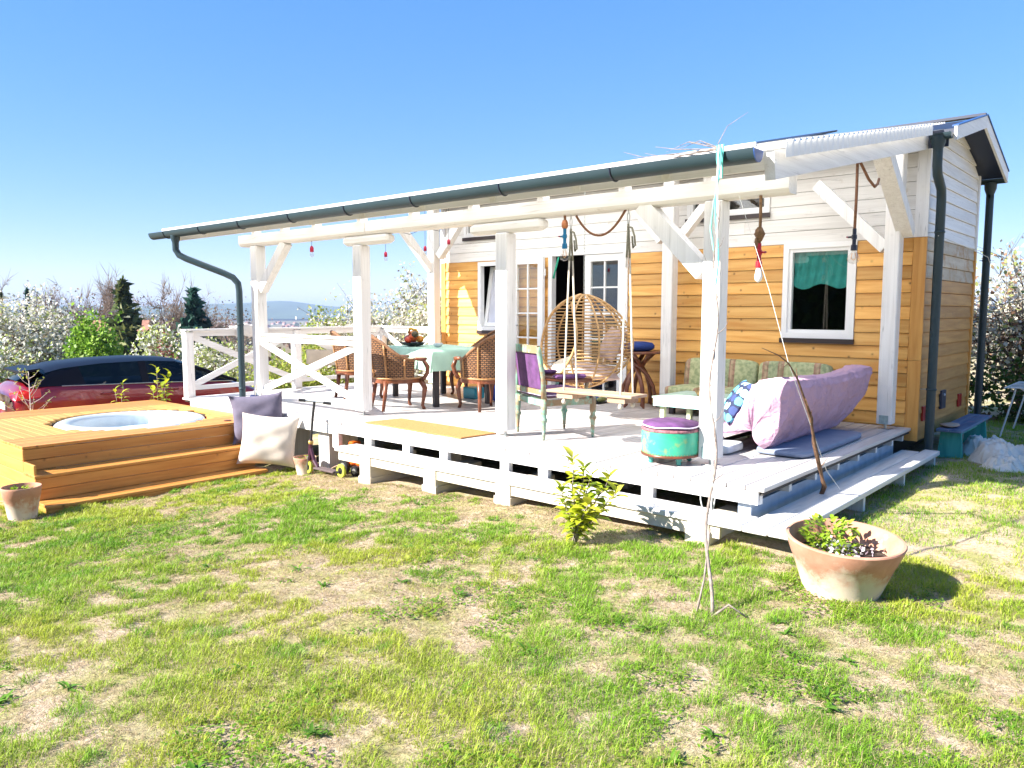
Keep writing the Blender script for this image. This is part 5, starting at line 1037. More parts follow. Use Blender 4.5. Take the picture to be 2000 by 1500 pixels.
# kick scooter
sct = thing('kick_scooter', 'black kick scooter with lime wheels leaning by the deck edge', 'scooter', (-5.0, -0.1, -0.6))
gA = gz(-5.2, -.15); lime = plain('lime_wheel', (0.45, 0.52, 0.05), 0.5); gold = plain('gold_ring', (0.5, 0.33, 0.1), 0.4, 0.1, 9, 0.5); grip = plain('dark_deck', (0.10, 0.07, 0.07), 0.8); plum = plain('plum_tube', (0.05, 0.012, 0.03), 0.35)
def wheel(name, c, r, ax, mat, hub, root, w_=0.03):
    ax = Vector(ax).normalized(); a = ax.cross(Vector((0, 0, 1))).normalized(); b_ = ax.cross(a); mb = MB(); n = 24; C_ = Vector(c); pr = [(r * 0.55, -w_ / 2), (r * 0.92, -w_ / 2), (r, -w_ / 4), (r, w_ / 4), (r * 0.92, w_ / 2), (r * 0.55, w_ / 2)]
    for (q, k_) in pr:
        for j in range(n): t = 2 * math.pi * j / n; mb.v.append(tuple(C_ + ax * k_ + (a * math.cos(t) + b_ * math.sin(t)) * q))
    mb.f = [(i * n + j, i * n + (j + 1) % n, (i + 1) * n + (j + 1) % n, (i + 1) * n + j) for i in range(5) for j in range(n)] + [(5 * n + j, 5 * n + (j + 1) % n, (j + 1) % n, j) for j in range(n)]
    o = mb.build(name, mat, root, 'auto'); MB().tube([tuple(C_ - ax * w_ * 0.45), tuple(C_ + ax * w_ * 0.45)], r * 0.56, 16).build('hub', hub, o, 'auto'); return o
FWp = (-5.30, -0.16, gA + 0.075); RWp = (-4.70, -0.15, gz(-4.7, -.15) + 0.075)
wheel('wheel', FWp, 0.075, (0.05, 1, 0), lime, black, sct); wheel('wheel', RWp, 0.075, (0.02, 1, 0), lime, black, sct)
hd = (-5.20, -0.13, 0.22)
MB().tube([(-5.275, -0.157, gA + 0.16), (-5.255, -0.15, -0.22)], 0.024, 10).build('head_tube', plum, sct); MB().tube([(-5.262, -0.152, -0.28), (-5.225, -0.14, 0.05), hd], 0.015, 8).build('stem', black, sct)
MB().lathe([(0.025, 0), (0.03, 0.01), (0.03, 0.035), (0.022, 0.045)], (-5.258, -0.151, -0.27), 10).build('clamp', gold, sct, True)
MB().tube([(-5.29, -0.21, 0.235), (-5.20, -0.13, 0.22), (-5.11, -0.05, 0.205)], 0.011, 8).build('handlebar', steel, sct)
for p, q in (((-5.33, -0.245, 0.242), (-5.275, -0.197, 0.232)), ((-5.125, -0.063, 0.208), (-5.06, -0.006, 0.197))): MB().tube([p, q], 0.018, 8).build('grip', black, sct)
for dy in (-0.025, 0.025): MB().tube([(-5.278, -0.157 + dy, gA + 0.2), (-5.30, -0.16 + dy, gA + 0.075)], 0.009, 6).build('fork', steel, sct)
MB().tube([(-5.262, -0.152, gA + 0.30), (-5.20, -0.152, gA + 0.16), (-5.13, -0.152, gA + 0.09)], 0.022, 8).build('neck', plum, sct)
MB().cbox(-5.15, -4.78, -0.205, -0.10, gA + 0.075, gA + 0.095, 0.004).build('footboard', grip, sct); MB().bar((-4.80, -0.152, gA + 0.085), (-4.70, -0.152, gA + 0.10), 0.05, 0.02).build('fender', black, sct)
# toy tractor
tt = thing('toy_tractor', 'orange toy tractor under the left end of the step', 'toy', (-4.75, 0.12, -0.55)); org = plain('orange_plastic', (0.62, 0.11, 0.01), 0.4); gT = gz(-4.75, .15)
MB().cbox(-4.90, -4.72, 0.02, 0.22, gT + 0.10, gT + 0.25, 0.02).build('body', org, tt); MB().cbox(-4.72, -4.60, 0.05, 0.19, gT + 0.10, gT + 0.19, 0.015).build('bonnet', org, tt)
MB().cbox(-4.85, -4.77, 0.06, 0.18, gT + 0.25, gT + 0.36, 0.01).build('seat', org, tt)
for (x, r) in ((-4.84, 0.085), (-4.64, 0.06)):
    for y in (-0.005, 0.245): wheel('wheel', (x, y, gT + r), r, (0, 1, 0), black, steel, tt, 0.05)
MB().tube([(-4.90, 0.1, gT + 0.12), (-5.04, 0.0, gT + 0.05), (-5.08, -.02, gT + 0.02)], 0.008, 5).build('drawbar', oldw, tt)
# turquoise bench
bn = thing('garden_bench', 'weathered turquoise bench by the end wall of the house', 'bench', (0.22, 5.0, -0.4)); tq_ = wood('turquoise_bench', (0.03, 0.30, 0.26), (0.10, 0.50, 0.44), 'z', 0.6, 0, 0.05, 12, 0.2, wear=((0.20, 0.28, 0.28), 0.58)); bl_ = wood('bench_top_paint', (0.05, 0.10, 0.22), (0.14, 0.24, 0.36), 'y', 0.6, 0, 0.1, 14, 0.2, wear=((0.24, 0.16, 0.26), 0.55)); gB = gz(.2, 5)
for (a, b_) in ((0.10, 0.225), (0.228, 0.35)): MB().cbox(a + 0.05, b_ + 0.05, 4.18, 5.86, -0.065, -0.035, 0.004).build('seat_plank', bl_, bn)
for y in (4.32, 5.62): MB().add([(0.14, y, gB - 0.03), (0.40, y, gB - 0.03), (0.37, y, -0.067), (0.17, y, -0.067), (0.14, y + 0.035, gB - 0.03), (0.40, y + 0.035, gB - 0.03), (0.37, y + 0.035, -0.067), (0.17, y + 0.035, -0.067)], [(0, 1, 2, 3), (7, 6, 5, 4), (0, 4, 5, 1), (1, 5, 6, 2), (2, 6, 7, 3), (3, 7, 4, 0)]).build('leg', tq_, bn)
MB().box(0.25, 0.29, 4.36, 5.615, -0.16, -0.068).build('stretcher', tq_, bn)
sc_ = lump('folded_cloth', (0.24, 4.42, -0.012), 0.13, plain('tan_cloth', (0.5, 0.36, 0.27), 0.9), None, (0.7, 1.1, 0.18), 16, 0.08, 4); tag(sc_, 'small tan cloth left on the near end of the turquoise bench', 'cloth')
# white cloth heap
hc = thing('cloth_heap', 'heap of crumpled white cloth on the grass beside the bench', 'cloth', (0.65, 4.6, gB)); wcl_m = plain('white_heap_cloth', (0.66, 0.62, 0.56), 0.9, 0.08, 7)
def crumple(cx, cy, rx, ry, h, seed, ang=0.0):     # thrown-down sheet: sharp folds over a low mound
    def f(u, v):
        a = (u - 0.5) * 2; b_ = (v - 0.5) * 2; r2 = a * a + b_ * b_
        q = float(fbm(np.array(a * 1.6 + seed * 7.3), np.array(b_ * 1.6 + 3.1), seed)); q2 = float(fbm(np.array(a * 3.1 + 9), np.array(b_ * 3.1 + seed), seed + 4))
        rd = (1 - abs(2 * q - 1)) ** 5; rd2 = (1 - abs(2 * q2 - 1)) ** 6; edge = max(0.0, 1 - r2 ** 1.6)
        z = edge * (0.75 * h * (0.45 + 0.55 * max(0.0, 1 - r2)) * (0.5 + q) + 0.07 * rd + 0.03 * rd2)
        x = a * (1 - 0.18 * b_ * b_) * rx + 0.10 * (q2 - 0.5); y = b_ * (1 - 0.18 * a * a) * ry + 0.12 * (q - 0.5)
        return (cx + x * math.cos(ang) - y * math.sin(ang), cy + x * math.sin(ang) + y * math.cos(ang), gB + 0.004 + z)
    return MB().grid(f, 60, 60)
for i, a in enumerate(((0.50, 4.85, 0.28, 0.42, 0.20), (0.72, 4.34, 0.26, 0.34, 0.24), (1.00, 4.50, 0.32, 0.32, 0.19), (0.82, 4.02, 0.24, 0.20, 0.11))): crumple(*a, i + 3, 0.5 * i).build('fold', wcl_m, hc, True)
# drying rack
dr = thing('drying_rack', 'white metal clothes drying rack on the lawn at the right', 'drying rack', (1.0, 6.8, gB)); wm2 = plain('white_tube', (0.72, 0.72, 0.72), 0.35)
for y in (6.35, 7.35):
    MB().tube([(0.42, y, gB), (0.55, y, 0.20), (0.56, y, 0.26)], 0.010, 6).build('leg', wm2, dr); MB().tube([(1.70, y, gB), (0.62, y, 0.27)], 0.010, 6).build('leg', wm2, dr)
for x in (0.45, 1.55): MB().tube([(x, 6.3, 0.275), (x, 7.4, 0.275)], 0.010, 6).build('top_rail', wm2, dr)
for i in range(9): y = 6.34 + i * 0.128; MB().tube([(0.45, y, 0.277), (1.55, y, 0.277)], 0.005 if 0 < i < 8 else 0.009, 5).build('wire', wm2, dr)

# ------------------------------------------------------------------ vines and cords
bark = plain('vine_bark', (0.16, 0.085, 0.045), 0.85, 0.45, 30, 0, None, 0.6); greybark = plain('grey_bark', (0.26, 0.21, 0.18), 0.85, 0.4, 30, 0, None, 0.6)
vn = thing('climbing_vine', 'thin bare vine and pale cord climbing from the lawn to the gutter end', 'vine', (0.36, -1.55, -0.4))
A0, A1 = Vector((0.345, -1.50, gz(.3, -1.5) - 0.02)), Vector((-0.235, -0.362, 2.33))
def along(t, j=0.0, s=0): p = A0.lerp(A1, t); return (p.x + j * math.sin(23 * t + s), p.y + j * 0.5 * math.cos(17 * t + s), p.z)
MB().tube([along(t, 0.022, 1) for t in np.linspace(0, 0.86, 40)], list(np.linspace(0.011, 0.0035, 40)), 6).build('stem', greybark, vn, True)
MB().tube([(0.28, -1.52, -.40), (0.29, -1.45, -0.2), along(0.16, 0.0)], [0.007, 0.006, 0.004], 5).build('stem', greybark, vn, True)
MB().tube([(0.52, -1.40, -.37), (0.44, -1.46, -0.30), (0.36, -1.5, -0.38)], [0.004, 0.006, 0.008], 5).build('stem', greybark, vn, True)
for i in range(16):
    t = 0.25 + 0.6 * i / 16; p = Vector(along(t, 0.022, 1)); a = i * 2.4; MB().tube([tuple(p), (p.x + 0.05 * math.cos(a), p.y + 0.03 * math.sin(a), p.z + 0.04), (p.x + 0.07 * math.cos(a), p.y + 0.04 * math.sin(a), p.z + 0.09)], [0.003, 0.002, 0.001], 4).build('twig', greybark, vn)
MB().tube([along(t, 0.006, 2) for t in np.linspace(0.17, 1, 30)], 0.0045, 5).build('cord', plain('pale_cord', (0.62, 0.62, 0.58), 0.8), vn)
MB().tube([along(t, 0.018, 4) for t in np.linspace(0.66, 1, 16)], 0.005, 5).build('cord', plain('aqua_cord', (0.10, 0.50, 0.44), 0.8), vn)
MB().tube([(A0 + (A1 - A0) * 0.22 + Vector((-0.045 * math.sin(t) - 0.02, 0, 0.10 * math.cos(t)))) for t in np.linspace(0, 6, 14)], 0.004, 5).build('cord_loop', MATS['pale_cord'], vn)
for k_ in range(5): MB().tube([(-0.245 + 0.012 * k_, GY - 0.08, 2.335), (-0.24 + 0.01 * k_, GY - 0.09, 2.24), (-0.225 + 0.004 * k_, GY - 0.07, 2.12)], 0.005, 5).build('tie', MATS['aqua_cord'] if k_ % 2 == 0 else MATS['pale_cord'], vn)
fr_ = plain('frayed_aqua', (0.22, 0.60, 0.48), 0.8)
MB().tube([(-0.23, GY - 0.07, 2.12), (-0.275, -0.33, 1.98), (-0.30, -0.32, 1.80), (-0.275, -0.32, 1.66), (-0.25, -0.33, 1.62)], [0.003, 0.005, 0.008, 0.006, 0.002], 6).build('frayed_cord', fr_, vn, True)
for i in range(7): x = -0.35 - 0.09 * i; MB().tube([(-0.24, GY - 0.02, 2.32), (x, GY + 0.05, 2.37 + 0.05 * math.sin(i)), (x - 0.2, GY + 0.1, 2.40 + 0.03 * math.cos(2 * i))], [0.004, 0.003, 0.0012], 4).build('tendril', greybark, vn)
MB().tube([(-0.28, GY, 2.36), (-0.24, GY + 0.05, 2.48), (-0.12, GY + 0.1, 2.56)], [0.003, 0.002, 0.001], 4).build('tendril', greybark, vn)
v2 = thing('vine_stem', 'twisted brown vine stem leaning up from behind the side step', 'vine', (0.1, 1.0, -0.3))
P2 = [(0.0, 1.0, -0.36), (0.07, 0.98, -0.14), (0.10, 0.80, 0.04), (0.115, 0.62, 0.26), (0.12, 0.50, 0.46), (0.12, 0.36, 0.62), (0.12, 0.22, 0.77), (0.12, 0.05, 0.887), (0.12, -0.12, 0.95), (0.12, -0.40, 1.01)]
MB().tube(P2, [0.013, 0.014, 0.014, 0.012, 0.010, 0.009, 0.007, 0.006, 0.004, 0.002], 7).build('stem', bark, v2, True)
MB().tube([(p[0] + 0.018 * math.sin(i * 1.7), p[1] + 0.018 * math.cos(i * 1.7), p[2]) for i, p in enumerate(P2[:6])], [0.009, 0.010, 0.009, 0.008, 0.006, 0.003], 6).build('stem', bark, v2, True)
for (a, b_) in ((4, (0.03, -0.06, 0.07)), (6, (-0.03, 0.05, 0.07)), (7, (0.0, -0.08, -0.02)), (2, (0.04, 0.04, 0.08))): MB().tube([P2[a], tuple(Vector(P2[a]) + Vector(b_))], [0.005, 0.002], 4).build('twig', bark, v2)
MB().tube([(0.12, 1.22, -0.198), (0.11, 0.92, 0.0), (0.12, 0.05, 0.89)], 0.0025, 4).build('cord', MATS['pale_cord'], v2); MB().tube([(0.12, 0.05, 0.887), (-0.1, 0.2, 1.4), (-0.47, 0.46, 2.12)], 0.002, 4).build('cord', MATS['pale_cord'], v2)
wl = MB().tube([(0.16, 3.80, 2.02), (0.30, 4.6, 1.93), (0.32, 5.5, 1.88), (0.2, 6.35, 1.84)], 0.004, 5).build('washing_line', MATS['pale_cord'], None); tag(wl, 'pale cord strung between the two downpipes of the end wall', 'cord')

# ------------------------------------------------------------------ foliage
leaf_m = leafmat('leaves'); petal_m = leafmat('blossom', 0.7, 0.4); grass_m = leafmat('grass_blades', 0.5, 0.4)
barkm = plain('tree_bark', (0.12, 0.085, 0.065), 0.9, 0.4, 12, 0, None, 0.5); twig_m = plain('bare_twigs', (0.22, 0.155, 0.115), 0.9, 0.35, 8)
def prisms(A, B, ra, rb, k=4):
    A = np.asarray(A, float); B = np.asarray(B, float); ra = np.asarray(ra, float); rb = np.asarray(rb, float); n = len(A)
    d = B - A; d /= np.linalg.norm(d, axis=1, keepdims=True) + 1e-9; ref = np.where(np.abs(d[:, 2:3]) < 0.9, [[0, 0, 1.0]], [[1.0, 0, 0]])
    u = np.cross(d, ref); u /= np.linalg.norm(u, axis=1, keepdims=True) + 1e-9; v = np.cross(d, u); V = np.zeros((n, 2 * k, 3))
    for j in range(k):
        t = 2 * math.pi * j / k; w_ = u * math.cos(t) + v * math.sin(t); V[:, j] = A + w_ * ra[:, None]; V[:, k + j] = B + w_ * rb[:, None]
    f = np.array([[j, (j + 1) % k, k + (j + 1) % k, k + j] for j in range(k)]); F = (f[None] + (np.arange(n) * 2 * k)[:, None, None]).reshape(-1, 4)
    return V.reshape(-1, 3), F
def cards(P, size, rng, flat=0.0, elong=1.5):
    n = len(P); a = rng.normal(size=(n, 3)); a[:, 2] *= (1 - flat); a /= np.linalg.norm(a, axis=1, keepdims=True); b = rng.normal(size=(n, 3)); b -= a * (a * b).sum(1, keepdims=True); b /= np.linalg.norm(b, axis=1, keepdims=True)
    s = (size * rng.uniform(0.6, 1.3, n))[:, None]; V = np.stack([P - a * s * elong * 0.5, P + b * s * 0.5, P + a * s * elong * 0.5, P - b * s * 0.5], 1)
    return V.reshape(-1, 3), np.arange(4 * n).reshape(-1, 4)
def pick(pal, n, rng, var=0.2):
    c = np.array([p[0] for p in pal]); w_ = np.array([p[1] for p in pal], float); i = rng.choice(len(pal), n, p=w_ / w_.sum()); return c[i] * rng.uniform(1 - var, 1 + var, (n, 1))
def skeleton(base, height, rad, zc, nl, rng, sub=7, trunk_r=0.08, upness=0.5):
    base = np.array(base, float); top = base + np.array([0, 0, height * 0.6]); S = []; C_ = base + np.array([0, 0, zc])
    def seg(a, b, r0, r1, jit, n=3):
        p = a; out = [a]
        for i in range(1, n + 1): q = a + (b - a) * i / n + (rng.normal(size=3) * jit if i < n else 0); S.append((p, q, r0 + (r1 - r0) * (i - 1) / n, r0 + (r1 - r0) * i / n)); p = q; out.append(q)
        return out
    tr = seg(base - np.array([0, 0, 0.1]), top, trunk_r, trunk_r * 0.5, 0.05 * height * 0.3, 4); tips = []
    for i in range(nl):
        d = rng.normal(size=3); d[2] = abs(d[2]) * 1.0 - (1 - upness); d /= np.linalg.norm(d); e = C_ + d * np.array(rad) * rng.uniform(0.55, 1.0)
        st_ = tr[rng.integers(1, len(tr))]; pts = seg(st_, e, trunk_r * 0.4, trunk_r * 0.08, 0.08 * max(rad), 4); tips.append((pts[2], pts[3])); tips.append((pts[3], pts[4]))
        for j in range(sub):
            a = pts[rng.integers(1, len(pts))]; q = a + (rng.normal(size=3) + d * 0.7 + np.array([0, 0, 0.25])) * np.array(rad) * 0.22; S.append((a, q, trunk_r * 0.13, trunk_r * 0.03)); tips.append((a, q))
    return S, tips
def tree(name, label, cat, base, height, rad, zc, nl, nleaf, leaf, pal, seed, group=None, sub=7, trunk_r=0.08, mat=None, spread=0.09, extra=0.25, upness=0.5, bark=None):
    rng = np.random.default_rng(seed); root = thing(name, label, cat, tuple(base), 0, group); S, tips = skeleton(base, height, rad, zc, nl, rng, sub, trunk_r, upness)
    V, F = prisms([s[0] for s in S], [s[1] for s in S], [s[2] for s in S], [s[3] for s in S]); fastmesh('trunk', V, F, bark or barkm, root)
    T = np.array([[a, b] for a, b in tips]); i = rng.integers(0, len(T), nleaf); t = rng.uniform(0, 1, (nleaf, 1)) ** 0.7; P = T[i, 0] * (1 - t) + T[i, 1] * t + rng.normal(size=(nleaf, 3)) * spread * np.array(rad)
    k = int(nleaf * extra); d = rng.normal(size=(k, 3)); d /= np.linalg.norm(d, axis=1, keepdims=True); P[:k] = np.array(base) + [0, 0, zc] + d * np.array(rad) * rng.uniform(0.3, 0.95, (k, 1)) ** 0.5
    P[:, 2] = np.maximum(P[:, 2], base[2] + 0.05)
    V, F = cards(P, leaf, rng); fastmesh('crown', V, F, mat or leaf_m, root, np.repeat(pick(pal, nleaf, rng), 4, 0)); return root
def bare_tree(name, label, base, height, rad, zc, seed, group, nl=15, sub=13, tr=0.15):
    rng = np.random.default_rng(seed); root = thing(name, label, 'tree', tuple(base), 0, group); S, tips = skeleton(base, height, rad, zc, nl, rng, 4, tr, 0.7)
    V, F = prisms([s[0] for s in S], [s[1] for s in S], [s[2] for s in S], [s[3] for s in S]); fastmesh('trunk', V, F, barkm, root)
    A = []; B = []
    for a, b in tips:
        for j in range(sub): t = rng.uniform(0, 1); p = a + (b - a) * t; A.append(p); B.append(p + (rng.normal(size=3) * 0.5 + (b - a) / (np.linalg.norm(b - a) + 1e-6) * 0.6 + np.array([0, 0, 0.3])) * max(rad) * 0.22)
    V, F = prisms(A, B, np.full(len(A), tr * 0.16), np.full(len(A), tr * 0.05), 3); fastmesh('crown', V, F, twig_m, root); return root
def conifer(name, label, base, height, r, seed, pal, group=None, n=70):
    rng = np.random.default_rng(seed); root = thing(name, label, 'tree', tuple(base), 0, group); b = np.array(base, float); V, F = prisms([b - [0, 0, .2]], [b + [0, 0, height]], [r * 0.09], [0.02], 6); fastmesh('trunk', V, F, barkm, root)
    P = []; 
    for i in range(n):
        f = (i + rng.uniform(0, 1)) / n; z = height * (0.04 + 0.95 * f); L = r * (1 - f) ** 1.05 * rng.uniform(0.75, 1.12) + 0.05 * r
        a = rng.uniform(0, 6.28); m = max(10, int(60 * L / r)); t = rng.uniform(0.05, 1, m); x = t * L
        P.append(np.stack([b[0] + x * math.cos(a) + rng.normal(size=m) * L * 0.10, b[1] + x * math.sin(a) + rng.normal(size=m) * L * 0.10, b[2] + z - 0.28 * x + 0.10 * x * t * 2 + rng.normal(size=m) * 0.03 * height * 0.4], 1))
    P = np.concatenate(P); V, F = cards(P, r * 0.16, rng, 0.3, 2.2); fastmesh('crown', V, F, leaf_m, root, np.repeat(pick(pal, len(P), rng, 0.35), 4, 0)); return root
WHITE = [((0.66, 0.64, 0.57), 6), ((0.54, 0.52, 0.40), 3), ((0.34, 0.38, 0.13), 2.6), ((0.24, 0.18, 0.11), 1.0)]
WHITEG = [((0.66, 0.65, 0.57), 5), ((0.38, 0.44, 0.14), 3), ((0.26, 0.32, 0.08), 1.5), ((0.2, 0.14, 0.09), 0.6)]
GREEN = [((0.17, 0.32, 0.03), 4), ((0.27, 0.42, 0.05), 3), ((0.10, 0.20, 0.02), 2)]; YEL = [((0.34, 0.38, 0.06), 4), ((0.24, 0.32, 0.05), 3), ((0.42, 0.38, 0.12), 1.5)]
FIR = [((0.03, 0.085, 0.065), 4), ((0.05, 0.12, 0.085), 3), ((0.02, 0.055, 0.045), 2)]; FIRO = [((0.10, 0.13, 0.04), 4), ((0.15, 0.16, 0.05), 3), ((0.06, 0.085, 0.03), 2)]
REDL = [((0.17, 0.035, 0.035), 4), ((0.30, 0.18, 0.14), 2), ((0.25, 0.28, 0.08), 1.5)]
def B_(x, y): return (x, y, gz(x, y))
BG = 'blossoming trees and shrubs on the slope'
tree('blossom_tree', 'large white blossoming tree at the far left behind the car', 'tree', B_(-32.5, 5.0), 5.2, (2.5, 2.5, 2.4), 2.9, 34, 15000, 0.10, WHITE, 1, BG, 9, 0.12, petal_m)
tree('blossom_tree', 'pale blossoming shrub at the left picture edge', 'shrub', B_(-27.5, 2.3), 3.4, (1.6, 1.6, 1.5), 1.9, 22, 6000, 0.09, WHITEG, 2, BG, 8, 0.07, petal_m)
tree('green_bush', 'bright green leafy bush above the car roof', 'bush', B_(-25.5, 5.2), 3.7, (1.0, 1.0, 1.75), 1.95, 26, 8000, 0.09, GREEN, 3, 'leafy shrubs on the slope', 8, 0.06)
tree('blossom_shrub', 'white blossoming shrub left of the railing corner', 'shrub', B_(-22.0, 5.7), 3.2, (0.85, 0.85, 1.5), 1.75, 20, 5000, 0.08, WHITEG, 4, BG, 8, 0.05, petal_m)
tree('red_shrub', 'dark red leaved shrub in front of the white blossom by the railing', 'shrub', B_(-18.7, 4.4), 2.5, (0.6, 0.6, 1.1), 1.3, 14, 2200, 0.06, REDL, 5, 'leafy shrubs on the slope', 7, 0.035)
tree('blossom_shrub', 'white flowering shrub seen through the side railing', 'shrub', B_(-14.6, 3.7), 2.3, (0.9, 0.9, 1.05), 1.15, 20, 5500, 0.05, WHITEG, 6, BG, 8, 0.04, petal_m)
tree('yellow_shrub', 'yellow green shrub low behind the side railing', 'shrub', B_(-12.6, 4.2), 1.6, (0.9, 0.9, 0.75), 0.85, 18, 5000, 0.05, YEL, 7, 'leafy shrubs on the slope', 8, 0.035)
tree('yellow_shrub', 'yellow green shrub between the first two porch posts', 'shrub', B_(-15.2, 7.2), 3.1, (0.95, 0.95, 1.3), 1.6, 18, 4200, 0.06, YEL, 8, 'leafy shrubs on the slope', 8, 0.04)
tree('yellow_shrub', 'low yellowish shrub behind the railing middle post', 'shrub', B_(-12.9, 5.4), 1.9, (0.8, 0.8, 0.9), 1.0, 16, 3600, 0.05, YEL, 18, 'leafy shrubs on the slope', 8, 0.04)
tree('blossom_tree', 'white blossoming tree behind the second porch post', 'tree', B_(-11.6, 6.6), 3.6, (1.7, 1.7, 1.35), 1.75, 36, 13000, 0.05, WHITE, 9, BG, 9, 0.07, petal_m, 0.07, 0.15)
tree('blossom_tree', 'white blossoming tree beside the left corner of the house', 'tree', B_(-9.5, 6.4), 3.3, (1.2, 1.2, 1.2), 1.6, 26, 9000, 0.05, WHITE, 10, BG, 9, 0.06, petal_m, 0.07, 0.15)
tree('blossom_tree', 'blossoming tree with many bare twigs right of the house end', 'tree', B_(0.15, 9.6), 2.9, (1.5, 1.5, 1.4), 1.45, 46, 6000, 0.055, WHITE + [((0.34, 0.2, 0.13), 2.5)], 11, BG, 14, 0.05, petal_m, 0.07, 0.2)
tree('blossom_tree', 'tangled blossoming shrub at the right picture edge', 'tree', B_(1.9, 9.2), 2.7, (1.3, 1.3, 1.35), 1.35, 46, 5200, 0.055, WHITE + [((0.34, 0.2, 0.13), 2.5)], 12, BG, 14, 0.05, petal_m, 0.07, 0.2)
tree('green_bush', 'low dark green undergrowth beneath the right hand blossom', 'bush', B_(0.9, 8.5), 0.9, (1.9, 0.6, 0.5), 0.45, 26, 5000, 0.06, [((0.06, 0.12, 0.02), 4), ((0.12, 0.2, 0.03), 2), ((0.2, 0.14, 0.07), 2)], 13, 'leafy shrubs on the slope', 8, 0.03)
conifer('fir_tree', 'dark blue green fir left of the first porch post', B_(-55.9, 24.0), 9.0, 3.1, 14, FIR, 'conifers on the skyline'); conifer('fir_tree', 'tall olive fir rising above the red roof', B_(-72.5, 25.6), 10.8, 3.6, 15, FIRO, 'conifers on the skyline')
conifer('fir_tree', 'small distant fir right above the white blossom crown', B_(-90.0, 23.0), 10.6, 1.6, 16, FIR, 'conifers on the skyline', 40); conifer('fir_tree', 'small pale distant fir left of the other skyline fir', B_(-91.0, 20.9), 10.3, 1.8, 17, FIRO, 'conifers on the skyline', 40)
for i, (x, y, h, r, lb) in enumerate(((-90.5, 25.6, 12.0, 3.6, 'bare brown tree left of the tall olive fir'), (-86.0, 28.5, 13.2, 3.4, 'tall bare tree with curved limbs beside the olive fir'), (-87.0, 36.0, 12.0, 3.4, 'bare twiggy tree right of the olive fir'), (-84, 39.0, 11.4, 3.0, 'dark bare tree between the two firs'), (-92, 20.8, 11.0, 3.4, 'bare tree behind the white blossoming crown'))):
    bare_tree('bare_tree', lb, B_(x, y), h, (r, r, h * 0.36), h * 0.62, 30 + i, 'bare trees on the skyline')
# red roofed house between the trees
rh = thing('cottage', 'small cottage with a faded red tiled roof among the trees', 'house', B_(-75.3, 27.1)); gH = gz(-75.3, 27.1); wl_ = plain('cottage_wall', (0.30, 0.22, 0.18), 0.9, 0.15, 1); tl_ = plain('faded_tiles', (0.42, 0.20, 0.14), 0.9, 0.3, 3)
hx = Vector((0.45, 0.89, 0)); hy = Vector((-0.89, 0.45, 0)); hc_ = Vector((-76.5, 26.8, 0))
def hp(a, b_, z): p = hc_ + hx * a + hy * b_; return (p.x, p.y, z)
MB().add([hp(a, b_, z) for z in (gH - 0.5, -1.6) for a, b_ in ((-2.6, -2), (2.6, -2), (2.6, 2), (-2.6, 2))], [(0, 1, 5, 4), (1, 2, 6, 5), (2, 3, 7, 6), (3, 0, 4, 7), (4, 5, 6, 7)]).build('wall', wl_, rh)
MB().add([hp(-3.0, -2.4, -1.65), hp(3.0, -2.4, -1.65), hp(2.6, 0, 0.20), hp(-2.6, 0, 0.20), hp(3.0, 2.4, -1.65), hp(-3.0, 2.4, -1.65)], [(0, 1, 2, 3), (3, 2, 4, 5), (1, 4, 2), (0, 3, 5)]).build('roof', tl_, rh)
for a in (-1.2, 0.9): w_ = MB().add([hp(a, -2.03, -2.9), hp(a + 0.9, -2.03, -2.9), hp(a + 0.9, -2.03, -1.95), hp(a, -2.03, -1.95)], [(0, 1, 2, 3)]).build('window', black, rh); MB().bar(hp(a - 0.1, -2.06, -1.9), hp(a + 1.0, -2.06, -1.9), 0.08, 0.12).build('lintel', pvc, w_)
# far wood, valley town, hills
def far_wood(name, label, n, dmin, dmax, a0, a1, size, hgt, pal, seed, q=70):
    rng = np.random.default_rng(seed); k = n // q; D = rng.uniform(dmin, dmax, k); A = rng.uniform(a0, a1, k); cx = 2.19 - np.sin(A) * D; cy = -5.2 + np.cos(A) * D; cz = ground_z(cx, cy); r = hgt * rng.uniform(0.5, 1.1, k)
    i = np.repeat(np.arange(k), q); d = rng.normal(size=(k * q, 3)); d /= np.linalg.norm(d, axis=1, keepdims=True); d *= rng.uniform(0.3, 1, (k * q, 1)) ** 0.5
    P = np.stack([cx[i] + d[:, 0] * r[i] * 0.55, cy[i] + d[:, 1] * r[i] * 0.55, cz[i] + r[i] * 0.5 + d[:, 2] * r[i] * 0.5], 1); V, F = cards(P, size, rng, 0, 1.8)
    ck = pick(pal, k, rng, 0.15)[i] * rng.uniform(0.75, 1.25, (k * q, 1)); o = fastmesh(name, V, F, leaf_m, None, np.repeat(ck, 4, 0)); return tag(o, label, None, None, 'stuff')
BRN = [((0.20, 0.13, 0.10), 4), ((0.15, 0.12, 0.07), 3), ((0.12, 0.15, 0.05), 2), ((0.5, 0.45, 0.4), 0.5)]
far_wood('far_wood', 'brown leafless wood beyond the orchard', 120000, 105, 260, 1.06, 1.62, 0.19, 11.0, BRN, 50, 240); far_wood('orchard_scrub', 'brown and green scrub on the slope below the car', 22000, 22, 80, 0.62, 1.42, 0.14, 2.4, BRN + [((0.16, 0.22, 0.04), 4), ((0.6, 0.57, 0.5), 1.5)], 51)
far_wood('valley_trees', 'distant tree lines in the valley', 26000, 250, 2600, 0.0, 1.65, 2.6, 12.0, BRN, 52)
rng = np.random.default_rng(60); k = 900; D = rng.uniform(700, 3000, k); A = rng.uniform(0.2, 1.5, k); cx = 2.19 - np.sin(A) * D; cy = -5.2 + np.cos(A) * D; cz = ground_z(cx, cy); s_ = rng.uniform(4, 9, k); hh = rng.uniform(3, 6, k)
Vb = np.zeros((k, 10, 3)); 
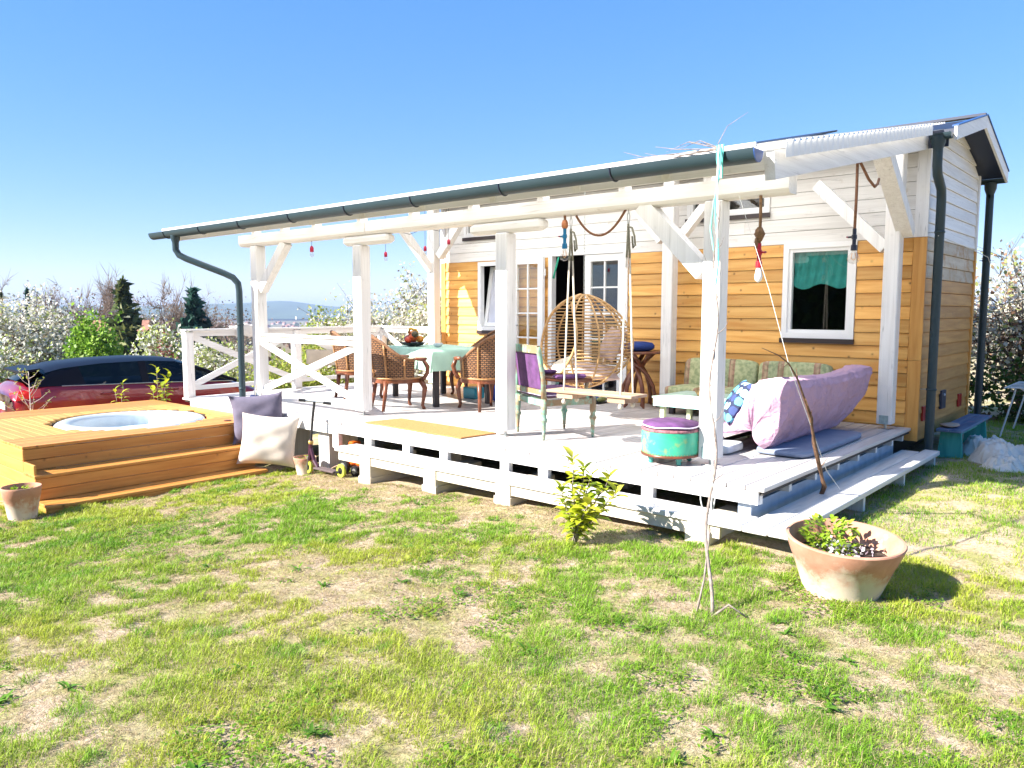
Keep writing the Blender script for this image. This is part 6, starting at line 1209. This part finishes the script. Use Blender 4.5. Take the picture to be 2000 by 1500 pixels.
for j, (a, b_) in enumerate(((-1, -1), (1, -1), (1, 1), (-1, 1))): Vb[:, j] = np.stack([cx + a * s_, cy + b_ * s_ * 0.7, cz - 2], 1); Vb[:, 4 + j] = np.stack([cx + a * s_, cy + b_ * s_ * 0.7, cz + hh], 1)
Vb[:, 8] = np.stack([cx - s_, cy, cz + hh * 1.7], 1); Vb[:, 9] = np.stack([cx + s_, cy, cz + hh * 1.7], 1)
fq = np.array([[0, 1, 5, 4], [1, 2, 6, 5], [2, 3, 7, 6], [3, 0, 4, 7], [4, 5, 9, 8], [6, 7, 8, 9], [5, 6, 9, 9], [7, 4, 8, 8]])
fq = fq[:6]; cb = np.tile(np.array([[0.6, 0.55, 0.5]] * 4 + [[0.4, 0.2, 0.15]] * 6), (k, 1))
tag(fastmesh('valley_town', Vb.reshape(-1, 3), (fq[None] + (np.arange(k) * 10)[:, None, None]).reshape(-1, 4), leaf_m, None, cb), 'scattered roofs of the distant town in the valley', None, None, 'stuff')
hillm = plain('hill_forest', (0.06, 0.09, 0.05), 0.95, 0.3, 0.004)
def hills(D, top, seed, amp):
    A = np.linspace(-0.5, 2.0, 220); Vh = []
    for i, a in enumerate(A):
        z = 8 + 30 * float(fbm(np.array(a * 6.0), np.array(seed * 1.7), seed)) + 34 * math.exp(-((a - 1.005) / 0.045) ** 2) + 14 * math.exp(-((a - 1.09) / 0.05) ** 2); d0 = D - 1200; 
        for d_, z_ in ((d0, -42), (D - 400, z * 0.6), (D, z), (D + 500, z * 0.3), (D + 900, -45)): Vh.append((2.19 - math.sin(a) * d_, -5.2 + math.cos(a) * d_, z_))
    Fh = [(i * 5 + j, (i + 1) * 5 + j, (i + 1) * 5 + j + 1, i * 5 + j + 1) for i in range(219) for j in range(4)]
    return tag(fastmesh('hills', Vh, Fh, hillm, None, None, True), 'low blue hills along the horizon', None, None, 'structure')
hills(5000, 62, 3, 1.0)
# hedge of trees behind the viewpoint, mirrored in the windows
for i, (x, y, h) in enumerate(((-16, -27, 6.0), (-9, -29, 6.6), (-2, -28, 5.8), (5, -28, 6.4), (12, -27, 6.0), (19, -25, 6.2))):
    tree('hedge_tree', 'green tree behind the viewpoint, ' + ('leftmost', 'second', 'third', 'fourth', 'fifth', 'last')[i] + ' of the row mirrored in the windows', 'tree', B_(x, y), h, (4.6, 2.0, h * 0.52), h * 0.5, 30, 9000, 0.55, [((0.05, 0.09, 0.02), 4), ((0.10, 0.16, 0.03), 3), ((0.03, 0.05, 0.015), 2)], 70 + i, 'trees mirrored in the windows', 6, 0.14)

# ------------------------------------------------------------------ garden plants
def leaf_blades(P, D_, L, W_, droop, rng):      # pointed leaves: base P, direction D_, six-vertex folded blade
    n = len(P); D_ = D_ / np.linalg.norm(D_, axis=1, keepdims=True); up = np.tile([[0, 0, 1.0]], (n, 1)); s = np.cross(D_, up); s /= np.linalg.norm(s, axis=1, keepdims=True) + 1e-9; nn = np.cross(s, D_); L = np.asarray(L)[:, None]; W_ = np.asarray(W_)[:, None]
    m1 = P + D_ * L * 0.35; m2 = P + D_ * L * 0.72 - nn * L * droop * 0.35; t = P + D_ * L - nn * L * droop
    V = np.stack([P, m1 + s * W_ + nn * W_ * 0.25, m2 + s * W_ * 0.75 + nn * W_ * 0.2, t, m2 - s * W_ * 0.75 + nn * W_ * 0.2, m1 - s * W_ + nn * W_ * 0.25, m1, m2], 1)
    f = np.array([[0, 1, 6, 6], [1, 2, 7, 6], [2, 3, 7, 7], [0, 6, 5, 5], [6, 7, 4, 5], [7, 3, 4, 4]]); f3 = []
    for q in f: f3 += [[q[0], q[1], q[2]]] + ([[q[0], q[2], q[3]]] if q[2] != q[3] else [])
    f3 = np.array(f3); return V.reshape(-1, 3), (f3[None] + (np.arange(n) * 8)[:, None, None]).reshape(-1, 3)
def leafy(name, label, cat, base, stems, L, pal, seed, per=14, group=None, wratio=0.22):
    rng = np.random.default_rng(seed); root = thing(name, label, cat, base, 0, group); P = []; Dd = []
    for (dx, dy, h) in stems:
        pts = [np.array([base[0] + dx * t ** 1.2, base[1] + dy * t ** 1.2, base[2] - 0.02 + h * t]) + rng.normal(size=3) * 0.006 for t in np.linspace(0, 1, 7)]
        MB().tube([tuple(p) for p in pts], list(np.linspace(0.008, 0.003, 7)), 6).build('stem', greybark, root, True)
        for k_ in range(per):
            t = 0.30 + 0.70 * (k_ / max(1, per - 1)); j = min(5, int(t * 6)); p = pts[j] + (pts[j + 1] - pts[j]) * (t * 6 - j); a = k_ * 2.4 + rng.uniform(-.4, .4); up_ = rng.uniform(0.05, 0.6) + (0.9 if t > 0.93 else 0); P.append(p); Dd.append([math.cos(a), math.sin(a), up_])
    P = np.array(P); Dd = np.array(Dd); n = len(P); Ls = L * rng.uniform(0.65, 1.15, n); V, F = leaf_blades(P, Dd, Ls, Ls * wratio, rng.uniform(0.1, 0.5, n).mean(), rng)
    f = fastmesh('foliage', V, F, leaf_m, root, np.repeat(pick(pal, n, rng, 0.25), 8, 0)); return root
LAU = [((0.46, 0.50, 0.03), 4), ((0.34, 0.42, 0.03), 3), ((0.54, 0.52, 0.06), 2), ((0.16, 0.24, 0.015), 0.8)]
bx, by = -1.02, -0.86
leafy('laurel_shrub', 'small yellow green laurel shrub on the lawn before the deck', 'shrub', (bx, by, gz(bx, by)), [(-0.02, 0.0, 0.62), (0.10, 0.05, 0.50), (0.22, 0.12, 0.52), (-0.10, -0.02, 0.40), (0.16, -0.05, 0.34), (0.28, 0.10, 0.40), (0.04, 0.08, 0.55), (0.05, -0.04, 0.25)], 0.125, LAU, 81, 26, None, 0.25)
leafy('laurel_shrub', 'upright laurel at the deck corner in front of the car', 'shrub', B_(-9.72, 0.15), [(0.0, 0.0, 1.42), (0.12, 0.08, 1.25), (-0.06, 0.10, 1.15), (0.08, 0.16, 1.33), (0.04, -0.10, 1.1)], 0.15, LAU, 82, 24)
leafy('laurel_shrub', 'smaller laurel left of the deck corner above the platform', 'shrub', B_(-9.75, -0.35), [(0.0, 0.0, 1.22), (0.08, -0.06, 1.08), (-0.05, -0.1, 1.12)], 0.12, LAU, 83, 20)
sp_ = thing('sapling', 'bare pale sapling with opening buds in front of the red car', 'sapling', B_(-9.9, -1.55)); b0 = Vector(B_(-9.9, -1.55)); rngs = np.random.default_rng(84)
MB().tube([tuple(b0), tuple(b0 + Vector((0.0, 0.01, 0.7))), tuple(b0 + Vector((0.02, 0.0, 1.45)))], [0.014, 0.011, 0.004], 6).build('trunk', plain('pale_bark', (0.50, 0.42, 0.38), 0.8), sp_, True); PB = []
for i in range(16):
    z = 0.72 + 0.045 * i; a = i * 2.4; l = 0.42 - 0.018 * i; d = Vector((0.25 * math.cos(a), math.sin(a), 0.65)).normalized(); p = b0 + Vector((0.005, 0.005, z)); q = p + d * l
    MB().tube([tuple(p), tuple(p.lerp(q, .5) + Vector((0, 0, -0.02))), tuple(q)], [0.006, 0.004, 0.002], 5).build('branch', MATS['pale_bark'], sp_, True); PB += [p.lerp(q, t) for t in (0.55, 0.7, 0.8, 0.9, 1.0)]
PB = np.array([tuple(p) for p in PB]); V, F = leaf_blades(PB, rngs.normal(size=(len(PB), 3)) + [0, 0, 0.6], np.full(len(PB), 0.045), np.full(len(PB), 0.012), 0.2, rngs); fastmesh('buds', V, F, leaf_m, sp_, np.repeat(pick(YEL, len(PB), rngs), 8, 0))
# terracotta pots
def terracotta(name, stain):
    m, n, b, o = newmat(name); tc = n.nodes.new('ShaderNodeTexCoord'); t1 = N(n, 'ShaderNodeTexNoise', Scale=7.0, Detail=7.0, Roughness=0.65); n.links.new(tc.outputs['Object'], t1.inputs[0]); t2 = N(n, 'ShaderNodeTexNoise', Scale=4.5, Detail=7.0, Roughness=0.72); n.links.new(tc.outputs['Object'], t2.inputs[0])
    c = ramp(n, t1.outputs[0], [(0.3, (0.40, 0.18, 0.11)), (0.7, (0.54, 0.29, 0.20))]).outputs[0]
    sx = N(n, 'ShaderNodeSeparateXYZ'); n.links.new(tc.outputs['Object'], sx.inputs[0]); ad = N(n, 'ShaderNodeMath', operation='MULTIPLY_ADD'); ad.inputs[1].default_value = -1.3; ad.inputs[2].default_value = stain; n.links.new(sx.outputs[2], ad.inputs[0])
    sm = N(n, 'ShaderNodeMath', operation='ADD'); n.links.new(ad.outputs[0], sm.inputs[0]); n.links.new(t2.outputs[0], sm.inputs[1]); r = ramp(n, sm.outputs[0], [(0.60, (0, 0, 0)), (0.66, (0.45, 0.45, 0.45)), (0.78, (1, 1, 1))]).outputs[0]
    n.links.new(mix(n, r, c, (0.60, 0.50, 0.40)), b.inputs['Base Color']); b.inputs['Roughness'].default_value = 0.9; bump(n, b, t1.outputs[0], 0.4, 0.006); return m
soil = plain('potting_soil', (0.06, 0.042, 0.03), 0.95, 0.4, 40, 0, None, 0.8)
def pot(name, label, c, R_, r_, h, stain, rim=0.3, tilt_=0.0, nleaf=0, L=0.05, pal=None, seed=0, off=(0, 0), sq=1.0, flowers=0, n=40, lr=0.5):
    root = thing(name, label, 'flower pot', (c[0], c[1], c[2])); tm = terracotta('terracotta_' + str(len(MATS)), stain); zr = h * (1 - rim)
    pr = [(r_ * 0.3, 0.0), (r_, 0.0), (r_ * 1.01, 0.01), (r_ + (R_ - r_) * (1 - rim) * 0.98, zr), (r_ + (R_ - r_) * (1 - rim) + 0.004, zr + 0.005), (R_ * 0.985, h - 0.02), (R_, h - 0.008), (R_ * 0.985, h), (R_ * 0.94, h), (R_ * 0.92, h - 0.02), (R_ * 0.80, h * 0.62)]
    po = MB().lathe(pr[:-1] + [pr[-1]], c, n).build('pot', tm, root, 'auto'); po.data.polygons[-1]
    MB().lathe([(0.001, 0.0), (R_ * 0.86, -0.004)], (c[0], c[1], c[2] + h * 0.66), 28).build('soil', soil, root)
    if tilt_: root.rotation_euler = tilt_
    if nleaf:
        rng = np.random.default_rng(seed); a = rng.uniform(0, 6.28, nleaf); q = R_ * 0.75 * np.sqrt(rng.uniform(0, 1, nleaf)) * lr * 2 * 0.7; P = np.stack([c[0] + off[0] + q * np.cos(a), c[1] + off[1] + q * np.sin(a), c[2] + h * 0.66 + rng.uniform(0, 1, nleaf) ** 1.5 * R_ * 0.55], 1)
        V, F = leaf_blades(P, np.stack([np.cos(a), np.sin(a), rng.uniform(0.1, 1.6, nleaf)], 1) + rng.normal(size=(nleaf, 3)) * 0.5, L * rng.uniform(0.6, 1.2, nleaf), L * 0.26 * np.ones(nleaf), 0.3, rng); tag(fastmesh('plants', V, F, leaf_m, root, np.repeat(pick(pal, nleaf, rng), 8, 0)), None, None, None, 'stuff')
        if flowers: 
            P = np.stack([c[0] + off[0] + 0.09 + rng.normal(size=flowers) * 0.07, c[1] + off[1] - 0.03 + rng.normal(size=flowers) * 0.06, c[2] + h * 0.72 + rng.uniform(0, 0.06, flowers)], 1); V, F = cards(P, 0.02, rng); tag(fastmesh('flowers', V, F, petal_m, root, np.repeat(pick([((0.74, 0.70, 0.72), 4), ((0.6, 0.5, 0.6), 1)], flowers, rng), 4, 0)), None, None, None, 'stuff')
    return root
PG = [((0.22, 0.34, 0.02), 4), ((0.34, 0.44, 0.04), 3), ((0.12, 0.22, 0.02), 2)]
bp = pot('terracotta_planter', 'big weathered terracotta planter on the lawn at the deck corner', (0.74, -0.63, gz(.7, -.6) - 0.015), 0.325, 0.205, 0.335, 0.38, 0.34, (0.05, 0.06, 0), 260, 0.05, PG, 90, (-0.09, 0.02), 1, 90, 56, 0.42)
pot('flower_pot', 'tall terracotta pot with sprouting plants at the left of the platform steps', (-5.80, -2.90, gz(-5.8, -3) - 0.01), 0.165, 0.115, 0.30, 0.36, 0.32, 0, 90, 0.05, PG, 91, (0, 0), 1, 0, 32)
pot('flower_pot', 'small terracotta pot between the ecru cushion and the scooter', (-5.40, -0.14, gz(-5.4, -.2) - 0.01), 0.13, 0.09, 0.20, 0.35, 0.3, 0, 26, 0.05, PG, 92, (0.02, 0), 1, 0, 28)

# ------------------------------------------------------------------ lawn
cr = Vector((math.cos(yaw), math.sin(yaw), 0)); cf = Vector((-math.sin(yaw) * math.cos(pitch), math.cos(yaw) * math.cos(pitch), -math.sin(pitch))); cu = cr.cross(cf)
def in_view(x, y, z, mg=0.06):
    dx, dy, dz = x - cam.location.x, y - cam.location.y, z - cam.location.z; f = dx * cf.x + dy * cf.y + dz * cf.z; r = (dx * cr.x + dy * cr.y) / f; u = (dx * cu.x + dy * cu.y + dz * cu.z) / f
    return (f > 0.4) & (np.abs(r) < 0.66 + mg) & (u > -0.495 - mg), f
def surf(x, y):
    z = ground_z(x, y); nw = np.clip(1 - np.maximum(np.abs(x + 3) - 9, 0) / 6, 0, 1)
    return z + nw * ((fbm(x * 1.1, y * 1.1, 3) - 0.5) * 0.06 + (fbm(x * 4, y * 4, 9) - 0.5) * 0.045)
def occupied(x, y):
    return ((x > -8.6) & (x < 0.0) & (y > 0.25) & (y < 3.8)) | ((x > HX0) & (x < 0.1) & (y > 3.8) & (y < 6.3)) | ((x > TX0) & (x < TX1 + 0.62) & (y > TY0) & (y < 0.1)) | (np.hypot(x - 0.74, y + 0.63) < 0.2) | ((x > -4.6) & (x < 0.3) & (y > -0.2) & (y < 0.26))
def blades(n, xr, yr, seed, kind):
    rng = np.random.default_rng(seed); x = rng.uniform(*xr, n); y = rng.uniform(*yr, n); z = surf(x, y); ok, f = in_view(x, y, z)
    cl_ = fbm(x * 2.0 + 7, y * 2.0, 21); cl2 = fbm(x * 9.0, y * 9.0 + 3, 22); d = 0.45 * cl_ + 0.55 * cl2
    bare = np.exp(-((y + 0.25) / 0.55) ** 2) * np.clip((-x - 0.2) / 1.5, 0, 1) * np.clip((x + 5.6) / 0.6, 0, 1)   # trodden soil along the step
    d = d - 0.20 * bare - 0.03 * np.clip((x + 2.5) * -0.3, 0, 1) * 0
    shade = np.clip((x - 0.3) / 0.4, 0, 1) * np.clip((y - 0.5) / 1, 0, 1)
    d = d + 0.055 * np.clip((x + 0.6) / 1.6, 0, 1) + 0.02 * np.clip((-x - 3.0) / 1.0, 0, 1)
    if kind == 'green': p = np.clip((d - 0.415) / 0.085, 0.06, 1)
    else: p = np.clip(1.0 - (d - 0.40) / 0.2, 0.3, 0.95)
    p = p * np.clip((9.0 / np.maximum(f, 2.5)) ** 0.7, 0.35, 1); keep = ok & (rng.uniform(0, 1, n) < p) & ~occupied(x, y); x, y, z, d, f = x[keep], y[keep], z[keep], d[keep], f[keep]; m = len(x)
    hue = fbm(x * 0.9, y * 0.9 + 9, 33); th = rng.uniform(0, 6.28, m); far = np.clip(f / 5.0, 0.75, 1.9)
    if kind == 'green':
        tuft = np.clip((d - 0.46) / 0.12, 0, 1); L = rng.uniform(0.016, 0.048, m) * (0.55 + 1.0 * tuft) ; lean = rng.uniform(0.35, 1.9, m); wd = 0.0016 * far * rng.uniform(0.7, 1.4, m)
        c1 = np.array([0.21, 0.37, 0.025]); c2 = np.array([0.38, 0.44, 0.045]); c3 = np.array([0.17, 0.33, 0.02]); k = np.clip((hue - 0.35) / 0.3, 0, 1)[:, None]
        C = (c1 * (1 - k) + c2 * k); dk = (fbm(x * 3.1 + 40, y * 3.1, 44) > 0.64)[:, None]; C = np.where(dk, c3, C) * rng.uniform(0.7, 1.35, (m, 1)); dry = rng.uniform(0, 1, (m, 1)) < 0.12; C = np.where(dry, np.array([0.50, 0.40, 0.20]) * rng.uniform(0.7, 1.2, (m, 1)), C)
    else:
        L = rng.uniform(0.02, 0.055, m); lean = rng.uniform(1.6, 4.0, m); wd = 0.0016 * far; C = np.array([0.52, 0.40, 0.24]) * rng.uniform(0.4, 1.25, (m, 1))
    dirx, diry = np.cos(th), np.sin(th); sx_, sy_ = -diry, dirx; hz = 1 / np.sqrt(1 + lean ** 2); b0 = np.stack([x, y, z - 0.004], 1); side = np.stack([sx_, sy_, 0 * x], 1) * wd[:, None]
    o1 = np.stack([dirx * lean * hz * 0.35, diry * lean * hz * 0.35, hz * 0.62], 1) * L[:, None]; o2 = np.stack([dirx * lean * hz, diry * lean * hz, hz * 0.9], 1) * L[:, None]
    V = np.stack([b0 - side, b0 + side, b0 + o1 + side * 0.8, b0 + o1 - side * 0.8, b0 + o2], 1).reshape(-1, 3); f3 = np.array([[0, 1, 2], [0, 2, 3], [3, 2, 4]]); F = (f3[None] + (np.arange(m) * 5)[:, None, None]).reshape(-1, 3)
    return V, F, np.repeat(C, 5, 0)
def lawn(name, label, parts):
    Vs = []; Fs = []; Cs = []; k = 0
    for V, F, C in parts: Vs.append(V); Fs.append(F + k); Cs.append(C); k += len(V)
    return tag(fastmesh(name, np.concatenate(Vs), np.concatenate(Fs), grass_m, None, np.concatenate(Cs)), label, None, None, 'stuff')
lawn('grass', 'short patchy green grass of the lawn', [blades(900000, (-6.8, 3.2), (-4.6, 0.3), 101, 'green'), blades(160000, (0.0, 4.5), (0.3, 9.5), 102, 'green'), blades(60000, (-16, -5.5), (-6, 1.5), 103, 'green')])
lawn('dry_grass', 'dry straw coloured stalks lying between the grass', [blades(420000, (-6.8, 3.2), (-4.6, 0.3), 104, 'dry'), blades(30000, (0.0, 4.5), (0.3, 8), 105, 'dry')])
# broad-leaved weeds and clover in patches
def clover(n, seed):
    rng = np.random.default_rng(seed); x = rng.uniform(-6.5, 3.0, n); y = rng.uniform(-4.6, -0.2, n); z = surf(x, y); ok, f = in_view(x, y, z); q = fbm(x * 2.1 + 90, y * 2.1, 71); keep = ok & (q > 0.60) & ~occupied(x, y) & (rng.uniform(0, 1, n) < np.clip((q - 0.6) / 0.08, 0, 1)); x, y, z = x[keep], y[keep], z[keep]; m = len(x)
    a = rng.uniform(0, 6.28, m); V, F = leaf_blades(np.stack([x, y, z + rng.uniform(0.002, 0.022, m)], 1), np.stack([np.cos(a), np.sin(a), rng.uniform(0.0, 0.9, m)], 1), rng.uniform(0.014, 0.032, m), np.full(m, 0.0055), 0.3, rng)
    return V, F, np.repeat(pick([((0.16, 0.30, 0.02), 4), ((0.10, 0.22, 0.015), 3), ((0.26, 0.36, 0.04), 2)], m, rng), 8, 0)
def rosettes(n, seed):
    rng = np.random.default_rng(seed); x = rng.uniform(-6, 3.0, n); y = rng.uniform(-4.4, -0.6, n); k = 14; z = surf(x, y); ok = in_view(x, y, z)[0] & ~occupied(x, y); x, y, z = x[ok], y[ok], z[ok]; m = len(x) * k
    a = rng.uniform(0, 6.28, m); P = np.repeat(np.stack([x, y, z + 0.004], 1), k, 0) + rng.normal(size=(m, 3)) * [0.012, 0.012, 0.002]; V, F = leaf_blades(P, np.stack([np.cos(a), np.sin(a), rng.uniform(0.1, 0.9, m)], 1), rng.uniform(0.035, 0.075, m), rng.uniform(0.004, 0.009, m), 0.35, rng)
    return V, F, np.repeat(pick([((0.09, 0.21, 0.02), 4), ((0.15, 0.30, 0.03), 3)], m, rng), 8, 0)
lawn('clover', 'low broad leaved clover and weeds in the lawn', [clover(110000, 110), rosettes(90, 111)])
# ------------------------------------------------------------------ haze
hm = bpy.data.materials.new('haze_air'); hm.use_nodes = True; hn = hm.node_tree; hn.nodes.clear(); ho = hn.nodes.new('ShaderNodeOutputMaterial'); pv = hn.nodes.new('ShaderNodeVolumePrincipled')
pv.inputs['Color'].default_value = (0.40, 0.53, 0.78, 1); pv.inputs['Density'].default_value = 0.00016; pv.inputs['Anisotropy'].default_value = 0.0; hn.links.new(pv.outputs[0], ho.inputs['Volume'])
hz_ = MB().box(-7400, 7400, -6500, 7400, -70, 84).build('haze', hm, None); tag(hz_, 'thin bluish haze over the valley', None, None, 'stuff')
